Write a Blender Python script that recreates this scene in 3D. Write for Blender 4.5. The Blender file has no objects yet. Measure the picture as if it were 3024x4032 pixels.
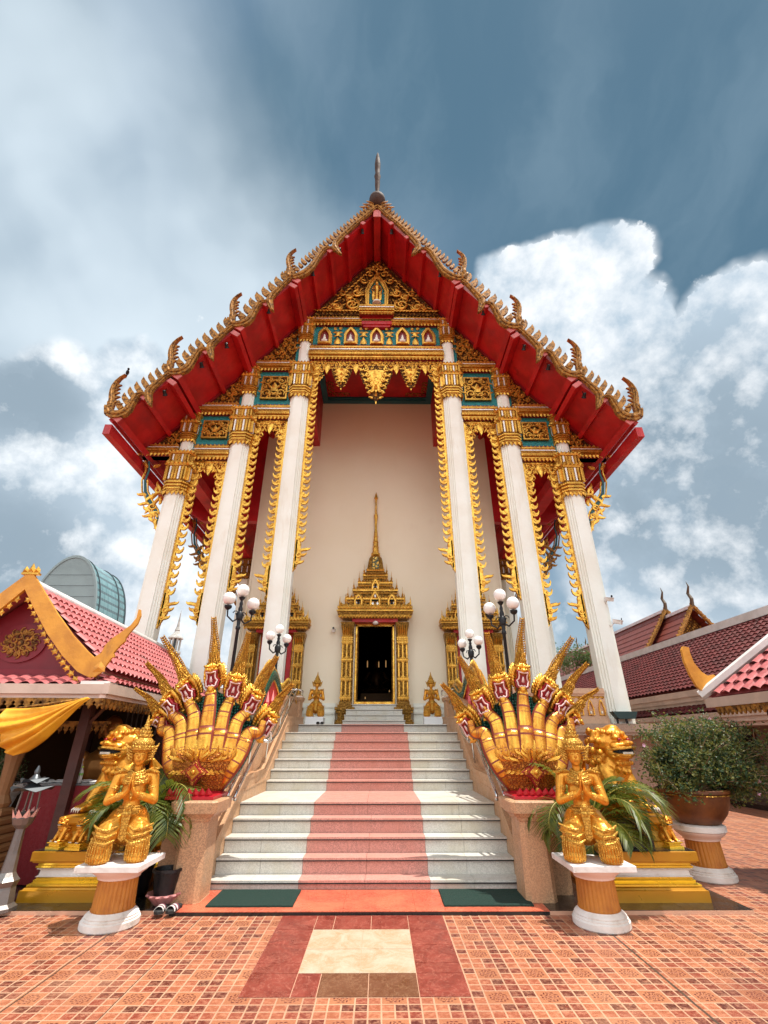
import bpy, bmesh, math, random
from mathutils import Vector, Matrix, noise
from math import sin, cos, pi, radians, sqrt, atan2
random.seed(7)
SC = bpy.context.scene
# ---------------------------------------------------------------- camera
cam = bpy.data.cameras.new("camera")
cam.sensor_fit = 'VERTICAL'; cam.sensor_height = 24.0; cam.lens = 24 * 1800 / 4032
cam.clip_start = 0.05; cam.clip_end = 3000
camo = bpy.data.objects.new("camera", cam); SC.collection.objects.link(camo)
camo.location = (0.171, 0, 1.6); camo.rotation_euler = (radians(90 + 26.5), 0, radians(-0.5))
SC.camera = camo
SC.view_settings.view_transform = 'Standard'; SC.view_settings.look = 'None'
SC.view_settings.exposure = 0.34; SC.view_settings.gamma = 1.0
# ---------------------------------------------------------------- sun
SUN = Vector((.27, -.06, 1.0)).normalized()
sl = bpy.data.lights.new("sun", 'SUN'); sl.energy = 4.4; sl.angle = radians(0.6); sl.color = (1, .95, .86)
so = bpy.data.objects.new("sun", sl); SC.collection.objects.link(so)
so.rotation_euler = SUN.to_track_quat('Z', 'Y').to_euler()

# ---------------------------------------------------------------- node helper
class NT:
    def __init__(s, tree): s.t = tree; s.n = tree.nodes; s.l = tree.links
    def set(s, sock, v):
        if isinstance(v, bpy.types.NodeSocket): s.l.new(v, sock)
        elif v is not None:
            if hasattr(sock.default_value, '__len__'):
                if not hasattr(v, '__len__'): v = (v,) * len(sock.default_value)
                if len(sock.default_value) == 4 and len(v) == 3: v = (*v, 1)
            sock.default_value = v
    def node(s, typ, ins=None, **props):
        nd = s.n.new(typ)
        for k, v in props.items(): setattr(nd, k, v)
        for k, v in (ins or {}).items(): s.set(nd.inputs[k], v)
        return nd
    def m(s, op, a, b=None, c=None, clamp=False):
        nd = s.n.new('ShaderNodeMath'); nd.operation = op; nd.use_clamp = clamp
        for i, v in enumerate((a, b, c)):
            if v is not None: s.set(nd.inputs[i], v)
        return nd.outputs[0]
    def vm(s, op, a, b=None, sc=None):
        nd = s.n.new('ShaderNodeVectorMath'); nd.operation = op
        s.set(nd.inputs[0], a)
        if b is not None: s.set(nd.inputs[1], b)
        if sc is not None: s.set(nd.inputs['Scale'], sc)
        return nd.outputs['Value'] if op in ('DOT_PRODUCT', 'LENGTH', 'DISTANCE') else nd.outputs[0]
    def noise(s, vec, scale=5, detail=4, rough=.5, out='Fac', dist=0):
        nd = s.node('ShaderNodeTexNoise', {'Scale': scale, 'Detail': detail, 'Roughness': rough, 'Distortion': dist})
        s.set(nd.inputs['Vector'], vec); return nd.outputs[out]
    def voro(s, vec, scale=5, feature='F1', out='Distance', rnd=1.0):
        nd = s.node('ShaderNodeTexVoronoi', {'Scale': scale, 'Randomness': rnd}, feature=feature)
        s.set(nd.inputs['Vector'], vec); return nd.outputs[out]
    def mix(s, f, a, b, blend='MIX'):
        nd = s.n.new('ShaderNodeMix'); nd.data_type = 'RGBA'; nd.blend_type = blend
        s.set(nd.inputs[0], f); s.set(nd.inputs[6], a); s.set(nd.inputs[7], b); return nd.outputs[2]
    def sstep(s, x, a, b, to0=0., to1=1.):
        nd = s.n.new('ShaderNodeMapRange'); nd.interpolation_type = 'SMOOTHSTEP'
        for i, v in enumerate((x, a, b, to0, to1)): s.set(nd.inputs[i], v)
        return nd.outputs[0]
    def ramp(s, x, stops):
        nd = s.n.new('ShaderNodeValToRGB'); cr = nd.color_ramp
        while len(cr.elements) < len(stops): cr.elements.new(.5)
        for e, (p, c) in zip(cr.elements, stops): e.position = p; e.color = (*c, 1)
        s.set(nd.inputs[0], x); return nd.outputs[0]
    def sep(s, v):
        nd = s.node('ShaderNodeSeparateXYZ'); s.set(nd.inputs[0], v); return nd.outputs
    def comb(s, x, y, z):
        nd = s.node('ShaderNodeCombineXYZ'); s.set(nd.inputs[0], x); s.set(nd.inputs[1], y); s.set(nd.inputs[2], z); return nd.outputs[0]

# ---------------------------------------------------------------- world: Nishita daylight under moving cloud
W = bpy.data.worlds.new("World"); SC.world = W; W.use_nodes = True
t = NT(W.node_tree); t.n.clear()
tc = t.node('ShaderNodeTexCoord').outputs['Generated']
sky = t.node('ShaderNodeTexSky', sky_type='NISHITA', sun_disc=False, sun_elevation=math.asin(SUN.z), sun_rotation=atan2(SUN.x, SUN.y))
dirn = t.vm('NORMALIZE', tc)
wn = t.noise(dirn, 3.2, 5, .55, 'Color')
wob = t.vm('SCALE', t.vm('SUBTRACT', wn, (.5, .5, .5)), sc=.16)
dw = t.vm('NORMALIZE', t.vm('ADD', dirn, wob))
def blob(L, vec, soft=1.0):
    """sum of soft lobes round fixed directions of the sky"""
    acc = None
    for x, y, z, r in L:
        d = t.vm('DOT_PRODUCT', vec, Vector((x, y, z)).normalized())
        f = t.sstep(d, cos(r * 1.75 * soft), cos(r * .15 * soft))
        acc = f if acc is None else t.m('MAXIMUM', acc, f)
    return acc
CR = [(.32,.591,.741,.084),(.26,.584,.769,.056),(.377,.547,.747,.07),(.4,.613,.681,.084),(.359,.673,.647,.131),(.459,.591,.663,.037),(.579,.55,.602,.076),(.542,.627,.56,.102),(.604,.521,.602,.066),(.636,.603,.481,.14),(.489,.714,.501,.123),(.299,.664,.686,.071),(.595,.697,.401,.21),(.649,.694,.311,.15),(.55,.75,.36,.17),(.44,.76,.47,.12),(.66,.62,.42,.17),(.60,.76,.26,.09)]
CRD = [(.56,.70,.45,.12),(.60,.70,.39,.13),(.50,.745,.42,.10),(.64,.66,.38,.12)]
CL = [(-.446,.666,.598,.06),(-.55,.637,.54,.075),(-.609,.615,.501,.056),(-.496,.714,.495,.061),(-.617,.676,.402,.091),(-.56,.744,.365,.105),(-.464,.827,.317,.106),(-.375,.859,.349,.1),(-.318,.921,.224,.117),(-.435,.875,.213,.093),(-.216,.928,.304,.142),(.1,.96,.2,.2),(.62,.78,.17,.06)]
HZ = [(-.533,.329,.78,.11),(-.502,.461,.732,.17),(-.404,.604,.687,.17),(-.496,.546,.675,.15),(-.218,.823,.525,.17),(-.6,.40,.70,.14),(-.33,.70,.60,.15)]
DK = [(.478,.383,.791,.26),(.126,.329,.936,.16),(.352,.523,.776,.13),(.60,.425,.69,.14),(-.486,.234,.842,.06),(-.161,.424,.891,.10)]
# base colour: Nishita blue greyed by a high veil, streaks running through it
skyc = t.mix(.66, sky.outputs[0], (2.3, 3.7, 4.9))
sx = t.vm('MULTIPLY', dw, (5.5, 1.2, 3.4))
streak = t.noise(t.vm('ADD', sx, t.vm('SCALE', wn, sc=.5)), 1.15, 6, .52)
veil = t.noise(dw, 1.7, 4, .48)
hz = t.m('MULTIPLY', blob(HZ, dw, 1.5), t.sstep(veil, .24, .56))
dk = blob(DK, dw, 1.35)
c0 = t.mix(t.sstep(streak, .36, .72, 0, .42), skyc, (4.6, 5.8, 6.7))
c0 = t.mix(t.m('MULTIPLY', dk, .86), c0, (.85, 1.85, 2.75))
c0 = t.mix(t.m('MULTIPLY', t.sstep(streak, .45, .75), t.m('MULTIPLY', dk, .30)), c0, (2.9, 4.2, 5.3))
c0 = t.mix(t.m('MULTIPLY', hz, .95), c0, (7.9, 9.1, 10.0))
# horizon brightening
zz = t.sep(dirn)[2]
c0 = t.mix(t.sstep(zz, .42, .05, 0, .55), c0, (5.6, 7.2, 8.2))
f1 = t.noise(dirn, 7.5, 12, .62); f2 = t.noise(t.vm('ADD', dirn, (.008, 0, .04)), 7.5, 12, .62)
bill = t.voro(t.vm('ADD', dirn, t.vm('SCALE', t.vm('SUBTRACT', t.noise(dirn, 14, 4, .6, 'Color'), (.5, .5, .5)), sc=.06)), 22, 'SMOOTH_F1')
f3 = t.noise(t.vm('ADD', dirn, (3.1, 1.7, .4)), 4.0, 10, .62)
def cumulus(base, L, k, th, w, w2, lit, shade, shadeblobs=None, depth=.3):
    B = blob(L, dw)
    D = t.m('ADD', B, t.m('MULTIPLY', t.m('SUBTRACT', f1, .5), k))
    D = t.m('SUBTRACT', D, t.m('MULTIPLY', bill, .45))
    a = t.m('DIVIDE', t.m('SUBTRACT', D, th), t.sstep(zz, .58, .44, w, w2)); a = t.m('MINIMUM', t.m('MAXIMUM', a, 0.0), 1.0)
    a = t.m('MAXIMUM', a, t.m('MULTIPLY', t.sstep(B, .22, .62), .94))
    li = t.m('ADD', .70, t.m('MULTIPLY', t.m('SUBTRACT', f1, f2), 3.0))
    li = t.m('ADD', li, t.m('MULTIPLY', t.m('SUBTRACT', .36, bill), .9))
    li = t.m('SUBTRACT', li, t.m('MULTIPLY', t.sstep(f3, .42, .66), depth))
    if shadeblobs:
        sb = t.m('MULTIPLY', blob(shadeblobs, dw, 1.4), t.sstep(f3, .30, .55, .5, 1)); li = t.m('SUBTRACT', li, t.m('MULTIPLY', sb, .60)); shade = t.mix(sb, shade, (3.4, 4.4, 5.3))
    li = t.m('MINIMUM', t.m('MAXIMUM', li, 0.0), 1.0)
    return t.mix(a, base, t.mix(li, shade, lit))
c1 = cumulus(c0, CL, 1.9, .24, .40, .55, (11.2, 11.6, 11.9), (5.6, 6.8, 7.9), [(-.622,.726,.294,.075),(-.60,.60,.52,.05)], .45)
c2 = cumulus(c1, CR, 1.7, .24, .09, .42, (10.6, 10.9, 11.2), (5.4, 6.7, 7.9), CRD, .40)
yy_ = t.sep(dirn)[1]   # unseen bright cloud bank added behind the viewer to light the facade
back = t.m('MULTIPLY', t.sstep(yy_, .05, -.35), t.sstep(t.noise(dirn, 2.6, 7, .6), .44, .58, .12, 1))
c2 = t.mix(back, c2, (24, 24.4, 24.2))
lowc = t.sstep(zz, -.02, -.12)
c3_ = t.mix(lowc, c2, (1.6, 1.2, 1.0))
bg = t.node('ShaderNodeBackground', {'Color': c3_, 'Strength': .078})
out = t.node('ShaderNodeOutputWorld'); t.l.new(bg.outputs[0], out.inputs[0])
W.cycles.sampling_method = 'AUTOMATIC'

# ---------------------------------------------------------------- mesh builder
class MB:
    def __init__(s): s.v = []; s.f = []; s.m = []
    def add(s, vs, fs, mat=0, M=None):
        o = len(s.v)
        s.v += [tuple(M @ Vector(p)) for p in vs] if M is not None else [tuple(p) for p in vs]
        for i, f in enumerate(fs):
            s.f.append([o + k for k in f]); s.m.append(mat[i] if isinstance(mat, list) else mat)
        return s
    def box(s, x0, x1, y0, y1, z0, z1, mat=0, M=None):
        v = [(x0,y0,z0),(x1,y0,z0),(x1,y1,z0),(x0,y1,z0),(x0,y0,z1),(x1,y0,z1),(x1,y1,z1),(x0,y1,z1)]
        return s.add(v, [(0,3,2,1),(4,5,6,7),(0,1,5,4),(1,2,6,5),(2,3,7,6),(3,0,4,7)], mat, M)
    def rings(s, R, mat=0, caps=True, M=None, closed=True, loop=False):
        n = len(R[0]); vs = [p for r in R for p in r]; fs = []; ms = []
        k = n if closed else n - 1
        rng = len(R) if loop else len(R) - 1
        for i in range(rng):
            i2 = (i + 1) % len(R)
            for j in range(k):
                a, b = i * n + j, i * n + (j + 1) % n
                c, d = i2 * n + (j + 1) % n, i2 * n + j
                fs.append((a, b, c, d)); ms.append(mat[i % len(mat)] if isinstance(mat, list) else mat)
        if caps and closed and not loop:
            fs.append(tuple(range(n))[::-1]); ms.append(ms[0])
            fs.append(tuple(range((len(R) - 1) * n, len(R) * n))); ms.append(ms[-2])
        return s.add(vs, fs, ms, M)
    def lathe(s, prof, n=24, c=(0, 0, 0), mat=0, M=None, a0=0, sx=1, sy=1):
        R = [[(c[0] + r * sx * cos(a0 + 2 * pi * k / n), c[1] + r * sy * sin(a0 + 2 * pi * k / n), c[2] + z) for k in range(n)] for r, z in prof]
        return s.rings(R, mat, True, M)
    def rects(s, prof, hx, hy, c=(0, 0), mat=0, M=None):
        """stack of rectangles, prof = (outset, z)"""
        R = [[(c[0] - hx - o, c[1] - hy - o, z), (c[0] + hx + o, c[1] - hy - o, z), (c[0] + hx + o, c[1] + hy + o, z), (c[0] - hx - o, c[1] + hy + o, z)] for o, z in prof]
        return s.rings(R, mat, True, M)
    def sweep(s, P, rad, n=8, mat=0, flat=1.0, up=None, M=None, caps=True, rot=0):
        """tube along P; rad list or number; flat scales the section along 'up' crossed direction"""
        P = [Vector(p) for p in P]; N = len(P)
        if not hasattr(rad, '__len__'): rad = [rad] * N
        u0 = Vector(up) if up is not None else None; R = []
        prev = None
        for i, p in enumerate(P):
            d = (P[min(i + 1, N - 1)] - P[max(i - 1, 0)])
            if d.length < 1e-9: d = Vector((0, 0, 1))
            d.normalize()
            if u0 is not None: a = u0 - d * u0.dot(d)
            elif prev is None:
                q = Vector((0, 0, 1)) if abs(d.z) < .9 else Vector((1, 0, 0)); a = q - d * q.dot(d)
            else: a = prev - d * prev.dot(d)
            if a.length < 1e-6: a = prev or Vector((1, 0, 0))
            a.normalize(); prev = a; b = d.cross(a)
            R.append([tuple(p + a * (cos(rot + 2 * pi * k / n) * rad[i] * flat) + b * (sin(rot + 2 * pi * k / n) * rad[i])) for k in range(n)])
        return s.rings(R, mat, caps, M)
    def prism(s, poly, y0, y1, mat=0, M=None, side=None):
        """poly in (x,z), extruded along y from y0 to y1"""
        n = len(poly)
        ar = sum(poly[i][0] * poly[(i + 1) % n][1] - poly[(i + 1) % n][0] * poly[i][1] for i in range(n))
        if ar < 0: poly = poly[::-1]
        vs = [(x, y0, z) for x, z in poly] + [(x, y1, z) for x, z in poly]
        fs = [tuple(range(n)), tuple(range(n, 2 * n))[::-1]]; ms = [mat, mat]
        for i in range(n):
            j = (i + 1) % n; fs.append((i, i + n, j + n, j)); ms.append(mat if side is None else side)
        return s.add(vs, fs, ms, M)
    def ell(s, c, r, mat=0, M=None, nu=12, nv=8, power=1):
        R = []
        for i in range(nv + 1):
            a = -pi / 2 + pi * i / nv; cr, z = max(cos(a), .02), sin(a)
            R.append([(c[0] + r[0] * cr * cos(2 * pi * k / nu), c[1] + r[1] * cr * sin(2 * pi * k / nu), c[2] + r[2] * z) for k in range(nu)])
        return s.rings(R, mat, True, M)
    def build(s, name, mats, parent=None, smooth=False, angle=None, label=None):
        me = bpy.data.meshes.new(name); me.from_pydata(s.v, [], s.f)
        if not isinstance(mats, (list, tuple)): mats = [mats]
        for m in mats: me.materials.append(m)
        me.polygons.foreach_set('material_index', s.m)
        if smooth: me.polygons.foreach_set('use_smooth', [True] * len(me.polygons))
        me.update()
        o = bpy.data.objects.new(name, me); SC.collection.objects.link(o)
        if parent is not None: o.parent = parent
        if smooth and angle is not None:
            bm = bmesh.new(); bm.from_mesh(me); ca = radians(angle)
            for e in bm.edges:
                if len(e.link_faces) == 2 and e.calc_face_angle(0) > ca: e.smooth = False
            bm.to_mesh(me); bm.free()
        if label: o['label'] = label
        return o
def thing(name, label, cat, loc=(0, 0, 0), rz=0, group=None):
    o = bpy.data.objects.new(name, None); SC.collection.objects.link(o); o.empty_display_size = .1
    o.location = loc; o.rotation_euler = (0, 0, rz); o['label'] = label; o['category'] = cat
    if group: o['group'] = group
    return o
def tag(o, label=None, cat=None, group=None, kind=None):
    for k, v in (('label', label), ('category', cat), ('group', group), ('kind', kind)):
        if v: o[k] = v
    return o
def copy_tree(o, parent=None):
    c = o.copy(); SC.collection.objects.link(c); c.parent = parent
    for ch in list(o.children): copy_tree(ch, c)
    return c
def mirror_tree(o):
    """copy whose meshes are mirrored in x"""
    c = o.copy(); SC.collection.objects.link(c)
    def rec(src, dst):
        for ch in list(src.children):
            k = ch.copy(); SC.collection.objects.link(k); k.parent = dst
            if ch.data:
                k.data = ch.data.copy()
                bm = bmesh.new(); bm.from_mesh(k.data)
                for v in bm.verts: v.co.x = -v.co.x
                bmesh.ops.reverse_faces(bm, faces=bm.faces); bm.to_mesh(k.data); bm.free()
            SX = Matrix.Diagonal((-1, 1, 1, 1)); k.matrix_parent_inverse = Matrix(); k.matrix_basis = SX @ ch.matrix_basis @ SX
            rec(ch, k)
    rec(o, c); return c
def T(x=0, y=0, z=0): return Matrix.Translation((x, y, z))
def RX(a): return Matrix.Rotation(a, 4, 'X')
def RY(a): return Matrix.Rotation(a, 4, 'Y')
def RZ(a): return Matrix.Rotation(a, 4, 'Z')
def S(x, y=None, z=None): return Matrix.Diagonal((x, x if y is None else y, x if z is None else z, 1))
def lerp(a, b, t_): return a + (b - a) * t_

# ---------------------------------------------------------------- materials
def mat(name, col, rough=.6, metal=0, bump=0, bscale=20, var=0, vscale=3, vcol=None, spec=.5, coat=0, detail=6, stain=None):
    m = bpy.data.materials.new(name); m.use_nodes = True; k = NT(m.node_tree); b = k.n['Principled BSDF']
    b.inputs['Roughness'].default_value = rough; b.inputs['Metallic'].default_value = metal
    b.inputs['Specular IOR Level'].default_value = spec; b.inputs['Coat Weight'].default_value = coat
    tcx = k.node('ShaderNodeTexCoord').outputs['Object']; m['_tc'] = 0
    c = col
    if var:
        f = k.noise(tcx, vscale, detail, .6)
        c = k.mix(k.sstep(f, .35, .68), col, vcol if vcol else tuple(x * (1 - var) for x in col))
    if stain:
        f = k.noise(k.vm('MULTIPLY', tcx, (1, 1, stain[2])), stain[1], 8, .65)
        c = k.mix(k.sstep(f, .55, .75), c, stain[0])
    k.set(b.inputs['Base Color'], c)
    if bump:
        f = k.noise(tcx, bscale, 6, .6)
        bn = k.node('ShaderNodeBump', {'Strength': bump, 'Distance': .02, 'Height': f}); k.l.new(bn.outputs[0], b.inputs['Normal'])
        rr = k.sstep(k.noise(tcx, bscale * .4, 4, .6), .3, .7, max(rough - .08, .02), min(rough + .1, 1))
        k.l.new(rr, b.inputs['Roughness'])
    return m
def relief(name, scale, hi, lo, depth=.03, rough=.34, metal=.7, stretch=(1, 1, 1), rnd=.85, dark=.5):
    """carved gilt stucco: rounded curls standing over dark painted grooves"""
    m = bpy.data.materials.new(name); m.use_nodes = True; k = NT(m.node_tree); b = k.n['Principled BSDF']
    tcx = k.vm('MULTIPLY', k.node('ShaderNodeTexCoord').outputs['Object'], stretch)
    w = k.vm('ADD', tcx, k.vm('SCALE', k.vm('SUBTRACT', k.noise(tcx, scale * .5, 3, .5, 'Color'), (.5, .5, .5)), sc=1.1 / scale))
    d1 = k.voro(w, scale, 'DISTANCE_TO_EDGE', rnd=rnd); d2 = k.voro(w, scale * .9, 'F1', rnd=rnd)
    ringv = k.m('SINE', k.m('MULTIPLY', d2, 17.0))
    h = k.m('ADD', k.sstep(d1, 0, .16), k.m('MULTIPLY', ringv, .16))
    cr = k.m('MULTIPLY', k.sstep(d1, .0, dark * .12, 1, 0), .85)
    c = k.mix(k.noise(tcx, scale * .3, 5, .6), hi, tuple(x * .62 for x in hi)); c = k.mix(cr, c, lo)
    k.set(b.inputs['Base Color'], c); b.inputs['Metallic'].default_value = metal
    k.set(b.inputs['Roughness'], k.m('ADD', rough, k.m('MULTIPLY', cr, .4)))
    bn = k.node('ShaderNodeBump', {'Strength': .9, 'Distance': depth, 'Height': h}); k.l.new(bn.outputs[0], b.inputs['Normal'])
    return m
G = (.80, .43, .07)
gold = mat('gilt_gold', G, .30, .75, .25, 30, .35, 4)
goldb = mat('bright_gold_leaf', (.90, .54, .09), .27, .75, .35, 22, .4, 7, (.55, .24, .03))
goldd = mat('weathered_gold', (.46, .22, .045), .6, .3, .6, 30, .75, 13, (.09, .04, .015), spec=.25)
goldrel = relief('carved_gold', 9, (.88, .50, .09), (.10, .02, .01))
goldfine = relief('fine_carved_gold', 24, (.88, .51, .10), (.16, .045, .015), .012)
golddoor = relief('door_carved_gold', 16, (.52, .27, .045), (.06, .018, .008), .02, .4, .6)
gteal = relief('gold_on_green_mosaic', 9, (.85, .5, .1), (.01, .14, .15), .02, dark=2.2)
white = mat('white_plaster', (.87, .90, .83), .55, 0, .12, 14, .10, 1.2, (.82, .82, .73), stain=((.74, .71, .60), 2.6, .22))
whitem = mat('white_mirror_strip', (.85, .85, .82), .15, .3, .3, 60)
cream = mat('cream_wall', (.93, .85, .67), .75, 0, .2, 30, .10, .5, (.91, .82, .63), stain=((.86, .75, .58), .7, .5))
red = mat('red_soffit_paint', (.52, .012, .016), .45, 0, .1, 8, .35, 1.4, (.34, .008, .012), stain=((.20, .006, .010), .9, .5))
redb = mat('pink_beam_end', (.62, .16, .15), .5, 0, .2, 12, .3, 5)
darkred = mat('dark_red_lacquer', (.22, .008, .012), .4, 0, .1, 12, .2, 3)
teal = relief('teal_glass_mosaic', 28, (.03, .36, .38), (.01, .10, .12), .006, .2, .1)
tealp = mat('teal_paint', (.02, .11, .13), .5)
black = mat('black_iron', (.012, .013, .016), .4, .3, .3, 40)
steel = mat('stainless_steel', (.62, .62, .62), .16, 1.0, .05, 10)
steelb = mat('dull_steel', (.20, .18, .17), .38, .7, .2, 12)
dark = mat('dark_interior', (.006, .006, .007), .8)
wood = mat('dark_wood', (.06, .015, .01), .5, 0, .3, 14, .3, 4)
def glow(name, col, rough=.3):
    m = mat(name, col, rough); m.node_tree.nodes['Principled BSDF'].inputs['Subsurface Weight'].default_value = .0
    return m
globe_m = mat('opal_glass', (.90, .88, .84), .25, 0, 0, spec=.6)
def granite(name, col, v, scale=90, rough=.4, stain=None, big=None, xj=None, zones=None):
    m = bpy.data.materials.new(name); m.use_nodes = True; k = NT(m.node_tree); b = k.n['Principled BSDF']
    tcx = k.node('ShaderNodeTexCoord').outputs['Object']
    sp = k.voro(tcx, scale, 'F1', 'Color'); g = k.sep(sp)[0]
    c = k.mix(k.sstep(g, .25, .8), col, tuple(min(1, x * (1 - v)) for x in col))
    c = k.mix(k.sstep(k.noise(tcx, 2.2, 8, .65), .42, .66, 0, .6), c, stain if stain else tuple(x * .8 for x in col))
    c = k.mix(k.sstep(k.noise(k.vm('MULTIPLY', tcx, (6, 6, .8)), 2.0, 6, .6), .56, .74, 0, .35), c, tuple(x * .55 for x in (stain or col)))
    k.set(b.inputs['Base Color'], c)
    k.set(b.inputs['Roughness'], k.sstep(k.noise(tcx, 6, 5, .6), .3, .7, rough - .1, rough + .15))
    bn = k.node('ShaderNodeBump', {'Strength': .15, 'Distance': .01, 'Height': k.noise(tcx, 40, 5, .6)}); k.l.new(bn.outputs[0], b.inputs['Normal'])
    return m
st_white = granite('white_granite', (.67, .65, .59), .20, 120, .42, (.55, .50, .38))
st_pink = granite('pink_granite', (.66, .32, .26), .32, 110, .42, (.58, .26, .20))
st_tan = granite('tan_granite', (.60, .36, .20), .35, 100, .5, (.50, .26, .13))
st_black = granite('black_granite', (.016, .017, .017), .4, 90, .12, (.035, .035, .03))
st_red = granite('red_granite_strip', (.62, .13, .07), .3, 60, .3, (.70, .20, .10))
# ================================================================ SETTING: ground
def paving_mat():
    m = bpy.data.materials.new('mosaic_paving'); m.use_nodes = True; k = NT(m.node_tree); b = k.n['Principled BSDF']
    g = k.node('ShaderNodeNewGeometry').outputs['Position']; X, Y, Z = k.sep(g)[:3]
    wob_ = k.m('MULTIPLY', k.m('SUBTRACT', k.noise(g, .35, 2, .5), .5), .06)
    u = k.m('ADD', k.m('DIVIDE', k.m('ADD', X, .80), .361), wob_); v = k.m('DIVIDE', k.m('SUBTRACT', Y, 4.34), .361)
    lu = k.m('SUBTRACT', k.m('FRACT', k.m('ADD', u, .5)), .5); lv = k.m('SUBTRACT', k.m('FRACT', k.m('ADD', v, .5)), .5)
    tu = k.m('FLOOR', k.m('ADD', u, .5)); tv = k.m('FLOOR', k.m('ADD', v, .5))
    cu = k.m('FLOOR', k.m('MULTIPLY', k.m('FRACT', u), 4)); cv = k.m('FLOOR', k.m('MULTIPLY', k.m('FRACT', v), 4))
    fu = k.m('FRACT', k.m('MULTIPLY', u, 4)); fv = k.m('FRACT', k.m('MULTIPLY', v, 4))
    wn1 = k.node('ShaderNodeTexWhiteNoise', noise_dimensions='2D'); k.set(wn1.inputs[0], k.comb(k.m('ADD', cu, 3.3), k.m('ADD', cv, 7.9), 0))
    wn2 = k.node('ShaderNodeTexWhiteNoise', noise_dimensions='2D')
    k.set(wn2.inputs[0], k.comb(k.m('ADD', k.m('MULTIPLY', tu, 4), cu), k.m('ADD', k.m('MULTIPLY', tv, 4), cv), 0))
    sel = k.m('ADD', k.m('MULTIPLY', wn1.outputs[0], .8), k.m('MULTIPLY', wn2.outputs[0], .22))
    cell = k.ramp(sel, [(0, (.055, .009, .008)), (.32, (.10, .014, .011)), (.40, (.21, .034, .020)), (.66, (.25, .046, .026)), (.74, (.36, .11, .052)), (1, (.40, .13, .062))])
    mott = k.noise(g, 26, 6, .7)
    cell = k.mix(k.sstep(mott, .40, .70, 0, .75), cell, k.mix(.5, cell, (.86, .42, .24)))
    cell = k.mix(k.sstep(k.noise(g, 17, 5, .7), .50, .72, 0, .5), cell, (.30, .05, .025))
    # grout
    ed = k.m('MINIMUM', k.m('MINIMUM', fu, k.m('SUBTRACT', 1, fu)), k.m('MINIMUM', fv, k.m('SUBTRACT', 1, fv)))
    ed = k.m('ADD', ed, k.m('MULTIPLY', k.m('SUBTRACT', k.noise(g, 60, 3, .5), .5), .05))
    # some neighbouring cells run together
    gr = k.sstep(ed, .045, .085, 1, 0)
    # medallion
    r = k.m('SQRT', k.m('ADD', k.m('MULTIPLY', lu, lu), k.m('MULTIPLY', lv, lv)))
    ang = k.m('ARCTAN2', lv, lu)
    box = k.m('MULTIPLY', k.m('LESS_THAN', k.m('ABSOLUTE', lu), .236), k.m('LESS_THAN', k.m('ABSOLUTE', lv), .236))
    rr = k.m('ADD', r, k.m('MULTIPLY', k.m('COSINE', k.m('MULTIPLY', ang, 8)), .014))
    pat = k.m('SINE', k.m('MULTIPLY', rr, 88)); pat2 = k.m('SINE', k.m('ADD', k.m('MULTIPLY', ang, 12), k.m('MULTIPLY', rr, 40)))
    pp = k.m('MULTIPLY', k.sstep(k.m('ADD', pat, k.m('MULTIPLY', pat2, .8)), .0, .7), k.m('LESS_THAN', rr, .205))
    pp = k.m('MULTIPLY', pp, k.sstep(k.noise(g, 30, 3, .6), .28, .5))
    med = k.mix(pp, k.mix(mott, (.40, .14, .066), (.46, .19, .09)), (.11, .018, .012))
    c = k.mix(gr, cell, (.52, .31, .19)); c = k.mix(box, c, med)
    # tone drifts from tile to tile, worn and dirty patches
    wt = k.node('ShaderNodeTexWhiteNoise', noise_dimensions='2D'); k.set(wt.inputs[0], k.comb(tu, tv, 0))
    c = k.mix(k.m('MULTIPLY', wt.outputs[0], .40), c, k.mix(.6, c, (.20, .04, .025)))
    big = k.noise(g, .8, 6, .6)
    c = k.mix(k.sstep(big, .5, .72, 0, .30), c, (.56, .30, .18)); c = k.mix(k.sstep(big, .47, .25, 0, .35), c, (.14, .04, .028)); c = k.mix(k.sstep(k.noise(g, 2.7, 9, .75), .58, .72, 0, .45), c, (.12, .045, .03))
    # sawn movement joints running away from the camera
    j = None
    for xj, w in ((-2.31, .007), (2.315, .010), (-1.62, .004), (3.05, .004), (-3.6, .005)):
        q = k.m('LESS_THAN', k.m('ABSOLUTE', k.m('SUBTRACT', k.m('ADD', X, k.m('MULTIPLY', k.m('SUBTRACT', k.noise(g, 3, 3, .6), .5), .02)), xj)), w)
        j = q if j is None else k.m('MAXIMUM', j, q)
    c = k.mix(j, c, (.08, .045, .03))
    k.set(b.inputs['Base Color'], c)
    k.set(b.inputs['Roughness'], k.m('ADD', k.m('MULTIPLY', gr, .3), k.sstep(mott, .3, .7, .36, .55)))
    hgt = k.m('ADD', k.m('MULTIPLY', k.m('MAXIMUM', gr, j), -1), k.m('MULTIPLY', mott, .5))
    bn = k.node('ShaderNodeBump', {'Strength': .35, 'Distance': .004, 'Height': hgt}); k.l.new(bn.outputs[0], b.inputs['Normal'])
    return m
mp = paving_mat()
g = MB(); g.add([(-600, -300, 0), (600, -300, 0), (600, 1200, 0), (-600, 1200, 0)], [(0, 1, 2, 3)])
tag(g.build('ground', mp), kind='structure')
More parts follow.
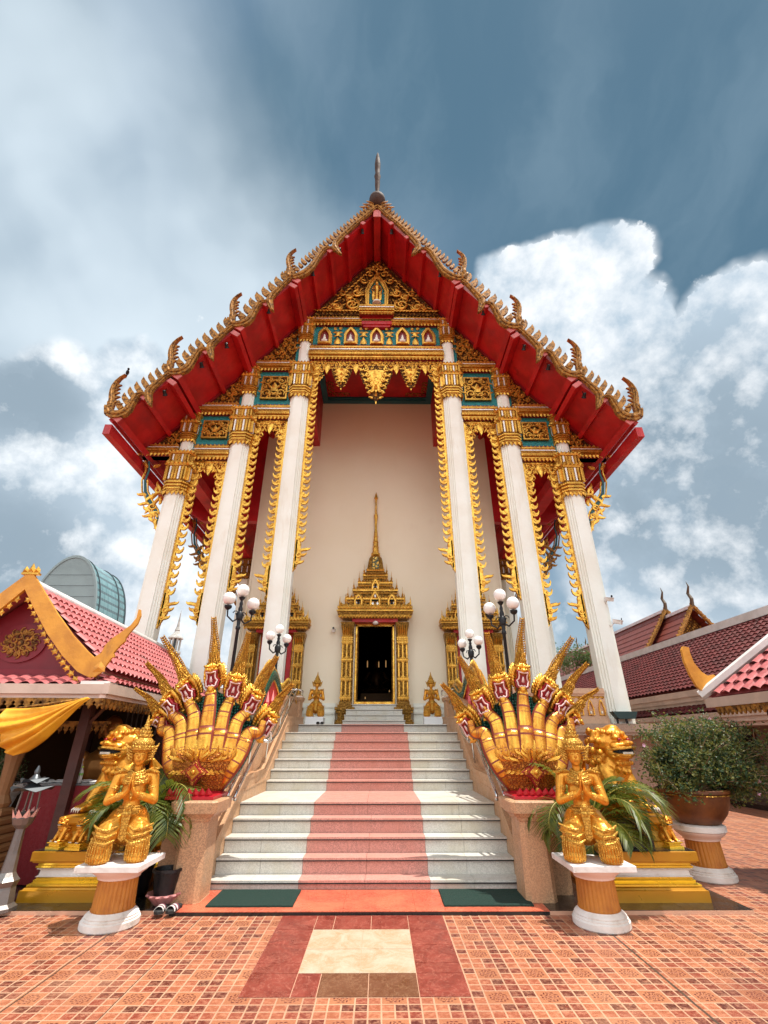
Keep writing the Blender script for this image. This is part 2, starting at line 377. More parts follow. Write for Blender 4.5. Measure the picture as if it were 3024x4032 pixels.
# marble panel let into the paving before the steps
def marble(name, c1, c2, vein, rough=.25):
    m = bpy.data.materials.new(name); m.use_nodes = True; k = NT(m.node_tree); b = k.n['Principled BSDF']
    tcx = k.node('ShaderNodeNewGeometry').outputs['Position']
    n = k.noise(tcx, 5, 9, .68, dist=.7); v = k.m('ABSOLUTE', k.m('SUBTRACT', k.noise(tcx, 8, 8, .7, dist=1.3), .5))
    c = k.mix(k.sstep(n, .32, .68), c1, c2); c = k.mix(k.sstep(v, .016, 0, 0, .65), c, vein)
    k.set(b.inputs['Base Color'], c); k.set(b.inputs['Roughness'], k.sstep(n, .3, .7, rough, rough + .25)); return m
mr = marble('red_marble', (.17, .022, .014), (.27, .05, .032), (.52, .2, .14))
mc = marble('cream_marble', (.52, .42, .31), (.40, .27, .15), (.60, .52, .41), .4)
mbn = marble('brown_marble', (.13, .045, .02), (.17, .065, .03), (.36, .2, .11))
grout = mat('pale_grout', (.62, .36, .24), .8, 0, .2, 50)
pn = MB(); s_ = .361; x0, y0 = -.805, 4.34
pn.add([(x0, y0, .001), (x0 + 4.5 * s_, y0, .001), (x0 + 4.5 * s_, 5.985, .001), (x0, 5.985, .001)], [(0, 1, 2, 3)], 3)
def tile(a, b, c_, d, m):
    e = .003; pn.box(x0 + a * s_ + e, x0 + b * s_ - e, y0 + c_ * s_ + e, min(y0 + d * s_, 5.985) - e, .0015, .005, m)
for a, b, m in ((0, 1, 0), (1, 1.5, 0), (1.5, 2.5, 2), (2.5, 3.5, 2), (3.5, 4.5, 0)): tile(a, b, 0, 1, m)
for c_, d in ((1, 1.5), (1.5, 2.5), (2.5, 3.5)): tile(0, 1, c_, d, 0); tile(3.5, 4.5, c_, d, 0)
for a, b in ((1, 2.3), (2.3, 3.5)):
    for c_, d in ((1, 2.25), (2.25, 3.5)): tile(a, b, c_, d, 1)
for a, b in ((0, 1), (1, 1.5), (1.5, 2.5), (2.5, 3.5), (3.5, 4.5)): tile(a, b, 3.5, 4.56, 0)
tag(pn.build('paved_panel', [mr, mc, mbn, grout]), kind='structure')
# black granite apron either side
ap = MB()
def apron(xa, xb, ya, yb):
    nx = max(1, round((xb - xa) / .6)); ny = max(1, round((yb - ya) / .6))
    ap.box(xa, xb, ya, yb, 0.0, .034, 1)
    for i in range(nx):
        for j in range(ny):
            e = .002; ap.box(lerp(xa, xb, i / nx) + e, lerp(xa, xb, (i + 1) / nx) - e, lerp(ya, yb, j / ny) + e, lerp(ya, yb, (j + 1) / ny) - e, .0342, .038, 0)
apron(1.92, 4.02, 5.99, 7.4); apron(-7.5, -1.96, 6.03, 7.9)
tag(ap.build('granite_apron', [st_black, grout]), kind='structure')

# ================================================================ STAIRCASE
stair = thing('staircase', 'wide white and pink granite steps climbing to the temple porch between stone cheek walls', 'staircase', (0, 6, 0))
def SB(): return MB()
def sbuild(mb, name, mats, parent=stair, **kw):
    o = mb.build(name, mats, parent, **kw); o.location = (-stair.location.x, -stair.location.y, -stair.location.z) if parent == stair else (0, 0, 0); return o
b = MB(); b.box(-1.96, 1.92, 5.995, 6.76, 0, .03, 1)
for xa, xb in ((-1.96, -1.0), (-1.0, -.2), (-.2, .55), (.55, .86), (.86, 1.92)): b.box(xa + .001, xb - .001, 5.99, 6.77, .03, .036, 0)
o = sbuild(b, 'threshold_slab', [st_red, st_black]); o['label'] = 'polished red granite strip at the foot of the steps'
HW = 1.845; PW = .775
risers = [(6.76, 0.03, .125), (7.02, .125, .29), (7.29, .29, .46), (7.57, .46, .63), (7.86, .63, .79), (9.50, .79, .95), (9.77, .95, 1.11), (10.04, 1.11, 1.27), (10.33, 1.27, 1.43), (10.64, 1.43, 1.59), (10.93, 1.59, 1.75), (12.56, 1.75, 1.95)]
rng = random.Random(3)
for i, (y, za, zb) in enumerate(risers):
    b = MB(); ye = risers[i + 1][0] if i + 1 < len(risers) else 12.75
    segs = []
    def cut(xa, xb, n, m):
        xs = [xa] + sorted(lerp(xa, xb, (q + 1) / n) + rng.uniform(-.06, .06) for q in range(n - 1)) + [xb]
        return [(xs[q], xs[q + 1], m) for q in range(n)]
    segs = cut(-HW, -PW, 2, 0) + cut(-PW, PW, 2, 1) + cut(PW, HW, 2, 0)
    for xa, xb, m in segs:
        e = .0018
        b.box(xa + e, xb - e, y, y + .04, za, zb - .026, m)                      # riser
        b.box(xa + e, xb - e, y - .028, ye + .001, zb - .022, zb, m)              # tread
    b.box(-HW, HW, y - .030, y + .03, zb - .034, zb - .0225, 2)                   # black strip standing in for the shadow line under the nosing
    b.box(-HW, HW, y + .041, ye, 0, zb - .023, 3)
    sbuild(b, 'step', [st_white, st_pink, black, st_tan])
# cheek walls: low moulded kerb beside the treads, higher wall behind it
def cheek(sg):
    def X(x): return sg * x
    kerb = [(6.72, .0), (6.72, .36), (7.95, 1.06), (9.25, 1.10), (10.95, 2.02), (13.3, 2.10), (13.3, 0)]
    wall = [(6.5, .0), (6.5, .95), (7.05, 1.0), (8.1, 1.52), (9.2, 1.98), (11.2, 2.44), (13.0, 2.52), (13.0, 0)]
    M = Matrix(((0, 1, 0, 0), (1, 0, 0, 0), (0, 0, 1, 0), (0, 0, 0, 1)))   # (x,y,z)->(y,x,z)
    def pr(mb, poly, xa, xb, m=0): mb.prism(poly, *( (xa, xb) if sg > 0 else (-xb, -xa)), mat=m, M=M)
    b = MB(); pr(b, kerb, 1.846, 1.93)
    top = kerb[1:6]
    rail_ = [(p[0], p[1] + .0) for p in top] + [(p[0], p[1] + .05) for p in top[::-1]]
    pr(b, rail_, 1.835, 1.955)
    low = [(p[0] + .05, p[1] - .11) for p in top[1:5]] + [(p[0] + .05, p[1] - .14) for p in top[1:5][::-1]]
    pr(b, low, 1.838, 1.93)
    sbuild(b, 'kerb', [st_tan])
    b = MB(); pr(b, wall, 1.956, 2.36)
    top = wall[1:7]
    cap = top + [(p[0], p[1] + .07) for p in top[::-1]]
    pr(b, cap, 1.93, 2.39)
    band = [(p[0], p[1] - .16) for p in top[1:]] + [(p[0], p[1] - .20) for p in top[1:][::-1]]
    pr(b, band, 1.945, 2.37)
    for ya, yb, zl, zh0, zh1 in ((8.25, 9.15, 1.2, 1.32, 1.68), (9.6, 11.1, 1.62, 1.86, 2.16)):
        pass
    sbuild(b, 'cheek_wall', [st_tan])
    b = MB(); cx = X(2.12)
    b.rects([(0, 1.9), (0, 2.5), (.03, 2.53), (.05, 2.60), (.02, 2.63), (0, 2.66)], .22, .22, (cx, 13.1))
    sbuild(b, 'end_post', [st_tan])
    # the square pier the serpent rears up from
    b = MB(); cx = X(1.93)
    ch = .05
    def octo(hx, hy, z, cy=6.42): return [(cx - hx + ch, cy - hy, z), (cx + hx - ch, cy - hy, z), (cx + hx, cy - hy + ch, z), (cx + hx, cy + hy, z), (cx - hx, cy + hy, z), (cx - hx, cy - hy + ch, z)]
    R = [octo(.175, .2, .038), octo(.17, .2, .04), octo(.155, .2, .77), octo(.175, .22, .775), octo(.18, .23, .81), octo(.205, .25, .815), octo(.23, .28, .85), octo(.255, .30, .855), octo(.265, .31, .96), octo(.25, .30, .975)]
    b.rings(R)
    sbuild(b, 'pier', [st_tan])
cheek(1); cheek(-1)
# steel handrails
def handrail(sg):
    b = MB(); r = .021
    for k_, dx in enumerate((1.70, 1.80)):
        x = sg * dx
        P = [(x, 6.98, .90), (x, 6.96, .95), (x, 7.02, .99), (x, 8.35, 1.72), (x, 8.45, 1.74)]
        b.sweep(P, r, 10)
        P = [(x, 8.75, 1.58), (x, 8.85, 1.60), (x, 9.3, 1.70), (x, 11.05, 2.60), (x, 11.3, 2.64)]
        b.sweep(P, r, 10)
    for y, z in ((6.98, .92), (8.45, 1.74), (8.75, 1.58), (11.3, 2.64)):
        b.sweep([(sg * 1.70, y, z), (sg * 1.90, y, z)], .02, 8)
    for y, z, z0 in ((7.3, 1.13, .55), (8.2, 1.62, 1.06), (9.4, 1.74, 1.15), (10.4, 2.24, 1.7), (11.2, 2.60, 2.0)):
        b.sweep([(sg * 1.80, y, z), (sg * 1.87, y, z - .06), (sg * 1.90, y, z0)], .016, 8)
    b.sweep([(sg * 1.70, 8.45, 1.74), (sg * 1.66, 8.56, 1.72), (sg * 1.66, 8.62, 1.62), (sg * 1.70, 8.72, 1.58)], .016, 8)
    b.sweep([(sg * 1.70, 11.3, 2.64), (sg * 1.62, 11.42, 2.62), (sg * 1.62, 11.44, 2.5), (sg * 1.80, 11.3, 2.5)], .016, 8)
    sbuild(b, 'handrail', [steel], smooth=True)
handrail(1); handrail(-1)
# mats
mg = mat('green_coir', (.012, .055, .04), .95, 0, 1.0, 240, .4, 60)
def door_mat(x0, x1, y0, y1, lab):
    b = MB(); n = 22
    cx, cy = (x0 + x1) / 2, (y0 + y1) / 2; rr_ = random.Random(int(x0 * 10))
    def el(t_): return rr_.uniform(-.004, .004)
    bot = []
    for i in range(n): bot.append((lerp(x0, x1, i / n) - cx, y0 - cy + el(i)))
    for i in range(6): bot.append((x1 - cx + el(i), lerp(y0, y1, i / 6) - cy))
    for i in range(n): bot.append((lerp(x1, x0, i / n) - cx, y1 - cy + el(i)))
    for i in range(6): bot.append((x0 - cx + el(i), lerp(y1, y0, i / 6) - cy))
    b.rings([[(x, y, 0) for x, y in bot], [(x, y, .012) for x, y in bot], [(x * .99, y * .98, .016) for x, y in bot]])
    o = b.build('door_mat', [mg]); o.location = (cx, cy, .037); return tag(o, lab, 'mat', 'green mats before the steps')
door_mat(-1.64, -.73, 6.12, 6.70, 'flat green coir mat at the foot of the steps, on the side of the sandals')
door_mat(.86, 1.80, 6.12, 6.70, 'green coir mat half in shade beside the pier of the right-hand serpent')
# ================================================================ ornament helpers
def tooth(mb, p, al, ou, up, w, h, t_, m=0):
    p, al, ou, up = Vector(p), Vector(al), Vector(ou), Vector(up)
    v = [p - al * w / 2, p + al * w / 2, p + al * w * .46 + up * h * .45, p + up * h + ou * t_ * .3, p - al * w * .46 + up * h * .45, p + up * h * .38 + ou * t_]
    mb.add(v, [(0, 1, 5), (1, 2, 5), (2, 3, 5), (3, 4, 5), (4, 0, 5)], m)
def teeth_x(mb, x0, x1, y, z, sgn, w, h, t_, m=0):
    n = max(1, int(round(abs(x1 - x0) / w)))
    for i in range(n): tooth(mb, (lerp(x0, x1, (i + .5) / n), y, z), (1, 0, 0), (0, -1, 0), (0, 0, sgn), abs(x1 - x0) / n * .96, h, t_, m)
def teeth_y(mb, y0, y1, x, sx, z, sgn, w, h, t_, m=0):
    n = max(1, int(round(abs(y1 - y0) / w)))
    for i in range(n): tooth(mb, (x, lerp(y0, y1, (i + .5) / n), z), (0, 1, 0), (sx, 0, 0), (0, 0, sgn), abs(y1 - y0) / n * .96, h, t_, m)
def curl(mb, cx, cz, r, a0, sg, y, w, m=0, turns=1.35, n=5, N=13, dy=.0):
    P, R = [], []
    for i in range(N):
        q = i / (N - 1); rr = r * (1 - q) ** .85 + r * .08; a = a0 + sg * q * turns * 2 * pi
        P.append((cx + rr * cos(a), y - dy * q, cz + rr * sin(a))); R.append(w * (.45 + .75 * sin(pi * min(1, q * 1.15)) ** .7) * (1 - .35 * q))
    mb.sweep(P, R, n, m, up=(0, 1, 0))
    mb.ell((cx, y - w * .4, cz), (w * .9, w * .8, w * .9), m, nu=6, nv=4)
def flame(mb, x, z, L, a, sg, y, w, m=0, n=5, N=8):
    """kranok leaf: swells then flicks over to a point"""
    P, R = [], []; px, pz, aa = x, z, a
    for i in range(N):
        q = i / (N - 1); P.append((px, y, pz)); R.append(max(w * sin(pi * (q * .86 + .14)) ** .8, .002))
        px += cos(aa) * L / N; pz += sin(aa) * L / N; aa += sg * (1.9 * (q ** 1.2) - .55) * 7 / N * .9
    mb.sweep(P, R, n, m, up=(0, 1, 0), flat=.7)
def motif(mb, x, z, r, a, sg, y, w, m=0):
    curl(mb, x, z, r, a, sg, y, w, m)
    flame(mb, x + r * cos(a + sg * .6), z + r * sin(a + sg * .6), r * 1.9, a + sg * 1.7, sg, y - .01, w * .9, m)
    flame(mb, x + r * .9 * cos(a - sg * 1.4), z + r * .9 * sin(a - sg * 1.4), r * 1.5, a - sg * .9, -sg, y - .005, w * .8, m)
def fill(mb, inside, x0, x1, z0, z1, step, r, y, w, m=0, mirror=True, seed=1):
    rg = random.Random(seed); row = 0; z = z0 + step * .5
    while z < z1:
        x = x0 + step * (.5 if row % 2 else .02)
        while x < x1:
            xx, zz = x + rg.uniform(-.12, .12) * step, z + rg.uniform(-.12, .12) * step
            if inside(xx, zz):
                sg = 1 if (row + int(x / step)) % 2 else -1; a = rg.uniform(.6, 2.4); k_ = rg.uniform(.8, 1.15)
                motif(mb, xx, zz, r * k_, a, sg, y, w * k_, m)
                if mirror: motif(mb, -xx, zz, r * k_, pi - a, -sg, y, w * k_, m)
            x += step
        z += step * .88; row += 1
def redent(hw, cx, cy, z, s=.05):
    q = [(hw, hw - 3 * s), (hw - s, hw - 3 * s), (hw - s, hw - 2 * s), (hw - 2 * s, hw - 2 * s), (hw - 2 * s, hw - s), (hw - 3 * s, hw - s), (hw - 3 * s, hw)]
    pts = []
    for k in range(4):
        for (a, b) in q:
            for _ in range(k): a, b = -b, a
            pts.append((cx + a, cy + b, z))
    return pts
def shaft(mb, cx, cy, z0, z1, hw, m=0, s=.05):
    mb.rings([redent(hw, cx, cy, z0, s), redent(hw, cx, cy, z1, s)], m)
def capital(mb, cx, cy, z0, z1, hw, s=.045):
    H = z1 - z0
    def ring(t0, t1, o0, o1, m): mb.rings([redent(hw + o0, cx, cy, z0 + t0 * H, s), redent(hw + o1, cx, cy, z0 + t1 * H, s)], m)
    def four(t, sgn, o, w, h, tt, m=1):
        a = hw + o; z = z0 + t * H
        teeth_x(mb, cx - a, cx + a, cy - a, z, sgn, w, h, tt, m)
        for sx in (-1, 1): teeth_y(mb, cy - a, cy + a, cx + sx * a, sx, z, sgn, w, h, tt, m)
    four(.07, -1, .03, .13, .15 * H / 1.4, .04)
    for t0, t1, o in ((.05, .10, .035), (.10, .13, .06), (.13, .17, .03), (.17, .20, .065), (.20, .24, .03), (.24, .27, .075), (.27, .30, .045)): ring(t0, t1, o, o, 0 if o < .05 else 1)
    ring(.30, .62, .02, .07, 0)
    n = 7
    for k in range(n):
        u = (k + .5) / n * 2 - 1; mm = 2 if k % 3 == 1 else 1; dz0, dz1 = z0 + .31 * H, z0 + .60 * H; wv = .022
        for (ax, ay, bx, by) in ((u, -1, 0, 1), (-1, u, 1, 0), (1, u, 1, 0)):
            a0_, a1_ = hw + .025, hw + .075
            if bx == 0: mb.box(cx + u * a0_ - wv, cx + u * a0_ + wv, cy - a1_ - .012, cy - a0_ + .03, dz0, dz1, mm)
            else: mb.box(cx + ax * (a0_ - .03) if ax > 0 else cx - a1_ - .012, cx + a1_ + .012 if ax > 0 else cx - a0_ + .03, cy + u * a0_ - wv, cy + u * a0_ + wv, dz0, dz1, mm)
    ring(.62, .64, .10, .11, 1)
    four(.63, 1, .08, .12, .17 * H / 1.4, .07); four(.66, 1, .05, .12, .13 * H / 1.4, .05)
    ring(.64, .90, .03, .07, 0)
    for k in range(n):
        u = (k + .5) / n * 2 - 1; mm = 2 if k % 3 == 1 else 1; wv = .02; a1_ = hw + .085
        mb.box(cx + u * (hw + .03) - wv, cx + u * (hw + .03) + wv, cy - a1_, cy - hw, z0 + .70 * H, z0 + .88 * H, mm)
    ring(.90, .93, .10, .12, 1)
    four(.92, 1, .10, .11, .10 * H / 1.4, .05)
    ring(.93, 1.0, .04, .02, 0)
def cornice(mb, x0, x1, yf, z0, z1, tops=True, drops=True, yb=12.6):
    """stack of gilt mouldings; materials 0 fine, 1 smooth, 2 mirror, 3 dark"""
    H = z1 - z0
    for a, b, o, m in ((0, .10, .06, 3), (.10, .16, .16, 1), (.16, .24, .13, 0), (.24, .40, .20, 1), (.40, .44, .22, 0), (.44, .50, .17, 3), (.50, .62, .12, 0), (.62, .68, .15, 2), (.68, .78, .11, 0), (.78, .86, .14, 1), (.86, 1.0, .08, 3)):
        mb.box(x0 - o * .2, x1 + o * .2, yf - o, yb, z0 + a * H, z0 + b * H - .0005, m)
    n = int((x1 - x0) / .055)
    for i in range(n):
        x = lerp(x0, x1, (i + .5) / n); mb.box(x - .015, x + .015, yf - .215, yf - .19, z0 + .26 * H, z0 + .32 * H, 0)
    if drops: teeth_x(mb, x0, x1, yf - .13, z0 + .14 * H, -1, .125, .14, .05, 1)
    if tops: teeth_x(mb, x0, x1, yf - .10, z0 + .72 * H, 1, .135, .17, .045, 1)
def arch_poly(cx, z0, w, h, sh=.62):
    """pointed arch outline"""
    return [(cx - w, z0), (cx + w, z0), (cx + w, z0 + h * sh * .9), (cx + w * .72, z0 + h * (sh + .12)), (cx + w * .35, z0 + h * .88), (cx, z0 + h), (cx - w * .35, z0 + h * .88), (cx - w * .72, z0 + h * (sh + .12)), (cx - w, z0 + h * sh * .9)]
def framed_arch(mb, cx, z0, w, h, y, t_, mf, mi, sh=.62, fl=True):
    P = arch_poly(cx, z0, w, h, sh); q = arch_poly(cx, z0 + t_ * .5, w - t_, h - t_ * 1.9, sh)
    n = len(P); vs = [(x, y - .05, z) for x, z in P] + [(x, y - .05, z) for x, z in q] + [(x, y + .02, z) for x, z in P] + [(x, y + .04, z) for x, z in q]
    fs = []; ms = []
    for i in range(n):
        j = (i + 1) % n
        fs += [(i, j, n + j, n + i), (i, 2 * n + i, 2 * n + j, j), (n + i, n + j, 3 * n + j, 3 * n + i)]; ms += [mf, mf, mf]
    fs.append(tuple(range(3 * n, 4 * n))); ms.append(mi)
    mb.add(vs, fs, ms)
    if fl:
        for i in range(2, n - 0):
            a = P[i - 1]; c = P[i % n]
            if a[1] < z0 + .05 and c[1] < z0 + .05: continue
            mx, mz = (a[0] + c[0]) / 2, (a[1] + c[1]) / 2; d = Vector((c[0] - a[0], 0, c[1] - a[1]))
            if d.length < .02: continue
            nn = Vector((d.z, 0, -d.x)).normalized(); k_ = max(1, int(d.length / .07))
            for s_i in range(k_):
                qx, qz = lerp(a[0], c[0], (s_i + .5) / k_), lerp(a[1], c[1], (s_i + .5) / k_)
                tooth(mb, (qx, y - .02, qz), d.normalized(), (0, -1, 0), (nn * 1.0 + Vector((0, 0, .5))).normalized(), d.length / k_, .06, .02, mf)
# ================================================================ TEMPLE
YC = 12.4
temple = thing('temple', 'white columned temple hall with red roof eaves and a carved gold gable above the steps', 'temple', (0, YC, 1.75))
TL = Vector(temple.location)
def tb(mb, name, mats, parent=None, **kw):
    o = mb.build(name, mats, parent or temple, **kw)
    if parent is None: o.location = -TL
    return o
GM = [goldfine, gold, whitem, darkred]
# terrace
b = MB()
def ledge(x0, x1, y0, y1):
    b.box(x0, x1, y0, y1, 1.76, 1.92, 0); b.box(x0 + .03, x1 - .03, y0 + .03, y1, 1.7, 1.76, 0); b.box(x0 + .02, x1 - .02, y0 + .02, y1 - .0, 1.92, 1.95, 0)
ledge(-8.1, -2.38, 11.95, 34); ledge(2.38, 8.1, 11.95, 34); b.box(-2.38, 2.38, 12.76, 34, 1.7, 1.949, 0)
tb(b, 'terrace_slab', [granite('terrace_stone', (.42, .30, .22), .3, 80, .55)])
b = MB()
for x0, x1 in ((-7.5, -2.4), (2.4, 7.5)):
    b.box(x0, x1, 12.5, 33, 0, 1.70, 0); b.box(x0 - .06, x1 + .06, 12.42, 33.1, 0, .25, 0); b.box(x0 - .03, x1 + .03, 12.46, 33.05, .25, .34, 0); b.box(x0 - .05, x1 + .05, 12.44, 33.05, 1.5, 1.70, 0)
    for k in range(5):
        xx = lerp(x0 + .3, x1 - .3, k / 4); b.box(xx - .1, xx + .1, 12.2, 12.5, 1.15, 1.70, 0); b.prism([(12.05, 1.70), (12.5, 1.70), (12.5, 1.0)], xx - .09, xx + .09, 0, M=Matrix(((0, 1, 0, 0), (1, 0, 0, 0), (0, 0, 1, 0), (0, 0, 0, 1))))
tb(b, 'terrace_base', [mat('terrace_base_paint', (.40, .27, .20), .7, 0, .2, 20, .2, 2)])
# floor paving inside the porch, base mouldings of the hall
b = MB(); b.box(-2.4, 2.4, 12.77, 16.0, 1.9492, 1.955, 0); b.box(-PW, PW, 12.77, 15.0, 1.9552, 1.958, 1)
tb(b, 'porch_floor', [st_white, st_pink])
# columns
CX = {'inner': 2.61, 'mid': 4.37, 'outer': 6.09}
spec = {'inner': (1.95, 12.0, 13.52, 14.64, 15.84), 'mid': (1.95, 10.05, 11.54, 12.18, 13.36), 'outer': (1.95, 8.22, 9.77, 10.20, 11.32)}
for kx, (za, zb, zc, zd, ze) in spec.items():
    for sg in (-1, 1):
        x = CX[kx] * sg
        b = MB(); shaft(b, x, YC, za, zb + .05, .30); b.rings([redent(.33, x, YC, za), redent(.33, x, YC, za + .12), redent(.305, x, YC, za + .16)])
        co = tb(b, 'column', [white])
        b = MB(); capital(b, x, YC, zb, zc, .30); tb(b, 'capital', GM, co)
        b = MB(); shaft(b, x, YC, zc, zd + .03, .20, s=.035); tb(b, 'short_post', [white])
        b = MB(); capital(b, x, YC, zd, ze, .20, s=.035); tb(b, 'upper_capital', GM)
# soffit line of the gable and roof
SOF = [(0, 19.75), (2.88, 15.66), (4.50, 13.38), (6.08, 11.36), (7.46, 9.78)]
def sofz(x):
    x = abs(x)
    for (a, za), (c, zc) in zip(SOF, SOF[1:]):
        if x <= c: return lerp(za, zc, (x - a) / (c - a))
    return SOF[-1][1]
# gable wall behind the ornament
b = MB()
def strip(xa, xb, zb_):
    for sg in (-1, 1):
        pts = [(sg * xa, zb_), (sg * xb, zb_), (sg * xb, max(zb_ + .02, sofz(xb) - .02)), (sg * xa, sofz(xa) - .02)]
        b.prism(pts, 12.36, 12.60, 0)
strip(0.0, 2.45, 13.86); strip(2.45, 2.9, 12.0); strip(2.9, 4.2, 11.2); strip(4.2, 4.54, 10.1); strip(4.54, 5.9, 9.6); strip(5.9, 6.2, 9.6); strip(6.2, 7.5, 9.72)
tb(b, 'gable_wall', [teal])
# tympanum
b = MB(); b.prism([(-2.42, 16.12), (2.42, 16.12), (0, 19.52)], 12.28, 12.355, 0)
tb(b, 'tympanum_board', [relief('tympanum_relief', 6.5, (.50, .24, .04), (.03, .006, .005), .05, dark=3.2)])
b = MB()
def ins(x, z): return x > .02 and z > 16.28 and z < 19.30 - (x + .10) * 1.41 and not (x < .50 and z < 18.0)
fill(b, ins, .12, 2.6, 16.25, 19.4, .42, .15, 12.20, .036, 0, True, 5)
for sg in (-1, 1):   # large sweeping scrolls
    for (x, z, r, a) in ((.95, 16.62, .27, 2.2), (1.55, 16.50, .19, 2.0), (.78, 17.25, .19, 2.6), (1.1, 17.05, .15, 1.4)):
        P = []; 
        curl(b, sg * x, z, r, a if sg > 0 else pi - a, sg, 12.20, .055, 0, 1.6, 6, 20)
    for k in range(15):
        q = k / 14; flame(b, sg * (.5 + 1.75 * q), 16.2 + .05, .26, radians(60) if sg > 0 else radians(120), sg, 12.22, .04, 0)
        zz_ = lerp(16.5, 18.9, q); xx_ = (19.35 - zz_) / 1.41 - .12; flame(b, sg * xx_, zz_ - .1, .28, radians(110) if sg > 0 else radians(70), -sg, 12.22, .045, 0)
for k in range(5): flame(b, 0, 18.25 + k * .16, .3, pi / 2, (-1) ** k, 12.18, .06)
tb(b, 'tympanum_carving', [gold], smooth=True)
b = MB(); framed_arch(b, 0, 16.42, .40, 1.75, 12.18, .10, 0, 1, .6)
P = [(-.40, 12.14, 16.5), (-.43, 12.14, 17.3), (-.30, 12.14, 17.75), (-.1, 12.14, 18.1), (0, 12.14, 18.4)]
for sg in (-1, 1): b.sweep([(sg * x, y, z) for x, y, z in P], [.05, .05, .05, .05, .02], 6, 0)
niche_o = tb(b, 'figure_niche', [gold, teal])
b = MB()   # standing figure in the niche
b.lathe([(.02, 16.52), (.17, 16.53), (.17, 16.60), (.13, 16.64)], 10, (0, 12.1, 0), 1)
b.lathe([(.085, 16.64), (.11, 16.70), (.10, 17.0), (.095, 17.2), (.125, 17.42), (.14, 17.52), (.06, 17.60), (.045, 17.64)], 10, (0, 12.1, 0), 0, sy=.7)
b.ell((0, 12.1, 17.71), (.065, .065, .085), 0); b.lathe([(.03, 17.78), (.03, 17.82), (.005, 17.9)], 8, (0, 12.1, 0), 0)
for sg in (-1, 1):
    b.sweep([(sg * .13, 12.1, 17.5), (sg * .19, 12.07, 17.28), (sg * .16, 12.0, 17.12)], [.035, .03, .022], 6)
    b.prism([(sg * .10, 17.2), (sg * .20, 17.25), (sg * .17, 16.75), (sg * .09, 16.7)], 12.08, 12.11, 0)
    b.sweep([(sg * .04, 12.05, 16.62), (sg * .04, 11.98, 16.61)], .025, 6)
tb(b, 'standing_figure', [goldb, white], niche_o, smooth=True, angle=50)
# rake trims
b = MB()
for sg in (-1, 1):
    for (xa, za), (xb, zb) in zip(SOF, SOF[1:]):
        M = None
        p = [(sg * xa, za - .02), (sg * xb, zb - .02), (sg * xb, zb - .12), (sg * xa, za - .12)]
        b.prism(p, 12.24, 12.36, 0)
tb(b, 'rake_trim', [darkred])
# cornices
def corn(name, x0, x1, z0, z1, yf=12.36, mir=True, **kw):
    for sg in ((-1, 1) if mir else (1,)):
        b = MB(); a, c = (x0, x1) if sg > 0 else (-x1, -x0); cornice(b, a, c, yf, z0, z1, **kw); tb(b, name, GM)
corn('cornice', -2.40, 2.40, 15.57, 16.02, mir=False)
b = MB(); cornice(b, -.62, .62, 12.12, 15.86, 16.42); tb(b, 'niche_bracket', GM)
b = MB(); b.box(-.56, .56, 12.16, 12.4, 15.52, 15.9); b.box(-.50, .50, 12.20, 12.4, 15.42, 15.52); tb(b, 'bracket_base', [red])
corn('cornice', -2.40, 2.40, 13.82, 14.56, mir=False)
corn('cornice', 2.90, 4.22, 13.30, 13.80); corn('cornice', 2.92, 4.06, 11.16, 11.78)
corn('cornice', 4.66, 5.98, 11.33, 11.87); corn('cornice', 4.70, 5.78, 9.56, 10.13)
corn('cornice', 6.34, 7.55, 9.72, 10.14)
# niche band
for k in range(5):
    x = (k - 2) * .96; b = MB(); framed_arch(b, x, 14.58, .235, .86, 12.28, .075, 0, 1)
    b.box(x - .20, x + .20, 12.2, 12.34, 14.60, 14.66, 0)
    o = tb(b, 'niche', [gold, darkred])
    b = MB(); yy = 12.24   # tiny seated figure
    b.lathe([(.11, 14.66), (.12, 14.70), (.10, 14.73)], 8, (x, yy, 0)); b.ell((x, yy, 14.77), (.12, .06, .04)); b.ell((x, yy, 14.86), (.06, .045, .10)); b.ell((x, yy, 14.99), (.035, .035, .045)); b.lathe([(.015, 15.02), (.003, 15.08)], 6, (x, yy, 0))
    tb(b, 'seated_figure', [white], o, smooth=True)
for k in range(-2, 4):
    x = (k - .5) * .96; b = MB()
    if abs(x) > 2.3: continue
    for sg in (-1, 1):
        flame(b, x, 15.18, .24, radians(90 - sg * 60), sg, 12.27, .04); flame(b, x, 15.02, .2, radians(90 - sg * 75), sg, 12.27, .035)
        flame(b, x + sg * .07, 14.60, .22, radians(90 - sg * 20), -sg, 12.27, .045); curl(b, x + sg * .1, 15.38, .06, 0, sg, 12.27, .022)
    tooth(b, (x, 12.27, 14.6), (1, 0, 0), (0, -1, 0), (0, 0, 1), .24, .34, .07); tooth(b, (x, 12.27, 15.22), (1, 0, 0), (0, -1, 0), (0, 0, -1), .2, .24, .07)
    tb(b, 'niche_band_ornament', [gold], smooth=True)
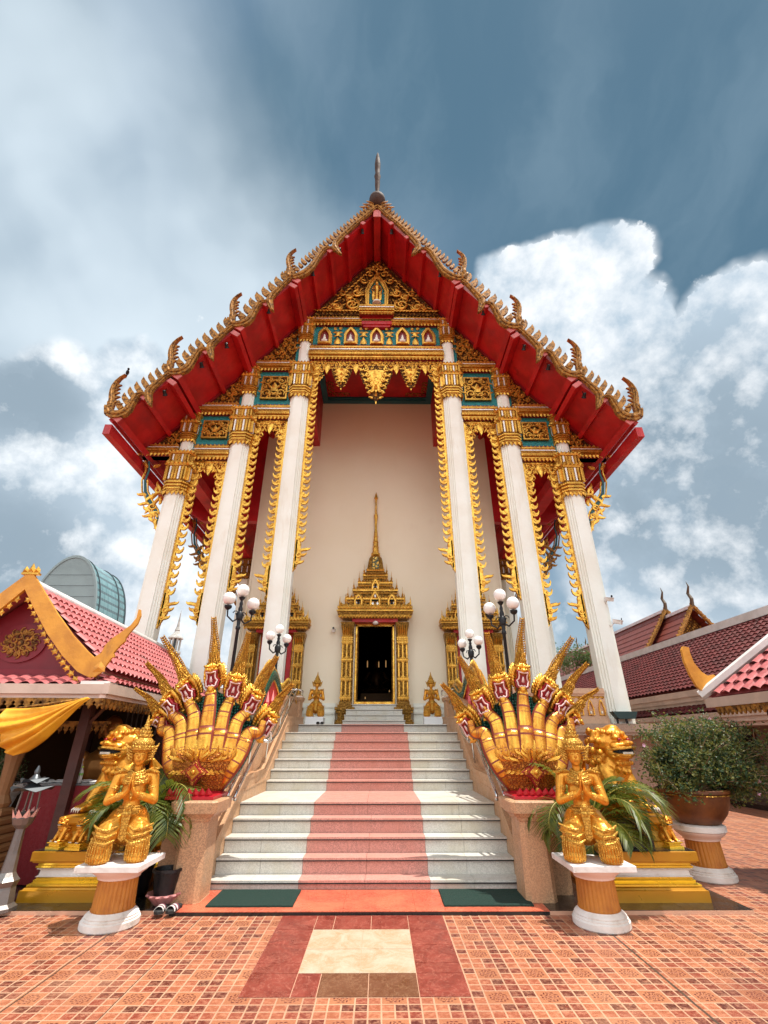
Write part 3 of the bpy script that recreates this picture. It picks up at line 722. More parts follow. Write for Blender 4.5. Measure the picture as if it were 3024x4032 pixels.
# square side panels with scrollwork, and side gable triangles
def sidepanel(x0, x1, z0, z1):
    for sg in (-1, 1):
        b = MB(); cx, w = sg * (x0 + x1) / 2, (x1 - x0) / 2; cz, h = (z0 + z1) / 2, (z1 - z0) / 2
        b.box(cx - w, cx + w, 12.30, 12.345, z0, z1, 1)
        for a, c, d, e in ((cx - w, cx + w, z0, z0 + .05), (cx - w, cx + w, z1 - .05, z1), (cx - w, cx - w + .05, z0 + .051, z1 - .051), (cx + w - .05, cx + w, z0 + .051, z1 - .051)): b.box(a, c, 12.25, 12.298, d, e, 0)
        for s2 in (-1, 1):
            for s3 in (-1, 1):
                motif(b, cx + s2 * w * .52, cz + s3 * h * .50, h * .27, radians(90 - s2 * 50) if s3 > 0 else radians(-90 + s2 * 50), -s2 * s3, 12.25, .035)
                motif(b, cx + s2 * w * .22, cz + s3 * h * .62, h * .16, radians(90 + s2 * 50) if s3 > 0 else radians(-90 - s2 * 50), s2 * s3, 12.24, .028)
            motif(b, cx + s2 * w * .72, cz, h * .17, radians(90 - s2 * 90), s2, 12.25, .03)
            flame(b, cx + s2 * w * .15, cz - h * .3, h * .8, radians(90), s2, 12.23, .05)
        tooth(b, (cx, 12.24, cz - h * .35), (1, 0, 0), (0, -1, 0), (0, 0, 1), h * .5, h * .75, .06); tooth(b, (cx, 12.22, cz - h * .2), (1, 0, 0), (0, -1, 0), (0, 0, 1), h * .28, h * .42, .06)
        tb(b, 'scroll_panel', [gold, relief('panel_ground', 10, (.40, .18, .03), (.03, .006, .006), .03, dark=3) if sg < 0 and x0 < 4 else bpy.data.materials['panel_ground']], smooth=True, angle=45)
sidepanel(3.06, 3.96, 12.02, 13.02); sidepanel(4.84, 5.68, 10.38, 11.08)
def sidetri(x0, x1, z0, seed):
    for sg in (-1, 1):
        b = MB(); z1 = sofz(x0) - .15
        rg = random.Random(seed)
        f = lambda x, z: x > x0 and z > z0 + .02 and z < sofz(x) - .24
        bb = MB(); fill(bb, f, x0, x1, z0, z1, .25, .10, 12.27, .032, 0, False, seed)
        if sg < 0: bb.v = [(-x, y, z) for x, y, z in bb.v]; bb.f = [q[::-1] for q in bb.f]
        bb.prism([(sg * x0, z0), (sg * x1, z0), (sg * x0, sofz(x0) - .22)], 12.31, 12.35, 1)
        tb(bb, 'side_gable_carving', [gold, bpy.data.materials['panel_ground']], smooth=True, angle=60)
sidetri(2.93, 4.16, 13.80, 3); sidetri(4.66, 5.92, 11.87, 4); sidetri(6.36, 7.42, 10.14, 6)
# flame trims edging the bays
def hook(mb, x, z, sg, s, m=0, y=12.33):
    P = [(0, 0), (.055, -.035), (.12, -.03), (.175, .02), (.20, .10), (.19, .155), (.165, .085), (.125, .055), (.085, .075), (.06, .12), (.0, .12)]
    mb.prism([(x + sg * a * s, z + c * s) for a, c in P], y - .03, y + .03, m)
    mb.ell((x + sg * .055 * s, y - .03, z + .055 * s), (.035 * s, .03, .035 * s), m, nu=6, nv=4)
def trim(xedge, sg, zt, zb):
    b = MB(); x = xedge
    b.box(min(x, x + sg * .035), max(x, x + sg * .035), 12.30, 12.42, zb + .5, zt, 1)
    n = int((zt - zb - .5) / .05)
    for i in range(n):
        if i % 2: b.box(min(x - sg * .012, x + sg * .01), max(x - sg * .012, x + sg * .01), 12.285, 12.2995, zb + .5 + i * .05, zb + .5 + i * .05 + .028, 2)
    b.box(min(x + sg * .035, x + sg * .075), max(x + sg * .035, x + sg * .075), 12.31, 12.40, zb + .1, zt, 0)
    n = int((zt - zb - .95) / .245)
    for i in range(n): hook(b, x + sg * .07, zb + .95 + i * .245, sg, 1.12)
    # flaring serpent foot
    b.prism([(x, zb), (x + sg * .09, zb + .18), (x + sg * .20, zb + .42), (x + sg * .20, zb + .62), (x + sg * .12, zb + .95), (x, zb + 1.0)], 12.31, 12.40, 0)
    for (dx, dz, L, a, s_) in ((.12, .42, .36, 60, 1), (.15, .60, .30, 60, 1), (.10, .22, .30, 60, 1), (.13, .75, .30, 70, -1)):
        flame(b, x + sg * dx, zb + dz, L, radians(a if sg > 0 else 180 - a), sg * s_, 12.33, .055)
    flame(b, x + sg * .20, zb + .62, .36, radians(50 if sg > 0 else 130), sg, 12.33, .055)
    curl(b, x + sg * .14, zb + .48, .08, 0, sg, 12.30, .03); curl(b, x + sg * .10, zb + .28, .055, 0, -sg, 12.30, .025)
    tb(b, 'flame_trim', [goldb, gold, whitem], smooth=True, angle=40)
for sg in (-1, 1):
    trim(sg * (2.61 - .30), -sg, 13.75, 5.85)
    trim(sg * (2.61 + .30), sg, 11.1, 5.05); trim(sg * (4.37 - .30), -sg, 11.1, 5.05)
    trim(sg * (4.37 + .30), sg, 9.5, 4.25); trim(sg * (6.09 - .30), -sg, 9.5, 4.25)
# pointed fretwork heads of the side bays
def bayhead(xc, w, zt, drop, seed):
    for sg in (-1, 1):
        bb = MB()
        lim = lambda x: zt - .30 - drop * (abs(x - xc) / w) ** 1.6
        fill(bb, lambda x, z: abs(x - xc) < w - .05 and z > lim(x) + .08 and z < zt - .03, xc - w, xc + w, zt - drop - .4, zt, .155, .07, 12.33, .026, 0, False, seed)
        for k in range(13):
            u = k / 12 * 2 - 1; x = xc + u * w * .94; flame(bb, x, lim(x) + .16, .2, radians(-90 + u * 30), 1 if u > 0 else -1, 12.33, .035)
        bb.box(xc - w, xc + w, 12.31, 12.35, zt - .10, zt - .02); tooth(bb, (xc, 12.31, zt - .16), (1, 0, 0), (0, -1, 0), (0, 0, -1), .22, .42, .06); tooth(bb, (xc, 12.35, zt - .16), (-1, 0, 0), (0, 1, 0), (0, 0, -1), .22, .42, .06)
        if sg < 0: bb.v = [(-x, y, z) for x, y, z in bb.v]; bb.f = [q[::-1] for q in bb.f]
        tb(bb, 'fretwork_head', [goldb], smooth=True)
bayhead(3.49, .52, 11.16, 1.15, 11); bayhead(5.23, .50, 9.56, 1.15, 12)
# central valance with pendants
b = MB()
fill(b, lambda x, z: x < 2.25 and z > 13.45 + .10 * cos(x * 13), 0, 2.3, 13.42, 13.84, .15, .065, 12.33, .026, 0, True, 21)
fill(b, lambda x, z: x > 1.78 and z < 13.5 and z > 13.5 - 1.45 * ((x - 1.78) / .5) ** 1.1 and x < 2.25, 1.7, 2.3, 12.0, 13.5, .16, .075, 12.33, .028, 0, True, 22)
for x in (-1.75, -.72, .72, 1.75): tooth(b, (x, 12.30, 13.6), (1, 0, 0), (0, -1, 0), (0, 0, -1), .20, .42, .05); tooth(b, (x, 12.34, 13.6), (-1, 0, 0), (0, 1, 0), (0, 0, -1), .20, .42, .05)
tb(b, 'valance', [goldb], smooth=True)
def pendant(cx, zt, w, h):
    b = MB(); prof = [(.30, 0), (.75, .02), (1.0, .14), (.98, .26), (.86, .34), (.80, .45), (.60, .55), (.55, .66), (.36, .74), (.30, .84), (.12, .90), (0, 1.0)]
    R = [(cx + w * a, zt - h * c) for a, c in prof]; L = [(cx - w * a, zt - h * c) for a, c in prof[::-1][1:]]
    b.prism(R + L, 12.31, 12.37, 1)
    for sc, y in ((.62, 12.27), (.34, 12.24)):
        zc = zt - h * .36; b.prism([(cx + (x - cx) * sc, zc + (z - zc) * sc) for x, z in R + L], y, y + .06, 0)
    for sg in (-1, 1):
        for q in (.12, .28, .42, .56, .70): 
            ww = w * max(.1, (1 - q * .95)); motif(b, cx + sg * ww * .68, zt - h * q, w * .17 * (1.1 - q * .6), radians(90 - sg * 60), -sg, 12.26, w * .055)
        for q in (.1, .24, .38, .5, .62, .74, .86): flame(b, cx + sg * w * (1.02 - q) * .9, zt - h * q, w * .38, radians(-90 + sg * 75), -sg, 12.33, w * .08)
    for k in range(4):
        q = .2 + k * .2; tooth(b, (cx, 12.24, zt - h * (q + .06)), (1, 0, 0), (0, -1, 0), (0, 0, 1), w * .42 * (1.1 - q), h * .12, .05)
    flame(b, cx, zt - h * .95, h * .10, -pi / 2, .01, 12.32, .03)
    tb(b, 'pendant', [goldb, bpy.data.materials['panel_ground']], smooth=True, angle=50)
pendant(0, 13.58, .58, 1.68); pendant(-1.22, 13.56, .36, 1.06); pendant(1.22, 13.56, .36, 1.06)
# porch ceiling, beams
b = MB(); b.box(-2.38, 2.38, 12.6, 16.0, 15.08, 15.2, 0)
tb(b, 'porch_ceiling', [red])
b = MB()
for x0, x1, y0, y1 in ((-2.37, 2.37, 15.78, 15.99), (-2.37, -2.14, 12.62, 15.78), (2.14, 2.37, 12.62, 15.78), (-2.14, 2.14, 12.62, 12.8)):
    b.box(x0, x1, y0, y1, 14.92, 15.078, 0); 
b.box(-2.14, 2.14, 15.70, 15.779, 14.99, 15.077, 0)
tb(b, 'ceiling_frame', [tealp])
for sx in (-1, 1):
    b = MB()
    for k in range(4):
        P = [(sx * (2.0 - .16 * k), 15.6 - .05 * k, 15.05)]
        x, y = sx * (2.0 - .22 * k), 15.55; rr_ = .15
        Q = [(x + rr_ * (1 - i / 9) * cos(i * .8), y - rr_ * (1 - i / 9) * sin(i * .8), 15.06) for i in range(9)]; b.sweep(Q, .022, 5)
        x, y = sx * 2.0, 15.55 - .22 * k; Q = [(x + rr_ * (1 - i / 9) * cos(i * .8), y - rr_ * (1 - i / 9) * sin(i * .8), 15.06) for i in range(9)]; b.sweep(Q, .022, 5)
    tb(b, 'ceiling_ornament', [goldd])
for sg in (-1, 1):
    b = MB(); x0, x1 = sorted((sg * 2.38, sg * 2.84)); b.box(x0, x1, 12.62, 16.4, 12.66, 15.3, 0); tb(b, 'porch_beam', [red])
    b = MB(); x0, x1 = sorted((sg * 4.5, sg * 7.5)); b.prism([(sg * 4.5, 9.18), (sg * 6.7, 9.18), (sg * 7.5, 9.7), (sg * 7.5, sofz(7.5) - .01), (sg * 6.16, sofz(6.16) - .01), (sg * 4.5, sofz(4.5) - .01)], 16.02, 16.3, 0); tb(b, 'aisle_beam', [red])
    b = MB(); x0, x1 = sorted((sg * 5.9, sg * 6.3)); b.box(x0, x1, 12.62, 33, 9.25, 9.6, 0); tb(b, 'eave_beam', [red])
# roof tiers
rt_dark = mat('glazed_roof_tile_red', (.42, .05, .03), .35, 0, .3, 30, .3, 6)
for sg in (-1, 1):
    for i, ((xa, za), (xb, zb)) in enumerate(zip(SOF, SOF[1:])):
        b = MB(); dx, dz = xb - xa, zb - za; L = sqrt(dx * dx + dz * dz); nx, nz = -dz / L, dx / L
        e = .10 if i < 3 else .08
        xb2, zb2 = xb + dx / L * e, zb + dz / L * e
        p = [(sg * xa, za), (sg * xb2, zb2), (sg * (xb2 + nx * .16), zb2 + nz * .16), (sg * (xa + (nx * .3 if i else 0)), za + (nz * .3 if i else .45))]
        b.prism(p, 10.62, 34, 0)
        off = 0
        b.v = [v for v in b.v]
        # tiles: long cover ridges down the slope
        for k in range(78):
            y = 10.75 + k * .3
            q0 = Vector((sg * (xa + nx * .28), y, za + nz * .28 + (.12 if i == 0 else 0))); q1 = Vector((sg * (xb2 + nx * .17), y, zb2 + nz * .17))
            b.sweep([q0, q1], .05, 4, 1)
        o = tb(b, 'roof_tier', [red, rt_dark])
# purlins with pale painted ends
for sg in (-1, 1):
    for i, ((xa, za), (xb, zb)) in enumerate(zip(SOF, SOF[1:])):
        n = 5 if i == 0 else 2
        for k in range(1, n + 1):
            q = k / n; x, z = lerp(xa, xb, q), lerp(za, zb, q); big = (k == n)
            a = atan2(zb - za, xb - xa); hw_, hh = (.085, .24) if big else (.07, .13)
            M = T(sg * x, 0, z) @ RY(-sg * a if sg > 0 else a)
            M = T(sg * x, 0, z) @ (RY(-a) if sg > 0 else RY(a))
            b = MB(); s2 = -1 if sg > 0 else 1
            x_off = -.09 if big else 0
            b.box(x_off * sg - hw_, x_off * sg + hw_, 10.50, 33.5, -hh, .02, 0, M); b.box(x_off * sg - hw_ - .006, x_off * sg + hw_ + .006, 10.47, 10.499, -hh - .006, .02, 1, M)
            tb(b, 'purlin', [red, redb])
            if big and i < 3:
                b = MB(); b.box(sg * .16 - .07, sg * .16 + .07, 10.52, 33.5, -.30, -.02, 0, M); b.box(sg * .16 - .075, sg * .16 + .075, 10.49, 10.519, -.305, -.02, 1, M); tb(b, 'purlin', [red, redb])
b = MB(); b.box(-.13, .13, 10.5, 33.5, 19.30, 19.7, 0); b.box(-.14, .14, 10.47, 10.499, 19.29, 19.7, 1, T(0, 0, 0)); tb(b, 'ridge_beam', [red, redb])
# eave fascia along the sides
for sg in (-1, 1):
    b = MB(); x0, x1 = sorted((sg * 7.44, sg * 7.64)); b.box(x0, x1, 10.55, 34, 9.28, 9.60, 0); tb(b, 'eave_fascia', [red])
# bargeboards: wavy gilt serpent bodies with fins and horned tail tips
def barge(sg, i):
    (xa, za), (xb, zb) = SOF[i], SOF[i + 1]
    A = Vector((xa, za + (.18 if i == 0 else .16))); B = Vector((xb + .04, zb + .10)); d = (B - A); L = d.length; d /= L; n = Vector((-d.y, d.x))
    if n.y < 0: n = -n
    def W(t_, o): p = A + d * t_ * L + n * o; return p
    Y = 10.48
    def rib(mb, pts, wid, m=0, yt=.10):
        """flat ribbon through pts (2d), half widths wid, thickness yt in y"""
        N = len(pts); Lp, Rp = [], []
        for k in range(N):
            q = pts[min(k + 1, N - 1)] - pts[max(k - 1, 0)]; q.normalize(); nn = Vector((-q.y, q.x)); Lp.append(pts[k] + nn * wid[k]); Rp.append(pts[k] - nn * wid[k])
        for k in range(N - 1):
            quad = [Lp[k], Lp[k + 1], Rp[k + 1], Rp[k]]
            vs = [(sg * p.x, Y - yt / 2, p.y) for p in quad] + [(sg * p.x, Y + yt / 2, p.y) for p in quad]
            fs = [(0, 1, 2, 3), (7, 6, 5, 4), (0, 4, 5, 1), (1, 5, 6, 2), (2, 6, 7, 3), (3, 7, 4, 0)]
            mid_ = [(pts[k] + pts[k + 1]) / 2]
            mb.add(vs, fs if sg > 0 else [f[::-1] for f in fs], m)
        # raised centre bead
        mb.sweep([(sg * p.x, Y - yt / 2 - .01, p.y) for p in pts], [w * .35 for w in wid], 5, m)
    b = MB()
    hk = .50 if i else .60
    ts = [0, .1, .2, .3, hk - .12, hk - .06, hk - .01, hk + .03, hk + .06, hk + .07]
    os_ = [.0, .02, .0, -.03, -.05, -.10, -.22, -.38, -.50, -.60]
    if i == 0: os_ = [.0, .0, .02, -.0, -.03, -.07, -.18, -.36, -.52, -.64]
    k_ = 1.0 if i else .72
    if i == 0: ts = [0, .15, .28, .38, .47, .53, .565, .585, .60, .605]
    pts = [W(t_, o) for t_, o in zip(ts, os_)]; wd = [.07, .07, .075, .085, .10, .11, .105, .085, .05, .01]
    rib(b, pts, wd)
    # arch over the purlin end then sagging belly into the tail
    ts = [hk + .01, hk + .00, hk + .03, hk + .08, hk + .14, .74, .80, .87, .93, .975, 1.0]
    os_ = [-.30, -.12, .0, .03, -.02, -.12, -.20, -.22, -.16, -.06, .10]
    if i == 0: ts = [.60, .595, .615, .65, .70, .77, .83, .89, .94, .98, 1.0]
    pts = [W(t_, o) for t_, o in zip(ts, os_)]; wd = [.01, .045, .065, .075, .085, .10, .11, .12, .12, .12, .11]
    rib(b, pts, wd, yt=.13)
    tb(b, 'bargeboard', [goldd])
    # horn
    b = MB(); base = W(1.0, .06); H = 1.45 if i else 1.5
    hp = [(0, 0), (.06, .15), (.03, .32), (.05, .50), (.10, .68), (.13, .86), (.13, 1.02), (.09, 1.18), (.01, 1.33), (-.12, 1.46)]
    # serpent neck leaning outward and curling back over
    pts = [base + Vector((x * .95 + .02, z * H / 1.46)) for x, z in hp]; wd = [.12, .11, .09, .078, .074, .066, .055, .042, .024, .004]
    rib(b, pts, wd, yt=.12)
    for k, (dx, dz) in enumerate(((.0, .36), (.0, .52), (.05, .68), (.07, .82), (.06, .96))):
        p = base + Vector((dx, dz * H / 1.46)); tri = [p, p + Vector((-.14, .10)), p + Vector((-.02, .13))]
        b.prism([(sg * q.x, q.y) for q in tri], Y - .03, Y + .03)
    for dx, dz, L2, aa in ((.10, .30, .24, 60), (.12, .15, .2, 30), (-.14, .30, .22, 140)):
        p = base + Vector((dx, dz)); flame(b, sg * p.x, p.y, L2, radians(aa if sg > 0 else 180 - aa), -sg, Y - .05, .05)
    tb(b, 'roof_horn', [goldd])
    # fins
    b = MB(); nf = 24 if i == 0 else 8
    for k in range(nf):
        q = (k + .6) / (nf + (.9 if i == 0 else .9)); 
        if q > .955: continue
        sag = 0
        if i: sag = 0 if q < hk + .1 else -.10 * sin((q - hk - .1) / (1 - hk) * pi) 
        p = W(q, .06 + sag); s_ = (.29 if i == 0 else .36) * (.75 if q > .85 else 1); wv = L / nf * .58
        if i == 0: wv = L / nf * .56
        up_ = (n * .95 - d * .10 + Vector((0, .25))).normalized()
        pl = [p - d * wv * .5, p + d * wv * .5, p + d * wv * .62 + up_ * s_ * .35, p + d * wv * .60 + up_ * s_ * .70, p + d * wv * .40 + up_ * s_ * .92, p + d * wv * .05 + up_ * s_ * 1.02, p - d * wv * .40 + up_ * s_ * 1.14, p - d * wv * .34 + up_ * s_ * .80, p - d * wv * .46 + up_ * s_ * .45]
        b.prism([(sg * v.x, v.y) for v in pl], Y - .045, Y + .035)
    tb(b, 'roof_fins', [goldd], label='row of upright gilt fins along the roof edge')
for sg in (-1, 1):
    for i in range(4): barge(sg, i)
# spotlights clipped under the eave
lampm = mat('lamp_shell', (.55, .53, .5), .4, .3)
for sg in (-1, 1):
    for x in (.55, 1.35, 2.25, 3.6, 4.75, 5.4, 6.3):
        z = sofz(x) - .22; b = MB(); M = T(sg * x, 10.72, z) @ RX(radians(55))
        b.lathe([(.02, .1), (.05, .08), (.055, -.02), (.075, -.06), (.07, -.07)], 10, mat=0, M=M); b.lathe([(.065, -.062), (.0, -.058)], 10, mat=1, M=M); b.sweep([(sg * x, 10.72, z), (sg * x, 10.76, z + .2)], .012, 5)
        tb(b, 'eave_spotlight', [black, lampm])
# ridge finial
b = MB()
b.lathe([(.05, 19.95), (.16, 20.0), (.27, 20.12), (.32, 20.30), (.30, 20.46), (.20, 20.60), (.10, 20.72), (.07, 20.85), (.085, 21.1), (.10, 21.4), (.10, 21.8), (.13, 22.0), (.09, 22.2), (.11, 22.5), (.12, 22.9), (.09, 23.3), (.05, 23.6), (.008, 23.78)], 18, (0, 10.5, 0))
tb(b, 'ridge_finial', [mat('bronze_finial', (.05, .022, .012), .75, 0, .3, 8, .4, 4)], smooth=True, angle=50)
b = MB()
for sg in (-1, 1):
    for k in range(3):
        a = radians(20 + 25 * k); flame(b, sg * (.12 + .1 * k), 20.0 - .12 * k, .45, radians(90 - sg * (30 + 12 * k)), sg, 10.42, .05)
tb(b, 'finial_leaves', [goldd])
# eave brackets (front pair and the ones behind along the hall)
def bracket(y, m1, m2, sg):
    b = MB()
    P = [(6.40, 7.10), (6.46, 7.45), (6.62, 7.80), (6.85, 8.10), (7.08, 8.45), (7.18, 8.85), (7.14, 9.2), (7.22, 9.55)]
    b.sweep([(sg * x, y, z) for x, z in P], [.015, .035, .05, .055, .045, .035, .03, .03], 6, 1, up=(0, 1, 0))
    b.sweep([(sg * (x + .09), y - .02, z) for x, z in P[1:]], .028, 5, 0); b.sweep([(sg * (x - .09), y - .02, z) for x, z in P[1:-2]], .028, 5, 0)
    b.sweep([(sg * x, y, z) for x, z in ((6.88, 8.2), (6.70, 8.40), (6.50, 8.42), (6.40, 8.35))], [.08, .06, .05, .04], 6, 0)
    for (x, z, L, a, s_) in ((6.50, 7.55, .5, 65, 1), (6.70, 7.9, .5, 75, -1), (6.62, 7.6, .45, 30, 1), (6.85, 8.0, .45, 30, 1), (7.0, 8.3, .4, 40, 1), (6.75, 7.70, .45, 70, 1), (6.95, 8.05, .45, 85, -1), (6.55, 7.35, .42, 75, 1), (6.62, 8.42, .5, 95, 1), (6.72, 8.42, .35, 60, -1), (6.50, 7.5, .4, -60, 1), (6.62, 7.75, .38, -40, 1), (6.80, 7.95, .36, -40, 1), (6.45, 7.3, .4, -80, 1), (6.55, 8.0, .35, 120, 1), (7.2, 9.3, .35, 80, 1), (7.0, 9.3, .3, 120, -1)):
        flame(b, sg * x, z, L, radians(a if sg > 0 else 180 - a), sg * s_, y - .03, .06)
    curl(b, sg * 6.72, 7.92, .11, 0, sg, y - .05, .035); curl(b, sg * 6.58, 7.66, .08, 0, -sg, y - .05, .03)
    tb(b, 'eave_bracket', [m1, m2])
for sg in (-1, 1):
    bracket(12.4, goldb, tealp, sg)
    for y in (16.6, 20.6): bracket(y, goldd, tealp, sg)
# side colonnade
for sg in (-1, 1):
    for y in (16.6, 20.6, 24.6, 28.6, 32.6):
        b = MB(); shaft(b, sg * 6.09, y, 1.95, 8.3, .27); co = tb(b, 'column', [white])
        b = MB(); capital(b, sg * 6.09, y, 8.25, 9.25, .27); tb(b, 'capital', [goldd, goldd, whitem, darkred], co)
# ---------------- hall body
def wallbox(mb, x0, x1, z0, z1, y0=16.0, y1=16.3): mb.box(x0, x1, y0, y1, z0, z1, 0)
b = MB()
DX = 3.34; dz0, dz1, sz1 = 2.63, 5.20, 4.85
segs = [(-4.5, -DX - .55, 1.9, 15.4), (-DX + .55, -.68, 1.9, 15.4), (.68, DX - .55, 1.9, 15.4), (DX + .55, 4.5, 1.9, 15.4), (-DX - .55, -DX + .55, sz1, 15.4), (DX - .55, DX + .55, sz1, 15.4), (-.68, .68, dz1, 15.4), (-.68, .68, 1.9, dz0), (-DX - .55, -DX + .55, 1.9, dz0), (DX - .55, DX + .55, 1.9, dz0)]
vs = {}
for x0, x1, z0, z1 in segs: wallbox(b, x0, x1, z0, min(z1, 13.3) if abs(x0) > 3.8 or abs(x1) > 4 else z1)
tb(b, 'front_wall', [cream])
for sg in (-1, 1):
    b = MB(); x0, x1 = sorted((sg * 4.2, sg * 4.499)); b.box(x0, x1, 16.301, 33, 1.9, 13.3, 0)
    x0, x1 = sorted((sg * 4.49, sg * 4.58)); b.box(x0, x1, 16.0, 16.5, 1.95, 13.3, 0)
    tb(b, 'side_wall', [cream])
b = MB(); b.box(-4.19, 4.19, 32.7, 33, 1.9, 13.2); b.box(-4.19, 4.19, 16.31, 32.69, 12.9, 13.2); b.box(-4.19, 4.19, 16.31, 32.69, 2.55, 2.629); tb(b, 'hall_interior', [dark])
# base mouldings along the wall
for x0, x1 in ((-4.5, -DX - .75), (-DX + .75, -1.25), (1.25, DX - .75), (DX + .75, 4.5)):
    b = MB()
    for z0, z1, o in ((1.956, 2.12, .20), (2.12, 2.18, .16), (2.18, 2.34, .10), (2.34, 2.40, .14), (2.40, 2.52, .07), (2.52, 2.57, .10), (2.57, 2.66, .04)): b.box(x0, x1, 16 - o, 15.998, z0, z1 - .001)
    tb(b, 'wall_plinth', [white])
# ---------------- door surrounds
def doorway(cx, s, z0, spire, op):
    root = MB()
    def Z(z): return z0 + (z - 2.63) * s
    yf = 16.0
    lab = 'tall gilded central doorway with the spire, standing open and dark inside' if op else 'gilded side doorway partly hidden behind a column, red jambs'
    b = MB()
    fr = .05 * s
    for sg in (-1, 1): b.box(*sorted((cx + sg * .61 * s, cx + sg * (.61 * s + fr))), yf - .03, yf + .1, Z(2.63), Z(5.18), 0)
    b.box(cx - .66 * s, cx + .66 * s, yf - .06, yf + .1, Z(2.60), Z(2.70), 0); b.box(cx - .66 * s, cx + .66 * s, yf - .03, yf + .1, Z(5.13), Z(5.2), 0)
    dw = tb(b, 'doorway', [goldb], label=lab)
    for sg in (-1, 1):
        b = MB(); xc = cx + sg * .93 * s; w = .17 * s
        for za, zb, o in ((1.956, 2.10, .13), (2.10, 2.16, .10), (2.16, 2.36, .05), (2.36, 2.44, .11), (2.44, 2.52, .14), (2.52, 2.60, .06), (2.60, 2.70, .02)):
            b.box(xc - w - o * s, xc + w + o * s, yf - .34 - o, yf - .001, (za if za < 2.6 else Z(za)), (zb if zb < 2.62 else Z(zb)) - .001, 0)
        b.box(xc - w, xc + w, yf - .30, yf - .001, Z(2.70), Z(5.0), 1)
        for k in range(5):
            xx = xc - w + (k + .5) * 2 * w / 5
            if k % 2 == 0: b.box(xx - w * .13, xx + w * .13, yf - .33, yf - .301, Z(2.75), Z(4.6), 2)
        for zr in (2.78, 3.35, 3.95, 4.52, 4.60, 4.66):
            b.box(xc - w * 1.12, xc + w * 1.12, yf - .345, yf - .28, Z(zr), Z(zr + .035), 2); teeth_x(b, xc - w, xc + w, yf - .335, Z(zr), -1, w * .5, .09 * s, .02, 2); teeth_x(b, xc - w, xc + w, yf - .335, Z(zr + .03), 1, w * .5, .09 * s, .02, 2)
        b.rings([[(xc - w * f, yf - .30 - q, Z(z)), (xc + w * f, yf - .30 - q, Z(z)), (xc + w * f, yf - .02, Z(z)), (xc - w * f, yf - .02, Z(z))] for f, q, z in ((1, .0, 4.7), (1.0, .02, 4.8), (1.25, .08, 5.05), (1.35, .10, 5.2))], 1)
        for k in range(5):
            xx = xc - w * 1.0 + (k + .5) * 2 * w / 5; tooth(b, (xx, yf - .33, Z(4.72)), (1, 0, 0), (0, -1, 0), (0, -.25, 1), w * .36, .42 * s, .05, 2)
        # jamb return panels
        xj = cx + sg * .72 * s; b.box(min(xj, xj + sg * .04), max(xj, xj + sg * .04), yf - .16, yf + .25, Z(2.63), Z(5.15), 1)
        tb(b, 'pilaster', [golddoor, golddoor, gold], dw)
    b = MB(); b.box(cx - .78 * s, cx + .78 * s, yf - .36, yf, Z(5.2), Z(5.32), 0); tb(b, 'lintel', [red], dw)
    if not op:
        for sg in (-1, 1):
            b = MB(); b.box(*sorted((cx + sg * .45 * s, cx + sg * .62 * s)), yf - .1, yf + .12, Z(2.7), Z(5.15), 0); tb(b, 'jamb', [red], dw)
            b = MB(); b.box(*sorted((cx + sg * .005, cx + sg * .44 * s)), yf + .14, yf + .2, Z(2.7), Z(5.15), 0); tb(b, 'door_leaf', [golddoor], dw)
    else:
        for sg in (-1, 1):
            b = MB(); b.box(*sorted((cx + sg * .58 * s, cx + sg * .62 * s)), yf + .12, yf + .75, Z(2.65), Z(5.12), 0); tb(b, 'door_leaf', [golddoor], dw)
    # cornice and stepped tiers
    b = MB()
    def tier(hw, d, za, zb, m=0): b.box(cx - hw * s, cx + hw * s, yf - d, yf - .001, Z(za), Z(zb) - .001, m)
    for za, zb, hw, d, m in ((5.32, 5.38, 1.12, .40, 0), (5.38, 5.44, 1.20, .46, 2), (5.44, 5.54, 1.27, .52, 0), (5.54, 5.58, 1.31, .56, 2), (5.58, 5.66, 1.25, .50, 0), (5.66, 5.70, 1.28, .52, 2)): tier(hw, d, za, zb, m)
    teeth_x(b, cx - 1.25 * s, cx + 1.25 * s, yf - .50, Z(5.40), -1, .11 * s, .11 * s, .03, 2); teeth_x(b, cx - 1.27 * s, cx + 1.27 * s, yf - .52, Z(5.62), 1, .12 * s, .17 * s, .03, 2); teeth_x(b, cx - 1.25 * s, cx + 1.25 * s, yf - .46, Z(5.70), 1, .17 * s, .16 * s, .04, 2)
    for sg in (-1, 1): teeth_y(b, yf - .5, yf, cx + sg * 1.27 * s, sg, Z(5.62), 1, .12 * s, .17 * s, .03, 2)
    tiers = [(5.70, 6.02, .98, .42), (6.02, 6.34, .78, .37), (6.34, 6.62, .60, .32), (6.62, 6.92, .43, .27)]
    for za, zb, hw, d in tiers:
        h = zb - za
        tier(hw - .10, d - .06, za, za + h * .55, 1); tier(hw - .04, d - .02, za + h * .55, za + h * .66, 2); tier(hw, d, za + h * .66, za + h * .84, 0); tier(hw + .02, d + .02, za + h * .84, zb, 2)
        teeth_x(b, cx - hw * s, cx + hw * s, yf - d - .01, Z(za + h * .9), 1, .10 * s, .13 * s, .03, 2); teeth_x(b, cx - hw * s, cx + hw * s, yf - d, Z(za + h * .66), -1, .08 * s, .07 * s, .02, 2)
        for sg in (-1, 1):
            b.lathe([(.035 * s, 0), (.05 * s, .04 * s), (.02 * s, .09 * s), (.035 * s, .14 * s), (.012 * s, .2 * s), (.003, .42 * s)], 8, (cx + sg * (hw - .02) * s, yf - d + .04, Z(zb)), 2)
            b.lathe([(.03 * s, 0), (.04 * s, .04 * s), (.012 * s, .1 * s), (.003, .28 * s)], 8, (cx + sg * (hw - .17) * s, yf - d + .03, Z(zb)), 2)
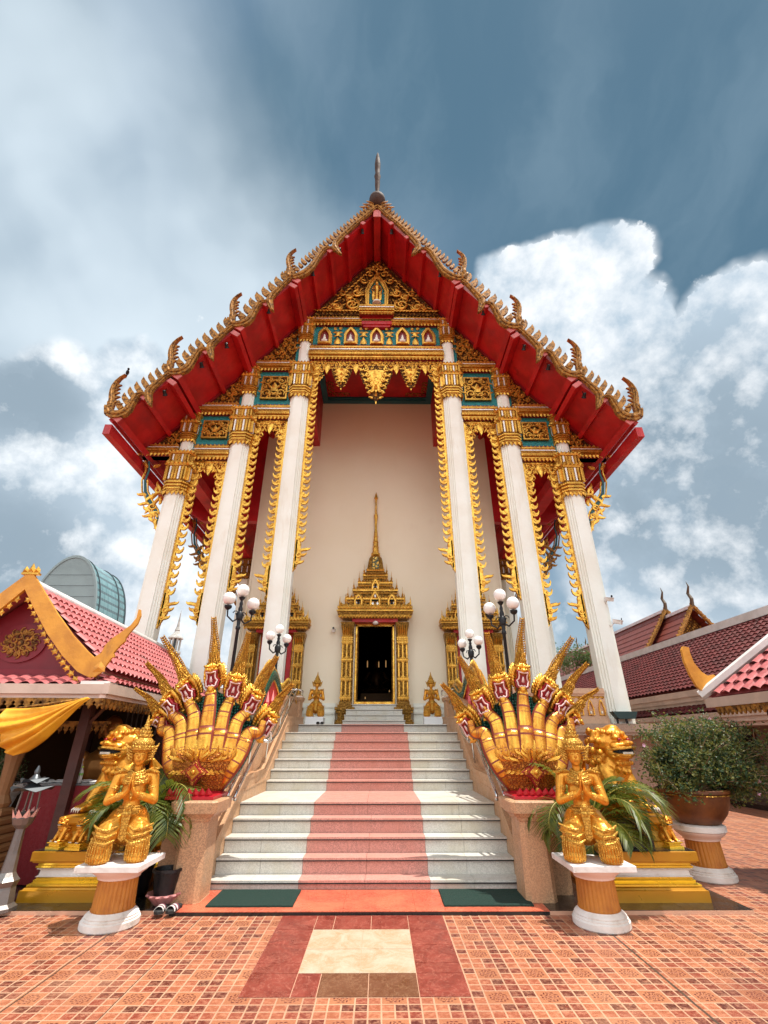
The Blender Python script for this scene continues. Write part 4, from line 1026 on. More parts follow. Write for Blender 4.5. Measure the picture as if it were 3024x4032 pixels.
    for sg in (-1, 1):
        b.lathe([(.035 * s, 0), (.05 * s, .05 * s), (.02 * s, .1 * s), (.045 * s, .2 * s), (.03 * s, .3 * s), (.003, .46 * s)], 8, (cx + sg * 1.02 * s, yf - .40, Z(5.74)), 2)
        b.lathe([(.03 * s, 0), (.03 * s, .08 * s), (.003, .34 * s)], 8, (cx + sg * 1.22 * s, yf - .45, Z(5.74)), 2)
    for xx, za, w, h in ((0, 5.74, .17, .50), (-.58, 5.74, .14, .40), (.58, 5.74, .14, .40), (0, 6.36, .12, .36)):
        framed_arch(b, cx + xx * s, Z(za), w * s, h * s, yf - .46 + (0 if za < 6 else .12), .045 * s, 2, 3, .5)
        b.prism([(cx + (xx - .05) * s, Z(za + .04)), (cx + (xx + .05) * s, Z(za + .04)), (cx + xx * s, Z(za + .24))], yf - .47 + (0 if za < 6 else .12), yf - .44 + (0 if za < 6 else .12), 4)
    tb(b, 'door_crown', [golddoor, relief('crown_green_relief', 14, (.7, .4, .08), (.01, .07, .06), .02, dark=1.5) if op else bpy.data.materials['crown_green_relief'], gold, whitem, dark], dw)
    b = MB(); c = (cx, yf - .16, 0)
    if spire:
        b.rings([[(cx + x * s, yf - .16 + y * s * .7, Z(z)) for x, y in ((-w, -w), (w, -w), (w, w), (-w, w))] for w, z in ((.34, 6.92), (.36, 6.97), (.30, 7.02), (.33, 7.07), (.29, 7.12), (.26, 7.35), (.23, 7.52), (.17, 7.62), (.12, 7.66))], 0)
        b.rings([[(cx + x * s, yf - .30 + y * .12, Z(z)) for x, y in ((-w, -1), (w, -1), (w, 1), (-w, 1))] for w, z in ((.13, 7.10), (.12, 7.35), (.09, 7.55))], 2)
        b.lathe([(.10, 7.64), (.17, 7.70), (.17, 7.76), (.12, 7.80), (.12, 7.84), (.105, 8.0), (.12, 8.02), (.10, 8.04), (.09, 8.2), (.105, 8.22), (.085, 8.24), (.075, 8.42), (.09, 8.44), (.07, 8.46), (.06, 8.7), (.045, 8.72), (.05, 9.1), (.075, 9.28), (.075, 9.36), (.04, 9.42), (.03, 9.8), (.035, 10.02), (.075, 10.1), (.05, 10.2), (.003, 10.38)], 12, c, 1)
        for k in range(8):
            z = 7.02; w = .32
            tooth(b, (cx - w + (k + .5) * 2 * w / 8, yf - .40, z), (1, 0, 0), (0, -1, 0), (0, 0, 1), .08, .14, .02, 1)
    else:
        b.lathe([(.25 * s, 0), (.28 * s, .06), (.2 * s, .12), (.2 * s, .2), (.1 * s, .3), (.06 * s, .4), (.002, .75)], 10, (cx, yf - .16, Z(6.92)), 1)
    tb(b, 'crown_spire', [golddoor, gold, gteal], dw, smooth=False)
    return dw
main_door = doorway(0, 1.0, 2.63, True, True)
doorway(-DX, .86, 2.63, False, False); doorway(DX, .86, 2.63, False, False)
# steps at the main door
for i in range(4):
    b = MB(); w = .93 - .03 * i; y = 14.95 + i * .25; b.box(-w, w, y + .02, 15.95, 1.958 + i * .165, 1.958 + (i + 1) * .165 - .028, 0); b.box(-w - .01, w + .01, y, 15.95, 1.958 + (i + 1) * .165 - .026, 1.958 + (i + 1) * .165, 0); b.box(-w, w, y + .005, y + .05, 1.958 + (i + 1) * .165 - .034, 1.958 + (i + 1) * .165 - .0265, 1)
    tb(b, 'door_step', [st_white, black])
# dome lamp under the lintel
b = MB(); b.ell((.02, 15.72, 5.20 + .0), (.11, .11, .07)); tb(b, 'porch_lamp', [globe_m], smooth=True)
# glimpse of the altar inside
lit = mat('candle_glow', (1, .6, .25), .5)
lit.node_tree.nodes['Principled BSDF'].inputs['Emission Color'].default_value = (1, .55, .2, 1); lit.node_tree.nodes['Principled BSDF'].inputs['Emission Strength'].default_value = .3
b = MB(); b.rects([(.0, 2.63), (0, 3.0), (-.2, 3.0), (-.2, 3.3), (-.45, 3.3), (-.45, 3.6)], 1.2, .9, (0, 24)); b.ell((0, 24, 3.75), (.7, .4, .2)); b.ell((0, 24, 4.25), (.38, .28, .55)); b.ell((0, 23.95, 5.0), (.2, .2, .26)); b.lathe([(.1, 5.2), (.02, 5.5)], 8, (0, 24, 0))
for sg in (-1, 1):
    b.sweep([(sg * .36, 24, 4.6), (sg * .55, 23.9, 4.2), (sg * .2, 23.6, 3.95)], [.12, .1, .08], 8)
al = thing('altar', 'gilded seated image on a stepped altar, faint in the darkness behind the open door', 'altar', (0, 24, 2.63)); o = b.build('altar_image', [mat('altar_bronze', (.10, .045, .01), .4, .5)], al, smooth=True, angle=40); o.location = (0, -24, -2.63)
b = MB()
for x, z, h in ((-.42, 4.7, .26), (.12, 4.7, .22), (.46, 4.7, .28), (.62, 3.6, .04), (-.5, 3.3, .05)):
    b.prism([(x - .022, z), (x + .022, z), (x + .022, z + h), (x, z + h + .06), (x - .022, z + h)], 22.8, 22.84)
o = b.build('altar_light', [lit], al); o.location = (0, -24, -2.63)
# balustrade panels on the terrace between the columns
def balus(x0, x1):
    b = MB()
    for z0, z1, o in ((1.95, 2.05, .05), (2.05, 2.12, .03), (2.12, 2.58, 0), (2.58, 2.63, .03), (2.63, 2.70, .055), (2.70, 2.76, .04)): b.box(x0, x1, 12.2 - o, 12.44 + o, z0, z1 - .0008, 0)
    n = max(1, int((x1 - x0) / .24))
    for i in range(n):
        x = x0 + (i + .5) * (x1 - x0) / n; framed_arch(b, x, 2.14, .075, .36, 12.20, .022, 1, 2, .5, fl=False); b.ell((x, 12.19, 2.20), (.025, .02, .035), 3, nu=6, nv=4)
    teeth_x(b, x0, x1, 12.195, 2.57, -1, .12, .06, .01, 1)
    tb(b, 'balustrade', [cream_b, goldb, darkred, white])
cream_b = granite('balustrade_stone', (.66, .42, .27), .15, 60, .6)
for sg in (-1, 1):
    a, c = sorted((sg * 2.93, sg * 4.05)); balus(a, c); a, c = sorted((sg * 4.69, sg * 5.77)); balus(a, c)
# ================================================================ FIGURES
sgold = mat('statue_gold', (.80, .38, .045), .33, .6, .12, 30, .4, 9, (.62, .24, .02))
sgoldf = relief('statue_ornament_gold', 40, (.88, .50, .08), (.34, .12, .01), .004, .32, .55, dark=.8)
def blobmesh(mb, voxel, smooth=4):
    """fuse overlapping closed lumps into one continuous surface"""
    o = mb.build('tmp', [sgold]); 
    r = o.modifiers.new('r', 'REMESH'); r.mode = 'VOXEL'; r.voxel_size = voxel
    s = o.modifiers.new('s', 'SMOOTH'); s.factor = .5; s.iterations = smooth
    dg = bpy.context.evaluated_depsgraph_get(); dg.update()
    me = bpy.data.meshes.new_from_object(o.evaluated_get(dg))
    v = [tuple(q.co) for q in me.vertices]; f = [tuple(p.vertices) for p in me.polygons]
    bpy.data.objects.remove(o); bpy.data.meshes.remove(me)
    m = MB(); m.add(v, f); return m
def cap(mb, a, b_, ra, rb, n=10):
    a, b_ = Vector(a), Vector(b_); d = (b_ - a); L = d.length; d = d / L
    P, R = [], []
    for q in (-.98, -.8, -.45, 0): P.append(a + d * ra * q); R.append(ra * sqrt(1 - q * q))
    for q in (.25, .5, .75): P.append(a.lerp(b_, q)); R.append(lerp(ra, rb, q))
    for q in (0, .45, .8, .98): P.append(b_ + d * rb * q); R.append(rb * sqrt(1 - q * q))
    mb.sweep(P, R, n)
def kneeler(name, label, cat, loc, rz=0, sc=1.0, group=None):
    t_ = thing(name, label, cat, loc, rz, group); t_.scale = (sc,) * 3
    b = MB()
    b.ell((0, .03, .35), (.135, .10, .085)); b.ell((0, .10, .24), (.15, .11, .15)); b.ell((0, .01, .47), (.088, .068, .12)); b.ell((0, 0, .60), (.125, .082, .12)); b.ell((0, .0, .69), (.152, .08, .08))
    cap(b, (-.145, 0, .735), (.145, 0, .735), .045, .045); cap(b, (0, .0, .74), (0, -.01, .88), .046, .040)
    for s in (-1, 1):
        cap(b, (s * .075, .04, .33), (s * .15, -.13, .22), .125, .108); b.ell((s * .165, -.165, .13), (.102, .092, .138)); b.ell((s * .170, -.165, .055), (.106, .094, .075)); b.ell((s * .205, -.08, .27), (.07, .10, .035), M=T(s * .205, -.08, .27) @ RY(s * .35) @ T(-s * .205, .08, -.27)); b.ell((s * .19, -.12, .21), (.09, .11, .03), M=T(s * .19, -.12, .21) @ RY(s * .3) @ T(-s * .19, .12, -.21))
        cap(b, (s * .155, -.12, .08), (s * .12, .26, .055), .065, .045); b.ell((s * .12, .32, .05), (.045, .09, .045))
        cap(b, (s * .172, .0, .725), (s * .222, -.045, .515), .056, .044); cap(b, (s * .222, -.05, .508), (s * .062, -.165, .575), .044, .029)
    # head
    b.ell((0, -.012, .93), (.076, .080, .098)); b.ell((0, -.03, .893), (.060, .066, .066)); b.ell((0, -.066, .850), (.026, .022, .020))
    # folds of the lower cloth
    for s in (-1, 1):
        for k in range(3):
            P = [(s * (.03 + .02 * k), -.05 - .03 * k, .40 - .035 * k), (s * .13, -.14 - .03 * k, .345 - .05 * k), (s * .23, -.12, .30 - .05 * k)]
            b.sweep(P, [.015, .026, .012], 6)
    b.ell((0, -.10, .30), (.03, .03, .08))
    m = blobmesh(b, .0075, 3); body = m.build('body', [sgold], t_, smooth=True)
    # face and hands added crisp
    b = MB()
    b.add([(-.006, -.078, .955), (.006, -.078, .955), (.013, -.084, .918), (-.013, -.084, .918), (0, -.102, .922), (0, -.080, .908)], [(0, 1, 4), (1, 2, 4), (0, 4, 3), (3, 4, 5), (4, 2, 5)])
    for s in (-1, 1):
        b.sweep([(s * .012, -.079, .957), (s * .026, -.076, .966), (s * .044, -.064, .960)], [.0022, .0035, .0015], 5)
        b.ell((s * .027, -.069, .944), (.0135, .008, .0055)); b.sweep([(s * .013, -.0755, .9445), (s * .027, -.078, .9405), (s * .042, -.067, .9445)], [.001, .002, .001], 5)
        b.ell((s * .062, -.005, .925), (.008, .016, .032))
    b.sweep([(-.019, -.074, .893), (0, -.083, .896), (.019, -.074, .893)], [.001, .0042, .001], 5); b.sweep([(-.015, -.074, .887), (0, -.081, .886), (.015, -.074, .887)], [.001, .0045, .001], 5)
    b.v = [(x * 1.27, -.012 + (y + .012) * 1.25, .93 + (z - .935) * 1.24) for x, y, z in b.v]
    b.build('face', [mat('statue_face_gold', (.62, .26, .025), .34, .5) if 'statue_face_gold' not in bpy.data.materials else bpy.data.materials['statue_face_gold']], t_, smooth=True)
    b = MB()
    for s in (-1, 1):
        cap(b, (s * .052, -.170, .580), (s * .020, -.190, .625), .026, .021); b.ell((s * .0135, -.190, .648), (.0135, .032, .040))
        for k, (yy, L) in enumerate(((-.214, .085), (-.199, .100), (-.184, .096), (-.169, .080))):
            cap(b, (s * .0115, yy + .003, .668), (s * .0085, yy, .668 + L * .5), .0092, .0085, 8); cap(b, (s * .0085, yy, .668 + L * .5), (s * .006, yy + .003, .668 + L), .0083, .0062, 8)
        cap(b, (s * .018, -.212, .635), (s * .012, -.232, .672), .010, .0085, 8); cap(b, (s * .012, -.232, .672), (s * .009, -.234, .700), .0085, .007, 8)
    b.build('hands', [sgold], t_, smooth=True)
    # crown
    b = MB()
    b.lathe([(.060, .955), (.074, .975), (.086, .985), (.088, .998), (.078, 1.004), (.083, 1.014), (.080, 1.026), (.076, 1.03), (.081, 1.05), (.072, 1.082), (.052, 1.104), (.056, 1.110), (.058, 1.118), (.046, 1.122), (.043, 1.145), (.047, 1.150), (.036, 1.156), (.032, 1.180), (.037, 1.186), (.026, 1.192), (.021, 1.222), (.026, 1.228), (.017, 1.235), (.012, 1.28), (.004, 1.335)], 20)
    for rr, z, n, w, h in ((.082, .998, 18, .026, .040), (.078, 1.03, 14, .03, .045), (.054, 1.112, 12, .025, .03), (.042, 1.15, 10, .022, .026), (.032, 1.187, 8, .02, .024)):
        for k in range(n):
            a = 2 * pi * k / n; o = Vector((cos(a), sin(a), 0)); tooth(b, Vector((0, 0, z)) + o * rr, (-sin(a), cos(a), 0), o, (Vector((0, 0, 1)) + o * .12).normalized(), w, h, .008)
    for s in (-1, 1):   # ear flares
        for k in range(5):
            z = .885 + k * .026; P = [(s * .062, -.01, z), (s * .085, -.02, z + .008), (s * (.098 + .006 * k), -.02, z + .035), (s * (.092 + .009 * k), -.015, z + .062)]
            b.sweep(P, [.010, .013, .009, .002], 6)
    b.v = [(x * 1.30, -.012 + (y + .0) * 1.27, z) for x, y, z in b.v]
    b.build('crown', [sgoldf], t_, smooth=True, angle=35)
    # collar, epaulettes, armlets, bangles, belt, sash
    b = MB()
    for k, (rx, ry, z, w) in enumerate(((.062, .055, .795, .012), (.085, .072, .772, .012), (.108, .084, .742, .013), (.122, .090, .708, .012))):
        P = [(rx * cos(a), -.006 + ry * sin(a) - .012, z - .03 * max(0, -sin(a))) for a in [2 * pi * i / 24 for i in range(25)]]
        b.sweep(P, w, 6)
        for i in range(22):
            a = pi + pi * (i + .5) / 22; o = Vector((cos(a) * .7, sin(a), 0)).normalized()
            tooth(b, (rx * cos(a), -.018 + ry * sin(a) - .006, z - .03 * max(0, -sin(a)) - .004), (-sin(a), cos(a), 0), o, (0, 0, -1), .022, .030, .010)
    for i in range(6): tooth(b, (0, -.090 - .002 * i, .70 - i * .03), (1, 0, 0), (0, -1, 0), (0, 0, -1), .085 - .012 * i, .045, .014)
    for s in (-1, 1):
        for k in range(5):
            P = [(s * (.09 + .022 * k), -.035 + .006 * k, .775 - .004 * k), (s * (.125 + .022 * k), -.05, .790 - .006 * k), (s * (.15 + .020 * k), -.03, .815 - .012 * k)]
            b.sweep(P, [.010, .014, .002], 6)
        b.sweep([(s * .17, -.0, .80), (s * .205, -.01, .80), (s * .222, -.01, .835)], [.012, .014, .002], 6)
        for f, rr in ((.42, .052), (.50, .055), (.58, .051)):
            c = Vector((s * .165, 0, .725)).lerp(Vector((s * .212, -.045, .515)), f); d = Vector((s * .047, -.045, -.21)).normalized()
            b.sweep([c - d * .008, c, c + d * .008], [rr * .92, rr, rr * .92], 12)
        for f, rr in ((.62, .038), (.70, .037), (.78, .036), (.86, .035)):
            c = Vector((s * .212, -.05, .508)).lerp(Vector((s * .062, -.165, .575)), f); d = Vector((-s * .15, -.115, .067)).normalized()
            b.sweep([c - d * .006, c, c + d * .006], [rr * .88, rr, rr * .88], 12)
        tooth(b, (s * .215, -.045, .60), (0, 1, 0), (s, 0, 0), (0, 0, 1), .05, .06, .02)
    b.build('jewellery', [sgoldf], t_, smooth=True, angle=45)
    b = MB()
    for z, rx, ry, w in ((.425, .118, .088, .016), (.395, .132, .100, .018), (.452, .104, .080, .010)):
        b.sweep([(rx * cos(a), .015 + ry * sin(a), z) for a in [2 * pi * i / 24 for i in range(25)]], w, 6)
    for i in range(16):
        a = pi + pi * (i + .5) / 16; tooth(b, (.135 * cos(a), .012 + .108 * sin(a), .405), (-sin(a), cos(a), 0), (cos(a), sin(a), 0), (0, 0, -1), .030, .045, .016)
    b.prism([(-.035, .47), (.035, .47), (.042, .40), (.030, .28), (.042, .20), (0, .165), (-.042, .20), (-.030, .28), (-.042, .40)], -.135, -.085)
    b.ell((0, -.115, .455), (.038, .03, .035)); b.ell((0, -.12, .40), (.045, .03, .03))
    for s in (-1, 1):
        for k in range(3):
            z = .30 - .055 * k; P = [(s * .05, -.16 - .02 * k, z), (s * .12, -.245 - .008 * k, z - .03), (s * .21, -.235, z - .012), (s * .275, -.13, z + .01)]
            b.sweep(P, [.008, .018, .018, .008], 6)
        for k in range(13):
            a = lerp(-1.5, 1.6, k / 12); x = s * .170 + .105 * sin(a); y = -.165 - .094 * cos(a)
            b.sweep([(s * .168 + (x - s * .168) * .86, y + .016, .215), (x, y, .13), (x, y, .06), (s * .168 + (x - s * .168) * .92, y + .008, .015)], .006, 5)
    b.build('waistcloth', [sgoldf], t_, smooth=True, angle=45)
    return t_
# drum pedestals
ochre = mat('ochre_paint', (.52, .20, .025), .5, 0, .2, 14, .25, 5, (.40, .13, .015)); wpaint = mat('chalky_white_paint', (.80, .77, .74), .6, 0, .25, 22, .15, 3, (.66, .60, .54), stain=((.42, .36, .30), 5, 1.2))
pinkw = mat('pinkish_white_paint', (.80, .62, .54), .6, 0, .2, 20, .12, 3)
def fluted(mb, z0, z1, r0, r1, n=28, m=0, c=(0, 0)):
    R = []
    for z, f in ((z0, 1.0), (z0 + .012, .97), (z0 + .014, .97)): pass
    N = n * 6
    for i in range(7):
        q = i / 6; r = lerp(r0, r1, q); z = lerp(z0, z1, q); dp = .011 * (1 if 0 < i < 6 else 0)
        R.append([(c[0] + (r - dp * max(0, sin(2 * pi * k / 6)) ** .7) * cos(2 * pi * k / N), c[1] + (r - dp * max(0, sin(2 * pi * k / 6)) ** .7) * sin(2 * pi * k / N), z) for k in range(N)])
    mb.rings(R, m)
def pedestal(loc, label, sc=1.0, group='white and ochre fluted pedestals', top='square', rz=0):
    t_ = thing('pedestal', label, 'pedestal', loc, rz, group); t_.scale = (sc,) * 3
    b = MB(); b.lathe([(.255, 0), (.265, .01), (.265, .055), (.250, .065), (.252, .075), (.235, .085), (.240, .095), (.225, .11), (.205, .12), (.200, .128)], 40); b.build('base', [wpaint], t_, smooth=True, angle=40)
    b = MB(); fluted(b, .126, .375, .192, .180); 
    for k in range(28):
        a = 2 * pi * (k + .25) / 28; b.ell((.196 * cos(a), .196 * sin(a), .138), (.006, .006, .005), nu=6, nv=4)
    b.build('drum', [ochre], t_, smooth=True, angle=60)
    b = MB(); b.lathe([(.182, .374), (.195, .378), (.197, .39), (.20, .395), (.225, .415), (.255, .435), (.27, .455), (.272, .462), (.2, .463)], 40); b.build('capital', [pinkw], t_, smooth=True, angle=50)
    b = MB()
    if top == 'square': b.rects([(-.01, .4635), (0, .468), (.0, .512), (-.006, .518)], .305, .305)
    else: b.lathe([(.27, .4635), (.285, .47), (.285, .52), (.27, .53)], 40)
    b.build('slab', [wpaint], t_, smooth=(top != 'square'), angle=40)
    return t_
pedestal((-2.43, 5.75, 0), 'fluted ochre and white pedestal under the kneeling figure beside the sandals', 1.0)
pedestal((2.33, 5.72, 0), 'fluted ochre and white pedestal under the kneeling figure at the right of the steps', 1.0)
kneeler('kneeling_statue', 'large gold kneeling figure in tall crown, palms joined, nearest the sandals', 'statue', (-2.46, 5.74, .519), radians(15), 1.0, 'large kneeling gold statues')
kneeler('kneeling_statue', 'large gold kneeling figure in tall crown before the palm at the right', 'statue', (2.32, 5.70, .519), radians(-13), 1.0, 'large kneeling gold statues')
for s, lb in ((-1, 'small gold praying figure on a white box left of the central doorway'), (1, 'small gold praying figure on a white box right of the central doorway')):
    bx = MB(); bx.rects([(0, 0), (0, .24), (-.01, .25)], .26, .24); o = bx.build('white_box', [mat('white_box_paint', (.85, .85, .85), .5)]); o.location = (s * 1.74, 14.9, 1.957); tag(o, 'plain white block ' + ('left' if s < 0 else 'right') + ' of the doorway steps under a small gold figure', 'block', 'white blocks by the door')
    src = [q for q in bpy.data.objects if q.name == 'kneeling_statue'][0]
    c = copy_tree(src); c.location = (s * 1.74, 14.9, 2.209); c.scale = (.96,) * 3; c.rotation_euler = (0, 0, radians(s * -3)); c['label'] = lb; c['group'] = 'small praying guards by the door'
# ================================================================ SEVEN-HEADED SERPENTS
scale_m = bpy.data.materials.new('green_scales'); scale_m.use_nodes = True
def _scales():
    k = NT(scale_m.node_tree); b = k.n['Principled BSDF']; tcx = k.node('ShaderNodeTexCoord').outputs['Object']
    d = k.voro(tcx, 26, 'F1', rnd=.35); e = k.voro(tcx, 26, 'DISTANCE_TO_EDGE', rnd=.35)
    c = k.mix(k.sstep(d, .1, .6), (.02, .20, .11), (.005, .055, .04)); c = k.mix(k.sstep(e, .0, .07, 1, 0), c, (.004, .03, .02))
    k.set(b.inputs['Base Color'], c); b.inputs['Roughness'].default_value = .22; b.inputs['Metallic'].default_value = .2
    bn = k.node('ShaderNodeBump', {'Strength': .9, 'Distance': .02, 'Height': k.m('SUBTRACT', 1, d)}); k.l.new(bn.outputs[0], b.inputs['Normal'])
_scales()
bellyg = mat('serpent_belly_gold', (.84, .44, .06), .22, .72, .6, 9, .5, 3.5, (.50, .17, .02))
lipw = mat('pale_pink_lip', (.82, .60, .58), .4); redl = mat('mouth_red', (.30, .01, .015), .3); pinkc = mat('pink_crest_paint', (.75, .16, .16), .45)
linem = mat('brown_red_line', (.22, .03, .01), .5)
corange = relief('orange_gold_collar', 30, (.70, .27, .035), (.26, .035, .01), .01, .35, .5, dark=1.3)
def bez(P, n):
    """Catmull-Rom through points"""
    P = [Vector(p) for p in P]; P = [P[0] * 2 - P[1]] + P + [P[-1] * 2 - P[-2]]; out = []
    for i in range(1, len(P) - 2):
        for k in range(n):
            t_ = k / n; a, b_, c, d = P[i - 1:i + 3]
            out.append(.5 * ((2 * b_) + (-a + c) * t_ + (2 * a - 5 * b_ + 4 * c - d) * t_ * t_ + (-a + 3 * b_ - 3 * c + d) * t_ ** 3))
    out.append(P[-2]); return out
def serpent_neck(mb, path, wid, dep):
    pts = bez(path, 16); N = len(pts); ts = []; q = 0
    base = [i / 48 for i in range(49)]
    for L in (.16, .26, .36, .47, .58, .69, .80, .90): base += [L, L + .012, L + .030, L + .042]
    ts = sorted(base)
    def at(t_):
        f = t_ * (N - 1); i = min(int(f), N - 2); return pts[i].lerp(pts[i + 1], f - i), (pts[min(i + 2, N - 1)] - pts[max(i - 1, 0)]).normalized()
    n = 16; R = []; U = Vector((0, -1, 0))
    for t_ in ts:
        p, d = at(t_); a = (U - d * U.dot(d)).normalized(); w = d.cross(a); ww = wid(t_); dd = dep(t_)
        R.append([tuple(p + a * dd * cos(2 * pi * k / n) + w * ww * sin(2 * pi * k / n)) for k in range(n)])
    lines = set()
    for i in range(len(ts) - 1):
        for L in (.16, .26, .36, .47, .58, .69, .80, .90):
            if abs(ts[i] - L) < 1e-6 or abs(ts[i] - L - .030) < 1e-6: lines.add(i)
    vs = [p for r in R for p in r]; fs, ms = [], []
    for i in range(len(R) - 1):
        for j in range(n):
            fs.append((i * n + j, i * n + (j + 1) % n, (i + 1) * n + (j + 1) % n, (i + 1) * n + j))
            jj = j if j < n / 2 else n - 1 - j
            ms.append((3 if i in lines else 0) if jj <= 1 else 3 if jj == 2 else 2)
    mb.add(vs, fs, ms)
def head_parts():
    h, mo, cr, lp = MB(), MB(), MB(), MB()
    rg = random.Random(4)
    # skull, cheeks, snout, jaw
    h.ell((0, .03, .02), (.085, .09, .11)); h.ell((0, -.055, .085), (.062, .075, .038)); h.ell((0, -.11, .105), (.045, .04, .03)); h.ell((0, -.07, -.105), (.055, .065, .035)); h.ell((0, -.10, -.125), (.035, .035, .045)); h.ell((0, .05, -.12), (.07, .06, .06))
    for s in (-1, 1):
        h.ell((s * .05, -.05, .115), (.026, .03, .026)); h.ell((s * .03, -.135, .115), (.018, .02, .018))
        for k in range(9):
            a = radians(-60 + k * 20); L = .07 + .03 * rg.random()
            P = [(s * (.06 + .01 * cos(a)), .0, .09 * sin(a)), (s * (.075 + .035 * cos(a)), -.02, .12 * sin(a) + .01), (s * (.075 + .05 * cos(a)), -.01, .13 * sin(a) + .07)]
            h.sweep(P, [.018, .024, .003], 5)
            P = [(s * .06, .04, .08 * sin(a)), (s * (.085 + .04 * cos(a)), .05, .11 * sin(a) + .02), (s * (.10 + .05 * cos(a)), .07, .13 * sin(a) + .07)]
            h.sweep(P, [.018, .024, .003], 5)
        for k in range(5): h.sweep([(s * .02 * k, -.03, .12 + .01 * k), (s * (.02 * k + .02), -.06, .16), (s * (.02 * k + .015), -.05, .20 - .012 * k)], [.016, .018, .003], 5)
        for k in range(3): h.sweep([(s * .02 * (k + .3), -.09, -.14), (s * .022 * (k + .6), -.115, -.175), (s * .02 * (k + .4), -.10, -.205 + .01 * k)], [.014, .013, .002], 5)
    # mouth
    mo.add([(-.058, -.085, .075), (.058, -.085, .075), (.072, -.075, -.02), (.055, -.085, -.09), (-.055, -.085, -.09), (-.072, -.075, -.02), (0, -.02, 0)], [(0, 6, 1), (1, 6, 2), (2, 6, 3), (3, 6, 4), (4, 6, 5), (5, 6, 0)])
    mo.box(-.062, .062, -.083, .0, -.085, .07)
    for s in (-1, 1):
        P = [(0, -.128, .078), (s * .035, -.125, .080), (s * .058, -.108, .084), (s * .050, -.100, .045), (s * .052, -.095, .005), (s * .074, -.080, -.022), (s * .064, -.095, -.045), (s * .060, -.105, -.080), (s * .040, -.112, -.092), (s * .02, -.118, -.078), (0, -.12, -.088)]
        lp.sweep(P, .0095, 6)
        P = [(s * (abs(x) * 1.22), y + .03, z * 1.18) for x, y, z in P]; mo.sweep(P, .013, 6)
    mo.ell((0, -.09, -.06), (.02, .04, .012)); lp.prism([(-.018, -.04), (.018, -.04), (.010, .03), (-.010, .03)], -.105, -.095)
    return h, mo, lp
def crest_mesh(L):
    cr = MB(); N = 26; Lp, Rp = [], []
    c = [(0.02 + .03 * sin(q * 5) * q, .13 + L * q) for q in [i / N for i in range(N + 1)]]
    R = []
    for i, (y, z) in enumerate(c):
        q = i / N; w = .046 * (1 - q) ** .8 * (1.15 - .2 * cos(q * 9)) + .004; dpt = .045 * (1 - q) ** .8 + .004
        R.append([(w * cos(2 * pi * k / 8), y + dpt * sin(2 * pi * k / 8), z) for k in range(8)])
    cr.rings(R)
    for row, (zz_, rr, L2, nn_) in enumerate(((.10, .075, .12, 9), (.16, .062, .12, 8), (.23, .05, .11, 7))):
        for k in range(nn_):
            a = -pi * 1.05 + pi * 1.1 * (k + .5) / nn_ ; dx, dy = cos(a), sin(a) * .8
            cr.sweep([(dx * rr * .5, dy * rr * .5 + .02, zz_), (dx * rr, dy * rr + .02, zz_ + L2 * .35), (dx * rr * 1.15, dy * rr * 1.1 + .02, zz_ + L2 * .7), (dx * rr * 1.0, dy * rr + .02, zz_ + L2)], [.014, .018, .012, .002], 5)
    for i in range(1, 22):
        q = i / 22; z = .15 + L * q; y = .02 + .03 * sin(q * 5) * q; w = .046 * (1 - q) ** .8 * (1.15 - .2 * cos(q * 9)) + .004
        for s in (-1, 1):
            cr.sweep([(s * w * .7, y, z), (s * (w + .016), y, z + .008), (s * (w + .024), y, z + .034)], [.012, .011, .002], 5)
        cr.sweep([(0, y - .045 * (1 - q), z), (0, y - .055 * (1 - q) - .006, z + .004), (0, y - .06 * (1 - q) - .004, z + .026)], [.010, .008, .002], 5)
    return cr
crestm = relief('crest_carved_gold', 38, (.80, .42, .05), (.25, .07, .01), .008, .34, .6, dark=1.1)
hh, hm, hl = head_parts()
